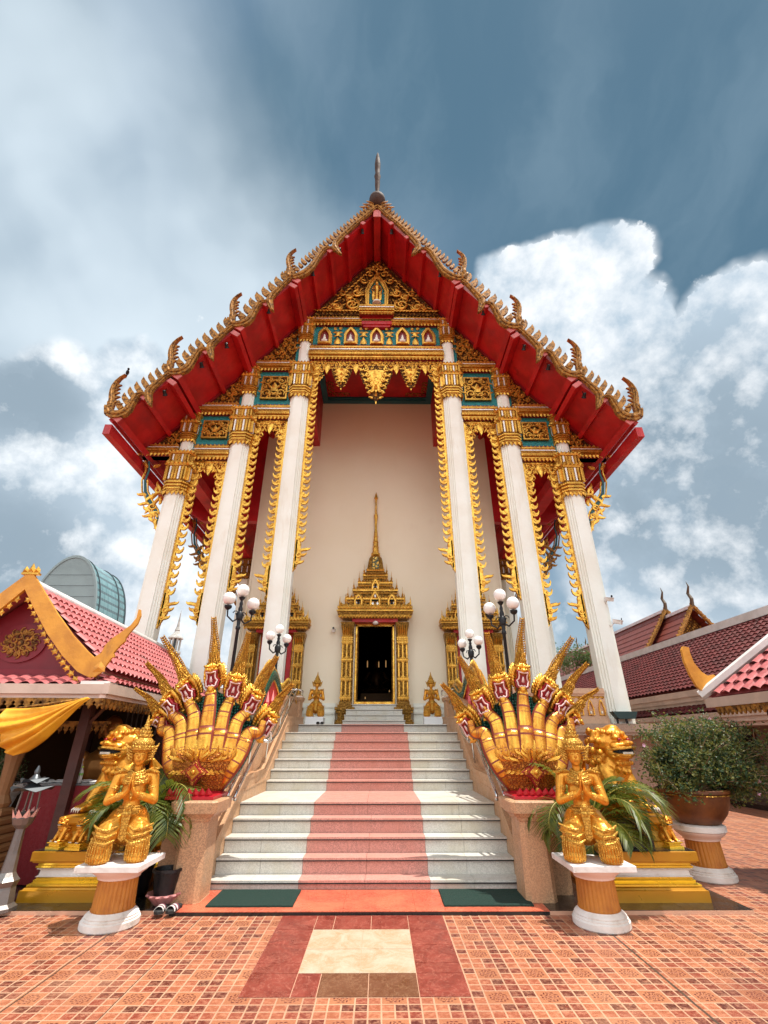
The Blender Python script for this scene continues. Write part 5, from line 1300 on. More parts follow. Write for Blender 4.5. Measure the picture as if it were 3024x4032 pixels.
def serpent(label):
    t_ = thing('serpent_statue', label, 'serpent statue', (2.02, 6.5, .975), 0, 'seven-headed serpent statues')
    O = -Vector(t_.location)
    def pb(mb, name, mats, par=None, **kw):
        o = mb.build(name, mats, par or t_, **kw)
        if par is None: o.location = O
        return o
    hx = [1.40, 1.60, 1.86, 2.16, 2.47, 2.66, 2.77]; hz = [1.82, 2.08, 2.26, 2.39, 2.22, 2.05, 1.85]
    tx = [1.13, 1.36, 1.76, 2.25, 2.90, 3.05, 3.17]; tz = [2.28, 2.62, 2.93, 3.13, 2.87, 2.54, 2.23]
    head_me = hh.build('head', [goldb], None, smooth=True).data; mouth_me = hm.build('m', [redl], None).data; lip_me = hl.build('l', [lipw], None, smooth=True).data
    for q in list(bpy.data.objects):
        if q.data in (head_me, mouth_me, lip_me): bpy.data.objects.remove(q)
    for i in range(7):
        k = i - 3; x, z = hx[i], hz[i]; yh = 6.80 + .02 * abs(k) + (.06 if abs(k) == 3 else 0)
        path = [(2.05 + .06 * k, 6.74, 1.06), (2.06 + .115 * k, 6.62, 1.27), (2.07 + .150 * k, 6.60 + .035 * abs(k), 1.50), (2.08 + .155 * k + (x - 2.08 - .155 * k) * .25, 6.68 + .025 * abs(k), lerp(1.50, z, .52)), (x - (x - 2.08) * .05, 6.80, z - .13), (x, 6.84, z + .0)]
        b = MB(); serpent_neck(b, path, lambda t_: .132 - .072 * min(1, max(0, t_ - .36) / .50) - .03 * max(0, .28 - t_) / .28 - .02 * max(0, .25 - t_) / .25, lambda t_: .10 - .035 * t_)
        nk = pb(b, 'neck', [bellyg, gold, scale_m, linem], smooth=True)
        lean = atan2(tx[i] - x, tz[i] - z); Lc = sqrt((tx[i] - x) ** 2 + (tz[i] - z) ** 2) - .10
        M = T(x, yh, z) @ RY(lean * .95) @ RZ(radians(16) * k) @ RX(radians(8)) @ S(1.06, 1.2, 1.08) @ T(0, 0, -.02)
        for me, nm in ((head_me, 'head'), (mouth_me, 'mouth'), (lip_me, 'lip')):
            o = bpy.data.objects.new(nm, me); SC.collection.objects.link(o); o.parent = nk; o.matrix_local = M
        c = crest_mesh(Lc); o = c.build('crest', [crestm], nk, smooth=True, angle=50); o.matrix_local = M
    b = MB(); fan = [(1.72, 1.20), (1.62, 1.5)] + [(2.08 + (x - 2.08) * .93, z - .16) for x, z in zip(hx, hz)] + [(2.54, 1.5), (2.42, 1.20)]
    b.prism(fan, 6.90, 6.96); pb(b, 'hood_web', [scale_m])
    # bowl, jewelled collar
    b = MB(); b.lathe([(.10, 1.0), (.24, 1.02), (.33, 1.10), (.38, 1.22), (.37, 1.34), (.30, 1.42)], 30, (2.06, 6.76, 0), 0, sy=.62); pb(b, 'hood_base', [gold], smooth=True)
    b = MB()
    b.lathe([(.20, 1.015), (.27, 1.03), (.30, 1.05), (.315, 1.06), (.32, 1.085), (.355, 1.10), (.365, 1.13), (.395, 1.15), (.405, 1.19), (.425, 1.20), (.44, 1.28), (.43, 1.30), (.36, 1.31)], 36, (2.06, 6.74, 0), 0, sy=.80)
    for k in range(22):
        a = pi * 1.0 + pi * (k + .5) / 22; o = Vector((cos(a), sin(a) * .8, 0)).normalized(); c = Vector((2.06 + .43 * cos(a), 6.74 + .344 * sin(a), 1.28))
        tooth(b, c, (-sin(a), cos(a), 0), o, (o * .25 + Vector((0, 0, 1))).normalized(), .07, .13 + .03 * (k % 2), .03, 1)
        for zz_, rr in ((1.055, .30), (1.12, .355), (1.19, .405)): b.ell((2.06 + rr * 1.02 * cos(a), 6.74 + rr * .82 * sin(a), zz_), (.009, .009, .009), 2 if zz_ > 1.15 else 0, nu=5, nv=3)
    b.v = [(x, y, 1.015 + (z - 1.015) * 1.28) for x, y, z in b.v]
    pb(b, 'collar', [corange, goldb, linem], smooth=True, angle=50)
    b = MB(); c = Vector((2.06, 6.36, 1.25))
    for sc_, yy, m_ in ((.17, 0, 2), (.145, -.02, 0), (.095, -.04, 2), (.075, -.055, 1)): b.prism([(c.x + sc_ * u, c.z + sc_ * v * 1.05) for u, v in ((0, 1), (.35, .35), (1, 0), (.35, -.35), (0, -1), (-.35, -.35), (-1, 0), (-.35, .35))] if sc_ > .1 else [(c.x + sc_, c.z), (c.x, c.z + sc_), (c.x - sc_, c.z), (c.x, c.z - sc_)], c.y + yy, c.y + yy + .06, m_)
    b.ell((c.x, c.y - .06, c.z), (.028, .02, .028), 1)
    for s in (-1, 1):
        for k, (dx, dz, L, a) in enumerate(((.05, .12, .18, 80), (.11, .11, .18, 60), (.17, .10, .17, 55), (.24, .11, .16, 55), (.30, .12, .15, 60), (.06, .18, .16, 85), (.12, .16, .15, 70), (.18, .15, .14, 60))):
            flame(b, c.x + s * dx, c.z + dz, L, radians(a if s > 0 else 180 - a), s, c.y - .01 + .25 * dx, .022, 0 if k % 3 == 1 else 1)
            flame(b, c.x + s * dx * .9, c.z + dz * .3 - .03, L * .6, radians(10 if s > 0 else 170), s, c.y - .02 + .3 * dx, .018, 1)
    flame(b, c.x, c.z + .13, .26, pi / 2, .3, c.y - .03, .028, 1); flame(b, c.x, c.z - .16, .14, -pi / 2, .1, c.y - .02, .03, 1)
    pb(b, 'medallion', [corange, goldb, redl, pinkc], smooth=True, angle=50)
    b = MB(); b.rects([(0, .976), (.03, .98), (.03, 1.01), (0, 1.02)], .25, .26, (2.03, 6.52)); b.lathe([(.28, 1.02), (.22, 1.05), (.18, 1.06)], 16, (2.06, 6.72, 0))
    for k in range(7): tooth(b, (1.82 + k * .075, 6.27, 1.0), (1, 0, 0), (0, -1, 0), (0, -.4, 1), .09, .10, .03)
    pb(b, 'cushion', [mat('scarlet_base', (.42, .008, .02), .35) if 'scarlet_base' not in bpy.data.materials else bpy.data.materials['scarlet_base']])
    # scaled body undulating up the wall
    body = bez([(2.10, 6.95, 1.20), (2.12, 7.35, 1.62), (2.12, 7.9, 1.95), (2.12, 8.45, 1.98), (2.12, 8.95, 2.12), (2.12, 9.45, 2.52), (2.12, 9.95, 2.80), (2.12, 10.4, 2.72), (2.10, 10.8, 2.50), (2.08, 11.3, 2.50), (2.06, 11.8, 2.68), (2.05, 12.2, 2.66), (2.04, 12.6, 2.50)], 6)
    nb = len(body); rb = [.15 + .03 * sin(pi * i / nb) - .06 * (i / nb) for i in range(nb)]
    b = MB(); b.sweep(body, rb, 14, 0, up=(1, 0, 0)); pb(b, 'body', [scale_m], smooth=True)
    b = MB()
    U = []
    for i, p in enumerate(body):
        d = (body[min(i + 1, nb - 1)] - body[max(i - 1, 0)]).normalized(); nn = Vector((0, -d.z, d.y)); U.append((p, d, nn))
    b.sweep([p + nn * (r * .95) for (p, d, nn), r in zip(U, rb)], .045, 8, 0, flat=1.3, up=(1, 0, 0))
    b.sweep([p + nn * (r * .75) + Vector((-.10, 0, 0)) for (p, d, nn), r in zip(U, rb)], .022, 6, 0); b.sweep([p + nn * (r * .75) + Vector((.10, 0, 0)) for (p, d, nn), r in zip(U, rb)], .022, 6, 0)
    b.sweep([p - nn * (r * .75) + Vector((-.10, 0, 0)) for (p, d, nn), r in zip(U, rb)], .02, 6, 0)
    for i in range(2, nb - 1):
        p, d, nn = U[i]; q = p + nn * (rb[i] + .02)
        for s2 in (0, .5):
            q2 = q.lerp(U[i + 1][0] + U[i + 1][2] * (rb[i] + .02), s2) if i + 1 < nb else q
            b.sweep([q2, q2 + nn * .05 - d * .02, q2 + nn * .11 - d * .035 + Vector((0, 0, .03))], [.028, .026, .003], 5, 0)
            b.sweep([q2 + nn * .01 - d * .03, q2 + nn * .05 - d * .05, q2 + nn * .09 - d * .07], [.022, .02, .003], 5, 1)
    pb(b, 'dorsal_crest', [goldb, pinkc], smooth=True)
    b = MB(); M = Matrix(((0, 1, 0, 0), (1, 0, 0, 0), (0, 0, 1, 0), (0, 0, 0, 1)))
    top = [(p.y, p.z) for p in body if p.y < 12.5]; wl = [(12.5, 2.5), (11.2, 2.45), (9.2, 2.0), (8.1, 1.53), (7.1, 1.05), (6.95, 1.03)]
    b.prism(top + wl, 2.03, 2.19, 0, M)
    for y, z in ((9.55, 2.35), (10.0, 2.4), (9.1, 2.1)):
        for s in (-1, 1): b.sweep([(2.11 + s * .10, y, z - .25), (2.11 + s * .12, y - .05, z - .1), (2.11 + s * .11, y + .02, z + .1)], [.03, .045, .004], 5, 1)
    pb(b, 'body_ground', [bpy.data.materials['scarlet_base'], pinkc])
    return t_
sr = serpent('seven-headed gold serpent with open red mouths on the pier at the right of the steps')
sl_ = mirror_tree(sr); sl_.location.x = -2.02; sl_['label'] = 'seven-headed gold serpent rearing on the pier at the left of the steps, beside the pavilion'
# ================================================================ LAMP POSTS
def lamp(loc, hub, sc, sg, label):
    t_ = thing('lamp_post', label, 'lamp post', loc, 0, 'black lamp posts with white globes')
    h = hub - loc[2]; b = MB()
    b.lathe([(.10, 0), (.10, .06), (.07, .10), (.075, .25), (.05, .32), (.042, .5), (.034, h * .6), (.03, h - .30), (.045, h - .28), (.045, h - .24), (.032, h - .22), (.036, h - .12), (.06, h - .10), (.07, h - .04), (.065, h + .02), (.04, h + .05), (.045, h + .1), (.028, h + .16), (.035, h + .2), (.02, h + .26 * sc), (.05 * sc, h + .30 * sc), (.065 * sc, h + .33 * sc), (.03, h + .335 * sc)], 14)
    b.build('post', [black], t_, smooth=True, angle=40)
    b = MB(); A = []
    for s2 in (-1, 1):
        dx, dy = s2 * sg * .17 * sc, (-.19 if s2 < 0 else .19) * sc
        A.append((dx, dy))
        b.sweep([(0, 0, h - .07), (dx * .5, dy * .5, h - .16 * sc), (dx, dy, h - .08 * sc), (dx * 1.05, dy * 1.05, h + .06 * sc)], [.018, .016, .015, .016], 7)
        q = [(dx * (.3 + .28 * (1 - i / 9) * cos(i * .8)), dy * (.3 + .28 * (1 - i / 9) * cos(i * .8)), h + .0 + .06 * (1 - i / 9) * sin(i * .8)) for i in range(10)]; b.sweep(q, .010, 6)
        b.lathe([(.016, 0), (.055 * sc, .03), (.07 * sc, .05), (.07 * sc, .085), (.03, .09)], 12, (dx * 1.05, dy * 1.05, h + .03 * sc))
    b.build('bracket', [black], t_, smooth=True, angle=40)
    for (x, y, z) in ((0, 0, h + .33 * sc + .14 * sc), (A[0][0] * 1.05, A[0][1] * 1.05, h + .11 * sc + .145 * sc), (A[1][0] * 1.05, A[1][1] * 1.05, h + .11 * sc + .145 * sc)):
        b = MB(); b.ell((x, y, z), (.120 * sc,) * 3, nu=24, nv=14); b.build('globe', [globe_m], t_, smooth=True)
lamp((-2.52, 8.75, .0), 3.76, 1.0, 1, 'tall black lamp post with three white globes rising behind the left serpent')
lamp((2.52, 8.75, .0), 3.68, 1.0, -1, 'tall black lamp post with three white globes rising behind the right serpent')
lamp((-2.13, 10.6, 2.35), 3.47, .86, 1, 'smaller three-globe lamp post further up the wall of the left serpent')
lamp((2.22, 10.6, 2.35), 3.37, .86, -1, 'smaller three-globe lamp post further up the wall of the right serpent')
# ================================================================ GUARDIAN LIONS ON STEPPED PLINTHS
paintg = mat('gold_paint', (.50, .24, .012), .35, .35, .15, 10, .2, 4, (.50, .22, .01))
brightg = mat('polished_gold_edge', (.90, .60, .06), .2, .6, .1, 12)
def plinth(x0, x1, y0, y1, label):
    cx, cy = (x0 + x1) / 2, (y0 + y1) / 2; t_ = thing('plinth', label, 'plinth', (cx, cy, .038), 0, 'stepped gold plinths'); hx, hy = (x1 - x0) / 2, (y1 - y0) / 2
    def st(n, m, prof): b = MB(); b.rects(prof, hx, hy); b.build(n, [m], t_)
    st('lower_steps', paintg, [(.02, 0), (.02, .10), (.0, .104), (-.01, .12), (-.03, .125)])
    st('gilt_moulding', brightg, [(-.03, .126), (-.02, .13), (-.02, .145), (-.06, .16), (-.055, .175), (-.075, .19), (-.075, .20)])
    st('white_band', wpaint, [(-.08, .201), (-.06, .205), (-.085, .22), (-.09, .26), (-.06, .275), (-.06, .28)])
    st('gilt_moulding', brightg, [(-.07, .281), (-.05, .29), (-.05, .305), (-.065, .31), (-.065, .33)])
    st('top_slab', paintg, [(-.05, .331), (-.02, .34), (-.02, .35), (.0, .356), (.0, .44), (-.01, .445)])
    st('stone_top', st_black, [(-.01, .446), (-.01, .452), (-.03, .453)])
    return t_
plinth(2.66, 3.72, 6.24, 7.45, 'stepped gold plinth with a white band carrying the lion at the right')
plinth(-3.70, -2.64, 6.30, 7.45, 'stepped gold plinth with a white band carrying the lion at the left')
clawm = mat('white_claw', (.8, .78, .7), .3)
def lion_body():
    b = MB()
    b.ell((0, .22, .27), (.29, .30, .27)); b.ell((0, .04, .42), (.27, .25, .32)); b.ell((0, -.06, .55), (.25, .20, .24)); b.ell((0, .08, .66), (.25, .24, .22))
    for s in (-1, 1):
        cap(b, (s * .19, -.06, .52), (s * .22, -.25, .12), .125, .095); b.ell((s * .22, -.30, .06), (.105, .13, .065)); b.ell((s * .26, .16, .19), (.13, .22, .20)); b.ell((s * .30, -.05, .05), (.085, .15, .06))
        for k in range(4): b.ell((s * .22 + (k - 1.5) * .052, -.40, .045), (.028, .05, .04))
    # broad head: domed brow, wide flat muzzle, gaping jaw
    b.ell((0, -.06, .90), (.26, .22, .19)); b.ell((0, -.13, 1.04), (.17, .17, .085)); b.ell((0, -.16, 1.09), (.11, .11, .06))
    b.ell((0, -.25, .865), (.21, .15, .055)); b.ell((0, -.385, .885), (.085, .05, .045)); b.ell((0, -.22, .70), (.20, .17, .04)); b.ell((0, -.12, .68), (.20, .16, .10)); b.ell((0, -.10, .78), (.17, .12, .12))
    for s in (-1, 1):
        b.ell((s * .105, -.27, .965), (.065, .07, .035)); b.ell((s * .045, -.425, .89), (.03, .025, .025)); b.ell((s * .15, -.27, .84), (.07, .07, .035)); b.ell((s * .245, .02, .98), (.04, .06, .10)); b.ell((s * .18, -.18, .77), (.04, .07, .07)); b.ell((s * .14, -.30, .72), (.06, .05, .025))
    rg = random.Random(9)
    def knob(x, y, z, r): b.ell((x, y, z), (r, r, r), nu=8, nv=6)
    for e, n, r, y0 in ((1.05, 12, .235, -.0), (.92, 15, .28, .0), (.78, 16, .30, .02), (.64, 16, .30, .02), (.52, 15, .28, .0)):
        for k in range(n):
            a = 2 * pi * k / n + e
            if sin(a) < -.45 and e > .60: continue
            knob(r * cos(a), y0 + r * .92 * sin(a), e + rg.uniform(-.02, .02), .046)
    for k in range(14): a = 2 * pi * k / 14; knob(.185 * cos(a), -.12 + .18 * sin(a), 1.045 - .03 * sin(a) * -1, .036)
    for row in range(3):
        for k in range(7 - row): knob((k - (6 - row) / 2) * .055, -.27 + row * .04, .62 - row * .06, .034)
    b.sweep([(0, .48, .12), (0, .58, .3), (0, .56, .5), (0, .46, .66)], [.06, .09, .11, .03], 8)
    return blobmesh(b, .0125, 1)
lb_ = lion_body()
def lion(loc, rz, sc, label, name='guardian_lion', group='large gold guardian lions', copy_of=None):
    if copy_of: c = copy_tree(copy_of); c.location = loc; c.rotation_euler = (0, 0, rz); c.scale = (sc,) * 3; c['label'] = label; c['group'] = group; return c
    t_ = thing(name, label, 'lion statue', loc, rz, group); t_.scale = (sc,) * 3
    lb_.build('body', [sgold], t_, smooth=True)
    b = MB(); b.box(-.175, .175, -.34, -.12, .735, .83, 0); b.sweep([(-.21, -.18, .80), (-.18, -.36, .82), (0, -.42, .835), (.18, -.36, .82), (.21, -.18, .80)], .020, 6, 1); b.sweep([(-.20, -.16, .765), (-.17, -.34, .735), (0, -.39, .725), (.17, -.34, .735), (.20, -.16, .765)], .016, 6, 1)
    for k in range(7): b.box(-.11 + k * .032, -.088 + k * .032, -.375, -.35, .74, .77, 2)
    b.build('mouth', [dark, goldb, clawm], t_)
    b = MB()
    for s in (-1, 1): b.ell((s * .105, -.335, .935), (.035, .02, .022), nu=8, nv=6)
    b.build('eyes', [redl], t_, smooth=True)
    for s in (-1, 1):
        b = MB()
        for k in range(4): b.sweep([(s * .22 + (k - 1.5) * .052, -.435, .05), (s * .22 + (k - 1.5) * .052, -.465, .035), (s * .22 + (k - 1.5) * .052, -.47, .0)], [.016, .012, .003], 6)
        b.build('claws', [clawm], t_, smooth=True)
    return t_
def stand(loc, label):
    t_ = thing('lion_stand', label, 'stand', loc, 0, 'gold stands beneath the large lions')
    b = MB(); b.rects([(.0, 0), (.0, .05), (-.03, .06), (-.05, .10), (-.06, .15), (-.04, .20), (-.02, .22), (.0, .225), (.01, .24), (.01, .295), (0, .30)], .40, .42)
    for s in (-1, 1):
        for y in (-.38, .38): b.ell((s * .36, y, .14), (.05, .05, .07))
    b.build('stand_body', [paintg], t_); return t_
stand((3.20, 6.82, .492), 'waisted gold stand with a lettered black plaque under the lion at the right'); stand((-3.16, 6.85, .492), 'waisted gold stand under the lion at the left, behind palm fronds')
L1 = lion((3.22, 6.90, .80), radians(30), .86, 'large gold guardian lion with open mouth, between the palm and the potted bush')
L2 = lion((-3.20, 6.94, .80), radians(-30), .86, 'large gold guardian lion peering out behind the left kneeling figure', copy_of=L1)
for loc, rz, lb in (((3.53, 6.42, .555), .35, 'tiny gold lion near the corner of the right plinth, below the potted bush'), ((-3.50, 6.46, .555), -.5, 'tiny gold lion on the near corner of the left plinth'), ((-3.25, 6.40, .555), -.3, 'tiny gold lion on the left plinth partly hidden by palm fronds')):
    c = lion(loc, rz, .215, lb, group='tiny gold lions on the plinths', copy_of=L1); c.name = 'small_lion'
    b = MB(); b.rects([(.01, 0), (.01, .02), (-.01, .03), (-.01, .045), (.008, .055), (.008, .062)], .085, .10); o = b.build('footing', [brightg]); o.location = (loc[0], loc[1], .492); o.rotation_euler = (0, 0, rz * .6); tag(o, 'little gold footing under the tiny lion ' + ('at the right plinth corner' if loc[0] > 0 else 'at the left plinth corner' if loc[0] < -3.4 else 'behind the palm fronds'), 'footing', 'footings of the tiny lions')
# plaque with rows of Thai-like gold writing
b = MB(); b.box(-.19, .19, 0, .015, 0, .27, 0); pl_t = thing('plaque', 'black plaque lettered in gold leaning on the right lion stand behind palm leaves', 'plaque', (3.14, 6.37, .495)); b.build('plate', [mat('plaque_black', (.02, .012, .01), .25)], pl_t)
b = MB(); rg = random.Random(12)
for r_ in range(5):
    z = .20 - r_ * .034; x = -.13
    while x < .14:
        w = rg.uniform(.012, .022); hgt = .013
        if rg.random() < .85:
            b.box(x, x + .003, -.003, -.0005, z, z + hgt, 0); b.box(x, x + w * .7, -.003, -.0005, z + hgt - .003, z + hgt, 0)
            if rg.random() < .6: b.box(x + w * .6, x + w * .6 + .003, -.003, -.0005, z, z + hgt, 0)
            if rg.random() < .3: b.box(x, x + w * .5, -.003, -.0005, z + hgt + .004, z + hgt + .006, 0)
        x += w
b.build('lettering', [gold], pl_t)
# ================================================================ ROOF TILES
def tilesurf(mb, P0, U, V, nw, nr, amp, m=0, sub=6, step=.04):
    """corrugated tiles: U runs along the eave (nw waves), V runs down the slope (nr rows)"""
    P0, U, V = Vector(P0), Vector(U), Vector(V); nn = U.cross(V).normalized()
    if nn.z < 0: nn = -nn
    vs, fs = [], []; W_ = nw * sub + 1
    for r in range(nr):
        for e in (0, 1):
            for i in range(W_):
                u = i / (W_ - 1); ph = (i % sub) / sub; h = amp * (abs(sin(pi * ph)) ** .8) * 1.0 + (step if e else 0.0)
                lag = .10 * cos(2 * pi * ph) / nr * (1 if e else 1) * .6
                vs.append(P0 + U * u + V * ((r + e * 1.06) / nr + lag * e) + nn * h)
    for r in range(nr):
        o = r * 2 * W_
        for i in range(W_ - 1): fs.append((o + i, o + i + 1, o + W_ + i + 1, o + W_ + i))
        if r < nr - 1:
            q = o + W_; z = o + 2 * W_
            for i in range(W_ - 1): fs.append((q + i, q + i + 1, z + i + 1, z + i))
    mb.add(vs, fs, m)
    # soffit so that the roof is solid
    k = len(mb.v); a = [P0 - nn * .03, P0 + U - nn * .03, P0 + U + V - nn * .03, P0 + V - nn * .03]; mb.add(a, [(0, 1, 2, 3)], m)
pinkt = mat('pink_roof_tile', (.52, .135, .135), .5, 0, .3, 14, .35, 5, (.36, .08, .08), stain=((.22, .07, .06), 2.2, .7))
marot = mat('maroon_roof_tile', (.15, .026, .024), .65, 0, .3, 14, .5, 3, (.08, .017, .015), spec=.25, stain=((.17, .06, .05), 3, .6))
redt = mat('red_brown_roof_tile', (.17, .032, .020), .6, 0, .3, 8, .4, 1.5, (.16, .03, .015))
fasc = mat('fascia_cream', (.60, .46, .38), .6, 0, .15, 10, .2, 2); capw = mat('ridge_white', (.80, .78, .76), .6, 0, .1, 10, .12, 2, (.66, .63, .6))
yel = mat('amber_painted_board', (.72, .33, .035), .45, 0, .25, 18, .25, 3, (.55, .23, .025), stain=((.42, .18, .03), 4, .5)); maroon = mat('maroon_gable_paint', (.20, .008, .02), .5, 0, .1, 8, .15, 2)
def fret_x(mb, x0, x1, y, z, h, m=0, step=.10):
    """sawn fretwork hanging strip along x"""
    n = max(1, int(round(abs(x1 - x0) / step))); w = abs(x1 - x0) / n
    for i in range(n):
        x = lerp(x0, x1, (i + .5) / n); hw = w * .5
        mb.prism([(x - hw, z), (x + hw, z), (x + hw, z - h * .25), (x + hw * .55, z - h * .42), (x + hw * .8, z - h * .62), (x + hw * .3, z - h * .72), (x, z - h), (x - hw * .3, z - h * .72), (x - hw * .8, z - h * .62), (x - hw * .55, z - h * .42), (x - hw, z - h * .25)], y - .012, y + .012, m)
def fret_y(mb, y0, y1, x, z, h, m=0, step=.10, z1=None):
    n = max(1, int(round(abs(y1 - y0) / step))); w = abs(y1 - y0) / n; M0 = Matrix(((0, 1, 0, 0), (1, 0, 0, 0), (0, 0, 1, 0), (0, 0, 0, 1)))
    for i in range(n):
        q = (i + .5) / n; y = lerp(y0, y1, q); zz_ = z if z1 is None else lerp(z, z1, q); hw = w * .5
        mb.prism([(y - hw, zz_), (y + hw, zz_), (y + hw, zz_ - h * .25), (y + hw * .55, zz_ - h * .42), (y + hw * .8, zz_ - h * .62), (y, zz_ - h), (y - hw * .8, zz_ - h * .62), (y - hw * .55, zz_ - h * .42), (y - hw, zz_ - h * .25)], x - .012, x + .012, m, M0)
# ================================================================ LEFT PAVILION
pv = thing('pavilion', 'open shrine pavilion at the left with pink tiled roof and amber gable boards', 'pavilion', (-4.94, 6.45, 0), radians(3.5))
def pb_(mb, name, mats, par=None, **kw): return mb.build(name, mats, par or pv, **kw)
# local frame: x right of ridge, y back, z up
HWp, RZp, EZp, LEN = 1.26, 3.62, 2.50, 5.4
for s in (-1, 1):
    b = MB(); tilesurf(b, (s * .04, .12, RZp), (0, LEN, 0), (s * (HWp + .08), 0, EZp - RZp - .05), 36, 9, .035, 0, 6, .028); pb_(b, 'roof_slope', [pinkt])
    b = MB(); tilesurf(b, (s * (HWp - .02), -.02, EZp - .10), (0, LEN + .1, 0), (s * .30, 0, -.13), 36, 2, .032, 0, 6, .025); pb_(b, 'skirt_roof', [pinkt])
    b = MB(); b.box(*sorted((s * (HWp - .02), s * (HWp + .05))), .10, LEN + .1, EZp - .20, EZp - .04, 0); b.box(*sorted((s * (HWp + .22), s * (HWp + .30))), -.12, LEN + .1, 2.14, 2.27, 0); b.box(*sorted((s * (HWp + .18), s * (HWp + .26))), -.08, LEN, 2.09, 2.139, 1)
    pb_(b, 'fascia', [fasc, pinkw])
    b = MB(); fret_y(b, -.1, LEN, s * (HWp + .24), 2.09, .13, 0, .11); pb_(b, 'fretwork_fringe', [goldd])
b = MB(); b.sweep([(0, .05, RZp + .04), (0, LEN + .02, RZp + .04)], .075, 8); b.sweep([(0, LEN, RZp + .04), (.55, LEN + .5, RZp - .45), (1.0, LEN + .8, RZp - .85)], [.07, .06, .06], 8); b.sweep([(0, LEN, RZp + .04), (-.55, LEN + .5, RZp - .45), (-1.0, LEN + .8, RZp - .85)], [.07, .06, .06], 8); pb_(b, 'ridge_cap', [capw], smooth=True)
b = MB(); b.prism([(-HWp, EZp - .1), (HWp, EZp - .1), (0, RZp - .05)], .30, .34); b.box(-HWp, HWp, .24, .299, EZp - .12, EZp - .02, 0); pb_(b, 'gable_panel', [maroon])
b = MB()
R_ = [(.34 * cos(2 * pi * k / 30), EZp + .34 + .27 * sin(2 * pi * k / 30)) for k in range(30)]; b.prism(R_, .275, .299, 1)
for k in range(12):
    a = 2 * pi * k / 12; curl(b, .21 * cos(a), EZp + .34 + .165 * sin(a), .05, a, 1, .265, .014, 0); tooth(b, (.15 * cos(a), .26, EZp + .34 + .12 * sin(a)), (-sin(a), 0, cos(a)), (0, -1, 0), (cos(a), 0, sin(a)), .06, .07, .02)
for k in range(7):
    a = 2 * pi * k / 7; motif(b, .10 * cos(a), EZp + .34 + .09 * sin(a), .05, a, 1, .262, .014, 0)
b.ell((0, .27, EZp + .34), (.04, .02, .04), 0)
pb_(b, 'gable_roundel', [goldd, maroon])
for s in (-1, 1):   # amber bargeboard with upturned horn
    b = MB(); up_ = [(0, RZp + .20), (.25, RZp - .08), (.55, RZp - .42), (.85, RZp - .72), (1.10, RZp - .93), (1.28, RZp - 1.06)]; lo_ = [(1.24, RZp - 1.28), (1.05, RZp - 1.20), (.80, RZp - 1.0), (.50, RZp - .70), (.22, RZp - .36), (0, RZp - .08)]
    P = [(s * x, z) for x, z in up_ + lo_]; b.prism(P, -.03, .02, 0); pb_(b, 'bargeboard', [yel])
    b = MB(); Q = [(1.20, RZp - 1.26), (1.34, RZp - 1.27), (1.46, RZp - 1.20), (1.52, RZp - 1.10), (1.60, RZp - .98), (1.66, RZp - .96), (1.62, RZp - .90), (1.70, RZp - .80), (1.80, RZp - .72), (1.80, RZp - .66), (1.86, RZp - .58), (1.98, RZp - .44), (2.01, RZp - .30), (1.97, RZp - .20), (1.93, RZp - .20), (1.93, RZp - .34), (1.84, RZp - .46), (1.66, RZp - .58), (1.50, RZp - .68), (1.40, RZp - .78), (1.36, RZp - .90), (1.22, RZp - .98)]
    b.prism([(s * (1.20 + (x - 1.20) * .62 + max(0, (z - RZp + 1.0)) * .0), RZp - 1.26 + (z - RZp + 1.26) * .86) for x, z in Q], -.04, .0, 0); tooth(b, (s * 1.33, -.045, RZp - 1.2), (1, 0, 0), (0, -1, 0), (0, 0, 1), .16, .14, .03); pb_(b, 'gable_horn', [yel])
    b = MB(); n = 15
    for k in range(n):
        q = (k + .5) / n; x = lerp(.04, 1.14, q); z = RZp - .09 - (x * 1.30 if x < .5 else .65 + (x - .5) * .98) - .035; 
        for da in range(5):
            a = da * 2 * pi / 5 + q; tooth(b, (s * x, -.0, z), (-sin(a), 0, cos(a)), (0, -1, 0), (cos(a), 0, sin(a)), .035, .055, .012)
        b.ell((s * x, .0, z), (.036, .014, .036), nu=6, nv=4)
    pb_(b, 'barge_fretwork', [gold])
b = MB(); b.box(-.12, .12, -.04, .03, RZp + .14, RZp + .17); 
for k in range(3): tooth(b, ((k - 1) * .08, -.02, RZp + .17), (1, 0, 0), (0, -1, 0), (0, 0, 1), .09, .10 + .05 * (k == 1), .03)
pb_(b, 'gable_crest', [gold])
b = MB(); tilesurf(b, (-1.45, .22, EZp - .12), (2.9, 0, 0), (0, -.26, -.13), 16, 1, .03, 0, 6, .02); pb_(b, 'skirt_roof', [pinkt])
b = MB(); b.box(-1.55, 1.55, -.10, -.02, 2.14, 2.26, 0); b.box(-1.5, 1.5, -.05, .03, 2.09, 2.139, 1); b.box(HWp - .1, HWp + .25, -.08, .2, 2.262, 2.30, 2); pb_(b, 'fascia', [fasc, pinkw, capw])
b = MB(); fret_x(b, -1.5, 1.5, -.06, 2.09, .13, 0, .11); pb_(b, 'fretwork_fringe', [goldd])
for x, y in ((HWp - .12, .35), (-HWp + .12, .35), (HWp - .12, 3.2), (HWp - .12, 5.3), (-HWp + .12, 5.3)):
    b = MB(); b.box(x - .06, x + .06, y - .06, y + .06, .03, 2.4, 0); b.sweep([(x, y, 1.75), (x + .28, y, 2.1)], .03, 4); pb_(b, 'post', [wood])
b = MB(); b.box(-HWp, HWp, .2, LEN, 2.3, 2.34, 0); b.box(-HWp, HWp, LEN - .1, LEN, .03, 2.3, 1); b.box(-HWp - .02, -HWp + .05, .4, LEN, .03, 2.3, 1); b.box(-HWp, HWp - .05, .5, LEN, .031, .05, 2)
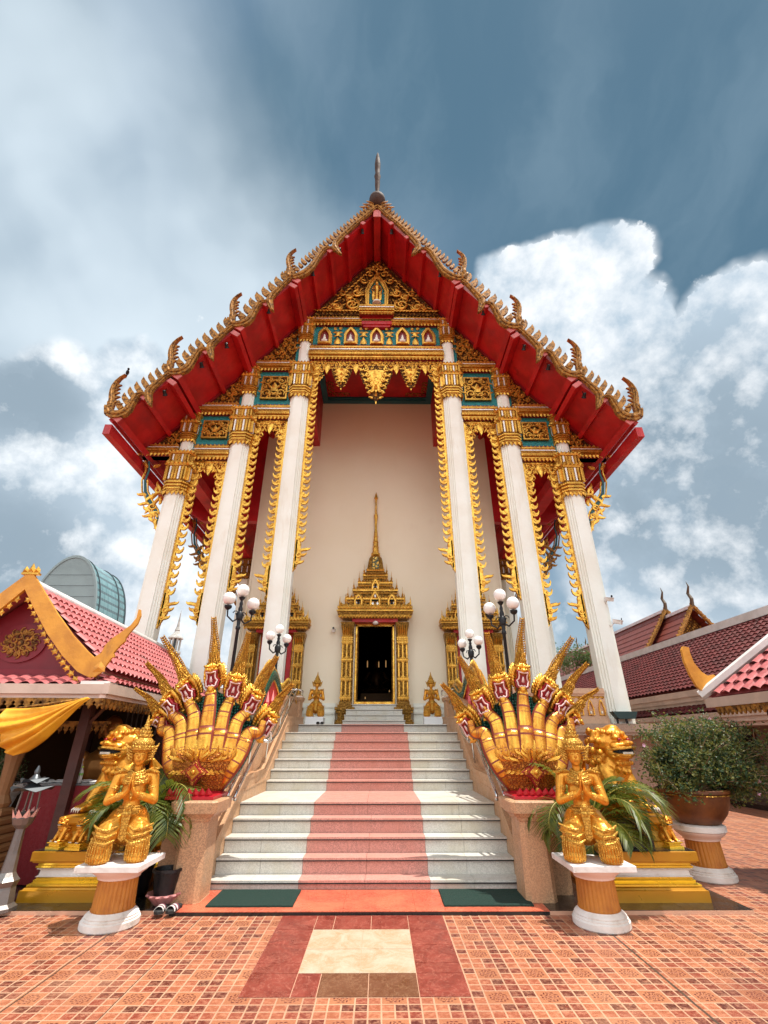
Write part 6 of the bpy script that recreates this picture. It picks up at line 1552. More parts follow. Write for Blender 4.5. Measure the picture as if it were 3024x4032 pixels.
pb_(b, 'inner_walls', [dark, mat('dim_ochre_wall', (.06, .035, .012), .7), st_black])
b = MB()
for k in range(14): x = -.2 + k * .11; b.box(x, x + .03, LEN - .7, LEN - .66, 1.7, 2.25, 0)
b.box(-.25, 1.3, LEN - .705, LEN - .655, 2.2, 2.28, 0)
pb_(b, 'lattice', [steelb, goldd])
b = MB(); b.box(-.3, 1.15, 1.05, 1.08, 1.81, 1.85); fret_x(b, -.3, 1.1, 1.06, 1.82, .14, 0, .09); pb_(b, 'inner_fretwork', [goldd])
# seated image in the shrine
bt = thing('seated_image', 'dark gilded seated image in the shade under the left pavilion roof', 'statue', (-4.22, 8.35, .05), radians(14))
bz = mat('dark_bronze_gold', (.42, .17, .04), .35, .6, .2, 12)
b = MB(); b.ell((0, 0, 1.72), (.155, .16, .20)); b.ell((0, -.03, 1.62), (.11, .12, .10)); cap(b, (0, 0, 1.3), (0, 0, 1.6), .09, .07); b.ell((0, 0, 1.15), (.33, .2, .3)); b.ell((0, 0, .8), (.28, .2, .3)); b.ell((0, -.1, .5), (.6, .35, .18))
for s in (-1, 1): cap(b, (s * .32, 0, 1.3), (s * .42, -.08, .85), .10, .08); cap(b, (s * .42, -.08, .85), (s * .12, -.32, .62), .08, .05); b.ell((s * .16, 0, 1.66), (.025, .04, .11))
b.ell((0, -.155, 1.70), (.028, .03, .05)); m_ = blobmesh(b, .018, 3); m_.build('body', [bz], bt, smooth=True)
b = MB()
for s in (-1, 1): b.ell((s * .06, -.14, 1.745), (.035, .015, .012))
b.ell((0, -.14, 1.60), (.05, .02, .016)); b.build('face', [gold], bt, smooth=True)
b = MB(); b.rects([(0, 0), (0, .12), (-.06, .14), (-.06, .28), (.0, .3), (0, .34)], .7, .45); b.build('throne', [goldd], bt)
# yellow cloth drooping from the eave
cl = MB(); NU, NV = 90, 26; vs = []
silk = mat('saffron_cloth', (.80, .40, .02), .55, 0, .15, 30, .2, 3, (.66, .28, .01)); silk.node_tree.nodes['Principled BSDF'].inputs['Transmission Weight'].default_value = 0
prof_ = [(0, .22), (.06, .40), (.14, .50), (.28, .54), (.42, .48), (.58, .36), (.75, .21), (.9, .09), (1.0, .02)]
def plen(u):
    for (a_, la_), (b__, lb2) in zip(prof_, prof_[1:]):
        if u <= b__: return lerp(la_, lb2, (u - a_) / (b__ - a_))
    return .02
for j in range(NV + 1):
    v = j / NV
    for i in range(NU + 1):
        u = i / NU; x = lerp(-4.52, -3.56, u); z = lerp(1.95, 2.09, u); L = plen(u)
        ang = atan2(v * L + .02, 1.02 - u); rad_ = sqrt((1.02 - u) ** 2 + (v * L) ** 2)
        fan_ = (.030 * sin(ang * 34) + .018 * sin(ang * 57 + 1)) * min(1, rad_ * 1.6) + .02 * sin(u * 7 + v * 6) * v
        vs.append((x + .05 * v * (u - .3), 6.32 - .13 * sin(pi * min(1, v * 1.05)) * (1 - u) ** .6 - fan_, z - L * v ** .85 + .02 * sin(pi * u * 3) * v - .04 * sin(pi * u)))
cl.add(vs, [(j * (NU + 1) + i, j * (NU + 1) + i + 1, (j + 1) * (NU + 1) + i + 1, (j + 1) * (NU + 1) + i) for j in range(NV) for i in range(NU)])
o = cl.build('hanging_cloth', [silk], smooth=True); tag(o, 'saffron yellow cloth bunched and drooping under the left pavilion fringe', 'cloth'); sm = o.modifiers.new('th', 'SOLIDIFY'); sm.thickness = .006
b = MB(); b.sweep([(-5.4, 6.30, 1.83), (-4.1, 6.32, 2.0), (-3.58, 6.34, 2.08)], .014, 8); o = b.build('bamboo_pole', [goldd], smooth=True); tag(o, 'thin pole along the top edge of the saffron cloth', 'pole')
# offering table and what stands on it
tt = thing('offering_table', 'table under a dark red cloth behind the left plinth', 'table', (-3.98, 7.25, .04))
b = MB(); n = 60; R = []
for z, f in ((1.03, 1.0), (1.0, 1.01), (.5, 1.03), (.01, 1.06)):
    rr_ = []
    for k in range(n):
        a = 2 * pi * k / n; c_, s_2 = cos(a), sin(a); q = 1 / max(abs(c_) / .46, abs(s_2) / .32); rip = 1 + .03 * sin(k * 2.1) * (1.03 - z)
        rr_.append((c_ * q * f * rip, s_2 * q * f * rip, z))
    R.append(rr_)
b.rings(R); b.build('cloth', [mat('deep_red_cloth', (.16, .006, .01), .8, 0, .3, 60)], tt, smooth=True, angle=50)
b = MB(); b.box(-.47, .47, -.33, .33, 1.031, 1.05); b.build('table_top', [mat('glass_top', (.10, .11, .12), .1)], tt)
pap = mat('paper', (.75, .75, .74), .7); bot_m = mat('clear_plastic', (.55, .52, .50), .1); capm = mat('bottle_cap', (.70, .72, .75), .4)
for x, y, r_, lab in ((-.30, -.16, .2, 'loose sheet of white paper at the near edge of the red table'), (-.12, -.1, -.5, 'crumpled papers in the middle of the red table'), (.24, -.1, .7, 'folded white leaflets at the right end of the red table')):
    b = MB()
    for k in range(3):
        M = RZ(.35 * k) @ T(.01 * k, .01 * k, .003 + .008 * k) @ RX(.06 * k); b.box(-.10, .10, -.07, .07, 0, .002, 0, M)
    o = b.build('paper_sheets', [pap]); o.location = (-3.98 + x, 7.25 + y, 1.091); o.rotation_euler = (0, 0, r_); tag(o, lab, 'papers', 'papers on the red table')
def bottle(x, y, s, cc, lab):
    t_ = thing('bottle', lab, 'bottle', (x, y, 1.091), 0, 'bottles on the red table'); t_.scale = (s,) * 3
    b = MB(); b.lathe([(.028, 0), (.032, .006), (.032, .10), (.030, .105), (.032, .11), (.032, .15), (.022, .19), (.013, .205), (.013, .22)], 14); b.build('bottle_body', [bot_m], t_, smooth=True)
    b = MB(); b.lathe([(.015, .22), (.015, .245)], 12); b.build('cap', [cc], t_); b = MB(); b.lathe([(.0328, .11), (.0328, .145)], 14); b.build('wrapper', [mat('bottle_label_' + lab[:5].strip(), (.55, .62, .55) if s > 1 else (.2, .45, .1), .5)], t_)
bottle(-3.86, 7.08, 1.15, capm, 'taller clear water bottle on the red table'); bottle(-3.79, 7.02, .8, mat('lime_cap', (.45, .65, .08), .4), 'short bottle with lime cap beside the taller one')
# bronze lotus lantern
lt = thing('lantern_stand', 'tarnished metal lantern stand with a pink lotus cup at the far left', 'lantern', (-3.74, 6.04, .036))
b = MB(); b.lathe([(.17, 0), (.17, .03), (.13, .06), (.11, .20), (.12, .22), (.13, .25), (.10, .28), (.07, .32), (.055, .50), (.045, .70), (.05, .72)], 8, a0=.4); b.build('stem', [steelb], lt)
b = MB(); b.lathe([(.05, .70), (.09, .74), (.11, .80), (.10, .81)], 12)
for k in range(8): a = k * pi / 4; tooth(b, (.07 * cos(a), .07 * sin(a), .76), (-sin(a), cos(a), 0), (cos(a), sin(a), 0), (cos(a) * .4, sin(a) * .4, 1), .08, .13, .02, 1)
b.build('lotus_cup', [steelb, mat('lotus_pink', (.75, .38, .32), .5)], lt)
b = MB()
for k in range(4): a = pi / 4 + k * pi / 2; b.sweep([(.10 * cos(a), .10 * sin(a), .82), (.085 * cos(a), .085 * sin(a), 1.06)], .010, 6)
b.lathe([(.10, .83), (.11, .845), (.09, .85)], 4, a0=pi / 4); b.build('cage', [steelb], lt)
b = MB()
for zz_, r0 in ((1.06, .21), (1.14, .14)):
    R = []
    for q, dz in ((1.0, .015), (.7, .0), (.35, .04), (.15, .075)): R.append([(r0 * q * cos(2 * pi * k / 24) * (1 + .12 * (cos(2 * pi * k / 6) if q > .9 else 0)), r0 * q * sin(2 * pi * k / 24) * (1 + .12 * (cos(2 * pi * k / 6) if q > .9 else 0)), zz_ + dz + (.025 * cos(2 * pi * k / 6) if q > .9 else 0)) for k in range(24)])
    b.rings(R)
b.lathe([(.02, 1.2), (.03, 1.24), (.008, 1.30)], 8); b.build('canopy', [mat('pewter_dark', (.10, .11, .12), .35, .7)], lt, smooth=True, angle=40)
# small clutter behind the lantern: brown tiered stand and white planter
tsn = thing('tiered_base', 'brown stepped carved base at the far left behind the lantern', 'base', (-4.55, 6.75, .038)); b = MB()
for k in range(9): b.rects([(-.03 * k, .09 * k), (-.03 * k + .02, .09 * k + .02), (-.03 * k + .02, .09 * k + .06), (-.03 * k - .015, .09 * k + .089)], .36, .34)
b.lathe([(.1, .81), (.12, .86), (.07, .95), (.09, 1.3), (.12, 1.5), (.05, 1.62)], 10); b.build('steps', [mat('brown_stone', (.20, .09, .03), .7, 0, .3, 20)], tsn)
# ================================================================ GREENERY
def leafmat(name, c, c2, tr=.25):
    m = mat(name, c, .45, 0, 0, 20, .8, 6, c2); b = m.node_tree.nodes['Principled BSDF']; out = m.node_tree.nodes['Material Output']; k = NT(m.node_tree)
    tl = k.node('ShaderNodeBsdfTranslucent'); tl.inputs[0].default_value = (*[min(1, x * 2.2) for x in c], 1); mx = k.node('ShaderNodeMixShader'); mx.inputs[0].default_value = tr
    k.l.new(b.outputs[0], mx.inputs[1]); k.l.new(tl.outputs[0], mx.inputs[2]); k.l.new(mx.outputs[0], out.inputs[0]); return m
palm_m = leafmat('palm_leaf', (.12, .14, .012), (.025, .06, .012)); rach = mat('palm_rib', (.42, .34, .06), .5)
bush_a = leafmat('bush_leaf_yellowish', (.18, .18, .04), (.08, .11, .03)); bush_b = leafmat('bush_leaf_green', (.05, .10, .035), (.025, .055, .022)); twig = mat('twig_bark', (.30, .20, .12), .8, 0, .3, 40)
flow = mat('pale_pink_petal', (.80, .45, .60), .5); tree_m = leafmat('tree_leaf', (.07, .12, .03), (.04, .08, .02))
def frond(mb, base, az, L, lift, droop, rg, m=0, mr=1):
    P = []; p = Vector(base); el = lift; d = Vector((cos(az), sin(az), 0)); n = 22
    for i in range(n + 1): P.append(p.copy()); p = p + (d * cos(el) + Vector((0, 0, sin(el)))) * L / n; el -= droop / n * (.4 + 1.4 * i / n)
    mb.sweep(P, [.009 * (1 - .8 * i / n) for i in range(n + 1)], 5, mr)
    side = d.cross(Vector((0, 0, 1)))
    for i in range(4, n):
        for h in (0, .5):
            q = (i + h) / n; a = P[i].lerp(P[i + 1], h) if i < n else P[i]; t_ = (P[min(i + 1, n)] - P[i - 1]).normalized()
            ll = L * .34 * sin(pi * min(1, (q - .12) / .95)) ** .6 + .03
            for s in (-1, 1):
                dirv = (side * s * .85 + t_ * .75 + Vector((0, 0, .16 + rg.uniform(-.12, .12)))).normalized(); w = .013
                m1 = a + dirv * ll * .55 + Vector((0, 0, -.01)); e = a + dirv * ll + Vector((0, 0, -.10 * ll - .05 * ll * rg.random())) - Vector((0, 0, ll * .18))
                nn = t_ * w
                mb.add([a - nn * .5, a + nn * .5, m1 + nn, m1 - nn * .6, e], [(0, 1, 2, 3), (3, 2, 4)], m)
def palm(loc, label, specs, seed):
    t_ = thing('areca_palm', label, 'palm', loc, 0, 'potted palms behind the kneeling statues'); rg = random.Random(seed)
    b = MB()
    for k in range(7): a = k * .9; b.sweep([(.05 * cos(a), .05 * sin(a), .2), (.09 * cos(a), .09 * sin(a), .7)], [.018, .012], 7)
    b.build('stem', [rach], t_, smooth=True)
    for az, L, lift, droop in specs:
        b = MB(); frond(b, (.06 * cos(radians(az)), .06 * sin(radians(az)), .55 + rg.uniform(0, .2)), radians(az), L * .80, radians(lift), radians(droop), rg); b.build('frond', [palm_m, rach], t_)
    b = MB(); b.lathe([(.12, 0), (.16, .02), (.19, .25), (.20, .26), (.20, .29), (.17, .29), (.16, .24)], 20); b.build('pot', [black], t_, smooth=True, angle=40)
SPL = [(-30, 1.25, 68, 165), (-48, 1.2, 60, 160), (-15, 1.1, 55, 150), (-62, 1.1, 70, 170), (-80, .95, 75, 150), (-50, 1.0, 72, 165), (-110, .9, 80, 120), (-20, .85, 65, 130), (200, 1.05, 62, 110), (170, 1.1, 68, 120), (230, .95, 55, 140), (-65, .75, 45, 120), (150, .9, 70, 100), (20, .85, 70, 110), (90, .9, 80, 90), (-140, .8, 60, 150), (-35, .7, 40, 110), (185, .8, 40, 120), (215, .75, 30, 110)]
palm((-2.62, 6.56, .04), 'areca palm with drooping fronds behind the left kneeling statue, beside the stair pier', SPL, 2)
SPR = [(-28, 1.25, 66, 130), (-8, 1.25, 50, 115), (-55, 1.1, 60, 160), (215, 1.15, 62, 150), (190, 1.1, 55, 120), (-20, 1.1, 60, 125), (-45, 1.0, 50, 135), (5, 1.15, 62, 115), (-70, .9, 45, 120), (200, .95, 50, 130), (225, .9, 45, 140), (170, .85, 60, 120), (250, .8, 40, 130), (-10, .85, 30, 110), (30, 1.0, 70, 110), (80, .9, 80, 70), (120, .9, 80, 90), (-35, .8, 20, 90), (180, 1.0, 72, 60), (0, .75, 72, 60)]
palm((2.62, 6.42, .04), 'areca palm spreading over the lion plinth behind the right kneeling statue', SPR, 5)
# black bucket and pink planter near the sandals
o_t = thing('plastic_bucket', 'black plastic pot set in the pink planter by the sandals', 'pot', (-2.13, 6.22, .10)); b = MB(); b.lathe([(.10, 0), (.14, .22), (.155, .225), (.155, .25), (.13, .25), (.10, .03)], 22); b.build('bucket', [black], o_t, smooth=True, angle=40)
o_t = thing('planter_bowl', 'pink scalloped bowl on the black granite beside the sandals', 'planter', (-2.13, 6.22, .038)); b = MB(); pkp = mat('dusty_pink_glaze', (.60, .25, .24), .5, 0, .2, 14)
R = []
for r0, z, f in ((.08, 0, 0), (.10, .02, .0), (.145, .07, .06), (.17, .09, .08), (.165, .105, .05), (.10, .06, 0)): R.append([(r0 * (1 + f * cos(2 * pi * k / 5)) * cos(2 * pi * k / 60), r0 * (1 + f * cos(2 * pi * k / 5)) * sin(2 * pi * k / 60), z) for k in range(60)])
b.rings(R); b.build('bowl', [pkp], o_t, smooth=True, angle=50)
# sandals
sdk = mat('sandal_sole_black', (.02, .02, .02), .7); sdw = mat('sandal_strap_white', (.72, .70, .66), .6); sdp = mat('sandal_strap_mauve', (.20, .06, .09), .6)
def sandal(loc, rz, lab, grp='sandals by the stair pier'):
    t_ = thing('sandal', lab, 'sandal', loc, rz, grp)
    b = MB(); out_ = [(-.035, -.12), (.0, -.135), (.04, -.115), (.05, -.06), (.038, .02), (.036, .09), (.0, .125), (-.035, .09), (-.036, .0), (-.046, -.06)]
    b.rings([[(x, y, 0) for x, y in out_], [(x, y, .022) for x, y in out_], [(x * .93, y * .96, .028) for x, y in out_]]); b.build('sole', [sdk], t_)
    for k, (y, m_) in enumerate(((-.085, sdw), (-.060, sdp), (-.035, sdw), (-.010, sdp))):
        b = MB(); Q = []
        for i in range(11): a = pi * i / 10; Q.append((-.048 * cos(a), y + .006 * sin(a), .012 + .045 * sin(a)))
        for i in range(10):
            p0, p1 = Q[i], Q[i + 1]; b.add([(p0[0], p0[1] - .012, p0[2]), (p1[0], p1[1] - .012, p1[2]), (p1[0], p1[1] + .012, p1[2]), (p0[0], p0[1] + .012, p0[2])], [(0, 1, 2, 3)])
        o = b.build('strap', [m_], t_, smooth=True); q = o.modifiers.new('t', 'SOLIDIFY'); q.thickness = .003
sandal((-2.06, 6.03, .036), .1, 'striped sandal nearer the pink planter'); sandal((-1.93, 6.05, .036), -.12, 'striped sandal nearer the stair pier')
slp = [('dark slipper left beside another at the left end of the top step', -1.37, 12.60), ('dark slipper close to the white block on the top step', -1.27, 12.62)]
for lab, x, y in slp:
    t_ = thing('slipper', lab, 'slipper', (x, y, 1.951), .2, 'slippers on the top step'); b = MB(); b.ell((0, 0, .03), (.045, .10, .03)); b.build('upper', [sdk], t_, smooth=True)
    b = MB(); b.ell((0, .01, .012), (.05, .13, .014)); b.build('sole', [sdk], t_, smooth=True)
# pot, pedestal, bush on the right
pedestal((4.46, 7.35, 0), 'ochre and white round pedestal under the big brown pot on the right', 1.12, top='round')
PB = thing('flower_pot', 'wide brown glazed bowl on the round pedestal at the right', 'pot', (4.50, 7.38, .592))
b = MB(); b.lathe([(.24, 0), (.27, .02), (.36, .12), (.42, .24), (.435, .33), (.44, .36), (.46, .37), (.46, .40), (.43, .41), (.40, .37), (.3, .33), (.02, .33)], 40)
b.build('bowl', [mat('brown_glaze', (.19, .065, .018), .42, 0, .25, 10, .5, 4, (.10, .032, .01))], PB, smooth=True, angle=40)
b = MB(); b.lathe([(.452, .34), (.462, .345), (.452, .352)], 40); b.build('rim_line', [gold], PB)
def bush(loc, label, rx, ry, rz_, n, seed, cz, sizes=.028, flowers=0, grp=None, la=bush_a, lb__=bush_b, skew=0, nb=60, name='bush', cat='bush'):
    t_ = thing(name, label, cat, loc, 0, grp); rg = random.Random(seed); b = MB(); tips = []
    for k in range(nb):
        a = rg.uniform(0, 2 * pi); e = rg.uniform(-.15, 1.45); r = rg.uniform(.75, 1.08)
        tip = Vector((rx * r * cos(e) * cos(a) + skew * sin(max(0, e)) * .3 + (skew if cos(a) > 0 else 0) * .5 * cos(e), ry * r * cos(e) * sin(a), cz + rz_ * r * sin(e)))
        mid_ = tip * .45 + Vector((rg.uniform(-.1, .1) * rx, rg.uniform(-.1, .1) * ry, cz * .35 + rg.uniform(-.05, .12)))
        P = bez([(0, 0, 0), mid_ * .5 + Vector((0, 0, cz * .2)), mid_, tip], 4); b.sweep(P, [.012 * (1 - .75 * i / len(P)) * max(.6, rx) for i in range(len(P))], 5); tips.append((P, tip))
        for q in range(4):
            p0 = P[rg.randrange(5, len(P))]; d = Vector((rg.uniform(-1, 1), rg.uniform(-1, 1), rg.uniform(-.4, 1))).normalized() * rx * rg.uniform(.12, .3); b.sweep([p0, p0 + d * .5 + Vector((0, 0, .01)), p0 + d], [.004, .003, .002], 4); tips.append(([p0, p0 + d], p0 + d))
    b.build('branches', [twig], t_)
    for nm, mm, frac in (('foliage', la, .5), ('foliage', lb__, .5)):
        b = MB()
        for i in range(int(n * frac)):
            P, tip = tips[rg.randrange(len(tips))]; q = rg.random() ** .6; k = min(len(P) - 2, int(q * (len(P) - 1))); p = P[k].lerp(P[k + 1], rg.random()) + Vector((rg.gauss(0, 1), rg.gauss(0, 1), rg.gauss(0, .8))) * sizes * 1.5
            if nm and noise.noise(p * 5 / max(.5, rx)) < -.28: continue
            d = Vector((rg.uniform(-1, 1), rg.uniform(-1, 1), rg.uniform(-.3, .9))).normalized(); u = d.cross(Vector((rg.uniform(-1, 1), rg.uniform(-1, 1), rg.uniform(-1, 1)))).normalized(); s_ = sizes * rg.uniform(.6, 1.35); nn = d.cross(u)
            b.add([p, p + d * s_ * .45 + u * s_ * .27, p + d * s_, p + d * s_ * .45 - u * s_ * .27, p + d * s_ * .5 + nn * s_ * .12], [(0, 1, 4), (1, 2, 4), (2, 3, 4), (3, 0, 4)])
        b.build(nm, [mm], t_)
    for i in range(flowers):
        P, tip = tips[rg.randrange(len(tips))]; 
        if tip.y > .1 * ry: tip = Vector((tip.x, -tip.y, tip.z))
        b = MB(); c = tip + Vector((0, -.03, .01))
        for k in range(5):
            a = 2 * pi * k / 5; d = Vector((cos(a), -.4, sin(a))).normalized(); u = Vector((-sin(a), 0, cos(a))); b.add([c, c + d * .018 + u * .010, c + d * .032, c + d * .018 - u * .010], [(0, 1, 2, 3)])
        b.build('blossom', [flow], t_)
    return t_
bush((4.50, 7.38, .92), 'spreading potted bush with pink blossoms in the brown bowl', .90, .60, .80, 52000, 8, .10, .044, 9, skew=.95, nb=170)
bush((-4.95, 7.0, 1.05), 'dense low green bush at the far left beneath the saffron cloth', .42, .35, .30, 6000, 3, .08, .028, 0, la=bush_b, lb__=tree_m)
wp = thing('white_planter', 'white planter under the green bush at the far left', 'planter', (-4.95, 7.0, .04)); b = MB(); b.lathe([(.26, 0), (.30, .1), (.25, .5), (.36, .9), (.44, .98), (.44, 1.04), (.38, 1.04)], 8, a0=.3); b.build('vessel', [wpaint], wp)
# ================================================================ RIGHT SIDE BUILDINGS
rp = thing('pavilion', 'far corner of a pink tiled pavilion roof with amber horn at the right edge', 'pavilion', (5.32, 7.7, 0))
b = MB()
for k in range(9):   # slope facing the steps, narrowing up the hip
    q1 = (k + 1) / 9; tilesurf(b, (1.3 * q1, -.04 - 1.2 * q1, 2.22 + 1.15 * q1), (0, -4.5, 0), (-1.3 / 9, 0, -1.15 / 9), 22, 1, .035, 0, 6, .028)
b.build('roof_slope', [pinkt], rp)
b = MB(); b.add([(0, 0, 2.2), (2.6, 0, 2.2), (1.3, -1.2, 3.37)], [(0, 1, 2)]); b.add([(2.6, 0, 2.2), (2.6, -6, 2.2), (1.3, -6, 3.37), (1.3, -1.2, 3.37)], [(0, 1, 2, 3)]); b.build('roof_slope', [pinkt], rp)
b = MB(); b.sweep([(-.05, .05, 2.23), (1.32, -1.2, 3.46)], .075, 6); b.sweep([(1.32, -1.2, 3.44), (1.32, -6, 3.44)], .07, 6); b.build('hip_cap', [capw], rp)
b = MB(); b.box(-.03, .04, -6, .03, 2.05, 2.18, 0); b.box(.0405, 2.6, -.04, .03, 2.05, 2.18, 0); b.build('fascia', [fasc], rp)
b = MB(); fret_y(b, -5.8, -.15, .0, 2.05, .12, 0, .09); b.build('fretwork_fringe', [goldd], rp)
b = MB(); Q = [(.02, 2.28), (.22, 2.42), (.30, 2.52), (.22, 2.60), (.12, 2.58), (.04, 2.64), (-.04, 2.78), (-.06, 2.94), (-.05, 3.02), (-.14, 3.04), (-.18, 2.98), (-.19, 2.80), (-.16, 2.60), (-.10, 2.42)]; b.prism([(x - .02, z - .06) for x, z in Q], -.03, .02); b.build('corner_horn', [yel], rp)
for x, y in ((.6, -.5), (.6, -5.3), (2.1, -.5)): b = MB(); b.box(x - .07, x + .07, y - .07, y + .07, 0, 2.3); b.build('post', [wood], rp)
b = MB(); b.box(.05, 2.5, -5.9, -.05, 2.19, 2.21); b.build('ceiling', [maroon], rp)
# long cloister
ck = thing('cloister', 'long low building with a maroon tiled roof and white ridge at the right', 'building', (10.5, 8, 0)); CY0, CY1 = -4, 38
b = MB(); tilesurf(b, (12.25 - 10.5, CY0, 5.15), (0, CY1 - CY0, 0), (-2.35, 0, -2.1), 170, 17, .045, 0, 4, .035); b.build('roof_slope', [marot], ck)
b = MB(); b.add([(1.75, CY0, 5.12), (4.2, CY0, 3.0), (4.2, CY1, 3.0), (1.75, CY1, 5.12)], [(0, 1, 2, 3)]); b.add([(-.55, CY1, 3.0), (1.75, CY1, 5.1), (4.2, CY1, 3.0)], [(0, 1, 2)]); b.build('roof_slope', [marot], ck)
b = MB(); b.box(1.55, 1.95, CY0, CY1 + .1, 5.05, 5.30); b.build('ridge_cap', [capw], ck)
b = MB()
for x0, z0, z1 in ((-.72, 2.80, 2.98), (-.66, 2.66, 2.80), (-.60, 2.56, 2.66)): b.box(x0, .4, CY0, CY1, z0, z1 - .001, 0)
for x0, z0, z1 in ((-.86, 2.16, 2.30), (-.80, 2.04, 2.16), (-.72, 1.94, 2.04)): b.box(x0, .4, CY0, CY1, z0, z1 - .001, 0)
b.build('eave_moulding', [fasc], ck)
b = MB(); tilesurf(b, (-.60, CY0, 2.55), (0, CY1 - CY0, 0), (-.25, 0, -.22), 170, 2, .03, 0, 4, .02); b.build('lower_roof', [marot], ck)
b = MB(); b.box(.4, .7, CY0, CY1, 0, 2.6, 0); b.box(-.6, .4, CY0, CY1, 0, .12, 1); b.build('wall', [mat('brown_wall_paint', (.26, .18, .14), .7, 0, .1, 10), st_black], ck)  # cloister wall in one even dull brown
brw = mat('brown_window_wood', (.16, .06, .03), .5); gls = mat('dark_window_glass', (.015, .017, .02), .08)
for k in range(9):
    y0 = CY0 + 2 + k * 4.2; b = MB(); b.box(.34, .399, y0, y0 + 2.9, .95, 1.93, 0); wo = b.build('window', [brw], ck)
    b = MB()
    for q in range(4): b.box(.32, .339, y0 + .08 + q * .7, y0 + .72 + q * .7, 1.02, 1.87, 0)
    b.build('pane', [gls], wo)
for k in range(8): b = MB(); y0 = CY0 + .6 + k * 5.2; b.box(-.65, -.45, y0, y0 + .2, 0, 2.0); b.build('post', [fasc], ck)
# temple hall beyond it
def hall(loc, label, hw, tiers, rise, gableY=True):
    t_ = thing('red_roofed_hall', label, 'temple building', loc)
    for i, (ya, yb, zr) in enumerate(tiers):
        for s in (-1, 1):
            b = MB(); za = zr - rise
            for q in range(14):
                f0, f1 = q / 14, (q + 1) / 14; x0, x1 = s * hw * f0, s * hw * f1; z0, z1 = zr - rise * f0 ** .93, zr - rise * f1 ** .93
                b.add([(x0, ya, z0), (x1, ya, z1 + .06), (x1, yb, z1 + .06), (x0, yb, z0)], [(0, 1, 2, 3)]); b.add([(x1, ya, z1 + .06), (x1, yb, z1 + .06), (x1, yb, z1), (x1, ya, z1)], [(0, 1, 2, 3)])
            b.build('roof_slope', [redt], t_)
            b = MB(); P = [(s * hw * f, ya - .12, zr - rise * f ** .93 + .12) for f in (0, .2, .4, .6, .8, 1.0)]; b.sweep(P, .13, 6)
            for k in range(24): f = (k + .5) / 24; b.ell((s * hw * f, ya - .12, zr - rise * f ** .93 + .28), (.07, .06, .16), nu=6, nv=4)
            b.build('bargeboard', [goldd], t_)
            b = MB(); b.sweep([(s * hw, ya - .1, zr - rise), (s * (hw + .3), ya - .1, zr - rise + .3), (s * (hw + .35), ya - .1, zr - rise + .9)], [.12, .10, .02], 6); b.build('tail_horn', [goldd], t_)
        b = MB(); b.box(-.15, .15, ya, yb, zr - .05, zr + .14); b.build('ridge_cap', [capw], t_)
        b = MB(); b.add([(-hw * .93, ya + .5, zr - rise * .96), (hw * .93, ya + .5, zr - rise * .96), (0, ya + .5, zr - .3)], [(0, 1, 2)]); b.build('gable', [bpy.data.materials['tympanum_relief'] if i == 0 else maroon], t_)
        b = MB(); b.sweep([(0, ya - .1, zr), (0, ya - .25, zr + .5), (0, ya - .05, zr + .9), (0, ya - .3, zr + 1.3), (0, ya - .2, zr + 1.65)], [.14, .12, .10, .06, .01], 6); b.build('ridge_horn', [mat('horn_dark', (.10, .07, .04), .5) if 'horn_dark' not in bpy.data.materials else bpy.data.materials['horn_dark']], t_)
    ya, yb, zr = tiers[0][0], tiers[-1][1], tiers[0][2]
    b = MB(); b.box(-hw * .8, hw * .8, ya + .6, yb, 0, zr - rise * .9); b.build('wall', [cream], t_); return t_
hall((20, 0, 0), 'red roofed temple hall with two golden gable ends beyond the right cloister', 4.3, [(28.6, 31.6, 9.15), (31.4, 48, 9.6)], 5.6)
hall((27.5, 0, 0), 'farther red roof with thin horns glimpsed between the white columns at the right', 5.5, [(62, 65, 12.2), (64.8, 90, 12.9)], 7.5)
def tree(loc, label, h, r, n, seed, sizes=.16):
    t_ = thing('tree', label, 'tree', loc); rg = random.Random(seed); b = MB(); b.sweep([(0, 0, 0), (.1, 0, h * .35), (-.05, .1, h * .6), (.1, 0, h * .85)], [.16, .13, .09, .03], 8)
    C = []
    for k in range(14):
        a = rg.uniform(0, 6.28); e = rg.uniform(-.4, 1.3); c = Vector((r * .75 * cos(a) * cos(e), r * .75 * sin(a) * cos(e), h * .72 + r * .8 * sin(e))); C.append((c, r * rg.uniform(.25, .45))); b.sweep([(0, 0, h * .55), c * .6 + Vector((0, 0, h * .22)), c], [.06, .04, .015], 5)
    b.build('trunk', [twig], t_); b = MB()
    for i in range(n):
        c, rr_ = C[rg.randrange(len(C))]; p = c + Vector((rg.gauss(0, 1), rg.gauss(0, 1), rg.gauss(0, .8))) * rr_ * .55; d = Vector((rg.uniform(-1, 1), rg.uniform(-1, 1), rg.uniform(-.6, .6))).normalized(); u = d.cross(Vector((0, 0, 1)) + Vector((rg.uniform(-.8, .8), 0, 0))).normalized(); s_ = sizes * rg.uniform(.6, 1.3)
        b.add([p, p + d * s_ * .5 + u * s_ * .25, p + d * s_, p + d * s_ * .5 - u * s_ * .25], [(0, 1, 2, 3)])
    b.build('crown', [tree_m], t_)
tree((13.2, 33, 0), 'leafy tree glimpsed beyond the balustrade between the white columns', 7.8, 1.9, 5000, 4)
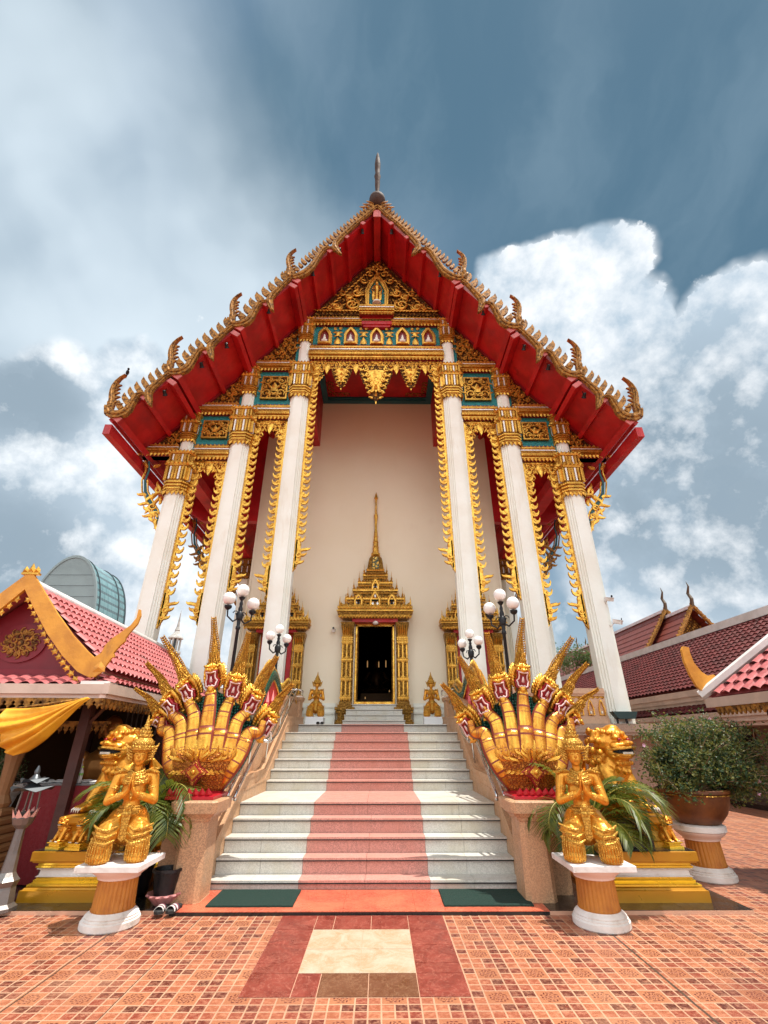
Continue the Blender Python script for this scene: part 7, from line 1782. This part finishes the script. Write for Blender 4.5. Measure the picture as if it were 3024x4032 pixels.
# ================================================================ FAR LEFT: towers
gt = thing('office_tower', 'distant glass and concrete tower with a rounded vault top above the left pavilion', 'tower', (-139, 198, 0))
conc = mat('pale_green_cladding', (.22, .29, .30), .5, 0, .1, .3, .12, .08); glsb = bpy.data.materials.new('curtain_wall_glass'); glsb.use_nodes = True
def _cg():
    k = NT(glsb.node_tree); b = k.n['Principled BSDF']; X, Y, Z = k.sep(k.node('ShaderNodeTexCoord').outputs['Object'])[:3]
    fz = k.m('FRACT', k.m('DIVIDE', Z, 3.4)); fy = k.m('FRACT', k.m('DIVIDE', Y, 1.6)); wn = k.node('ShaderNodeTexWhiteNoise', noise_dimensions='2D'); k.set(wn.inputs[0], k.comb(k.m('FLOOR', k.m('DIVIDE', Z, 3.4)), k.m('FLOOR', k.m('DIVIDE', Y, 1.6)), 0))
    c = k.mix(k.m('LESS_THAN', fz, .35), k.mix(wn.outputs[0], (.12, .24, .26), (.18, .33, .35)), (.09, .14, .15)); c = k.mix(k.m('LESS_THAN', fy, .07), c, (.25, .34, .35)); k.set(b.inputs['Base Color'], c); b.inputs['Roughness'].default_value = .25
_cg()
prof = [(-15, 0), (-15, 46)] + [(-15 * cos(a), 46 + 31 * sin(a)) for a in [pi * k / 26 for k in range(1, 26)]] + [(15, 46), (15, 0)]
b = MB(); b.prism(prof, 0, .5, 0)
for z in range(10, 73, 6): pass
gx = [(x * 1.02, z * 1.003) for x, z in prof]
b.build('end_wall', [conc], gt)
b = MB(); n = len(prof); vs = [(x, .51, z) for x, z in prof] + [(x, 25.5, z) for x, z in prof]; b.add(vs, [(i, i + 1, n + i + 1, n + i) for i in range(n - 1)]); b.add([(x, 25.5, z) for x, z in prof], [tuple(range(n))[::-1]]); b.build('glass_side', [glsb], gt)
dkr = mat('dark_joint', (.05, .07, .08), .5)
for y0 in (-.3, 3.0, 19.5, 25.4):
    b = MB(); o2 = 1.02; vs = [(x * o2, y0, z * 1.006) for x, z in prof] + [(x * o2, y0 + (.9 if y0 in (-.3, 25.4) else .5), z * 1.006) for x, z in prof] + [(x * .97, y0, z * .99) for x, z in prof]
    b.add(vs, [(i, i + 1, n + i + 1, n + i) for i in range(n - 1)] + [(i + 1, i, 2 * n + i, 2 * n + i + 1) for i in range(n - 1)]); b.build('rib', [conc if y0 in (-.3,) else dkr], gt)
for z in range(8, 72, 5):
    w = 15 if z <= 46 else 15 * sqrt(max(0, 1 - ((z - 46) / 31) ** 2)); b = MB(); b.box(-w, w, -.06, -.001, z, z + .18); b.build('joint_line', [dkr], gt)
for x, z in ((-5.5, 55), (-5.5, 48), (10, 45)): b = MB(); b.box(x, x + 2.6, -.2, -.05, z, z + 5.5); b.build('window', [gls], gt)
ct = thing('white_spire', 'slender weathered white stupa spire far off beyond the left pavilion ridge', 'spire', (-33.9, 78, 0)); b = MB()
b.lathe([(1.6, 0), (1.5, 6), (1.15, 11), (1.0, 14.2), (1.25, 14.3), (1.25, 14.6), (.95, 14.7)], 8); b.lathe([(.95, 16.6), (1.2, 16.7), (1.15, 16.9), (.6, 17.5), (.35, 18.0), (.45, 18.1), (.25, 18.6), (.12, 20), (.02, 21.5)], 12)
for k in range(8): a = k * pi / 4; b.box(.85 * cos(a) - .12, .85 * cos(a) + .12, .85 * sin(a) - .12, .85 * sin(a) + .12, 14.7, 16.6)
b.build('spire_body', [mat('weathered_white', (.50, .48, .45), .8, 0, .3, 1.5, .5, .8, (.25, .24, .22))], ct); b = MB(); b.lathe([(.5, 14.7), (.5, 16.6)], 8); b.build('lantern_core', [dkr], ct)
# low wall and trees closing the background
for i, (x, y, h, r) in enumerate(((-26, 60, 6, 4), (-34, 70, 7, 5), (-18, 74, 6, 4.5), (40, 70, 7, 5), (34, 110, 9, 7), (8, 90, 6, 5))):
    tree((x, y, 0), ['round tree standing in the far left background', 'farthest left tree behind the pavilion roof', 'tree far behind the left columns', 'tree far behind the cloister roof', 'tall tree beyond the red halls', 'tree hidden behind the temple hall'][i], h, r, 2500, 30 + i, .45)
# ================================================================ small fittings
fl = thing('floodlight', 'dark floodlight on the terrace edge at the foot of the far right column', 'floodlight', (6.05, 12.02, 1.951)); b = MB()
b.box(-.28, .28, -.10, .02, .20, .24, 0); b.prism([(-.30, .26), (.30, .26), (.22, .10), (-.18, .10)], -.14, .06, 0); b.build('housing', [mat('dark_teal_metal', (.03, .06, .06), .4, .5)], fl); b = MB(); b.box(-.2, -.16, -.06, -.02, 0, .16); b.box(.02, .06, -.06, -.02, 0, .16); b.build('bracket', [black], fl)
for (x, y, z, lb, rz) in ((6.32, 12.05, 5.0, 'white security camera high on the far right column', .3), (6.40, 12.06, 4.4, 'second white camera lower on the far right column', .8), (-1.42, 15.9, 4.98, 'small white camera on the wall left of the doorway crown', 0)):
    c = thing('security_camera', lb, 'camera', (x, y, z), rz, 'white security cameras'); b = MB(); b.box(-.05, .05, -.16, .06, -.05, .04, 0, RX(.3)); b.box(-.06, .06, -.18, .07, .041, .052, 0, RX(.3)); b.sweep([(0, .05, -.03), (0, .12, -.1), (-.1, .14, -.1)], .012, 6); b.build('casing', [wpaint], c); b = MB(); b.lathe([(.035, 0), (.03, .004)], 12, M=T(0, -.157, .04) @ RX(.3 + pi / 2)); b.build('lens', [black], c)
bd = thing('bird', 'little dark bird perched on the lowest left roof horn', 'bird', (-7.43, 10.47, 11.36), .6); b = MB(); b.ell((0, 0, .10), (.05, .11, .06)); b.ell((0, -.09, .17), (.035, .045, .035)); b.sweep([(0, -.12, .17), (0, -.17, .165)], [.012, .002], 5); b.sweep([(0, .08, .09), (0, .22, .03)], [.03, .012], 5, flat=.4); m_ = blobmesh(b, .008, 2); m_.build('body', [black], bd, smooth=True)
b = MB(); b.sweep([(.015, -.01, .06), (.015, -.015, 0)], .005, 5); b.build('foot', [black], bd); b = MB(); b.sweep([(-.015, -.01, .06), (-.015, -.015, 0)], .005, 5); b.build('foot', [black], bd)
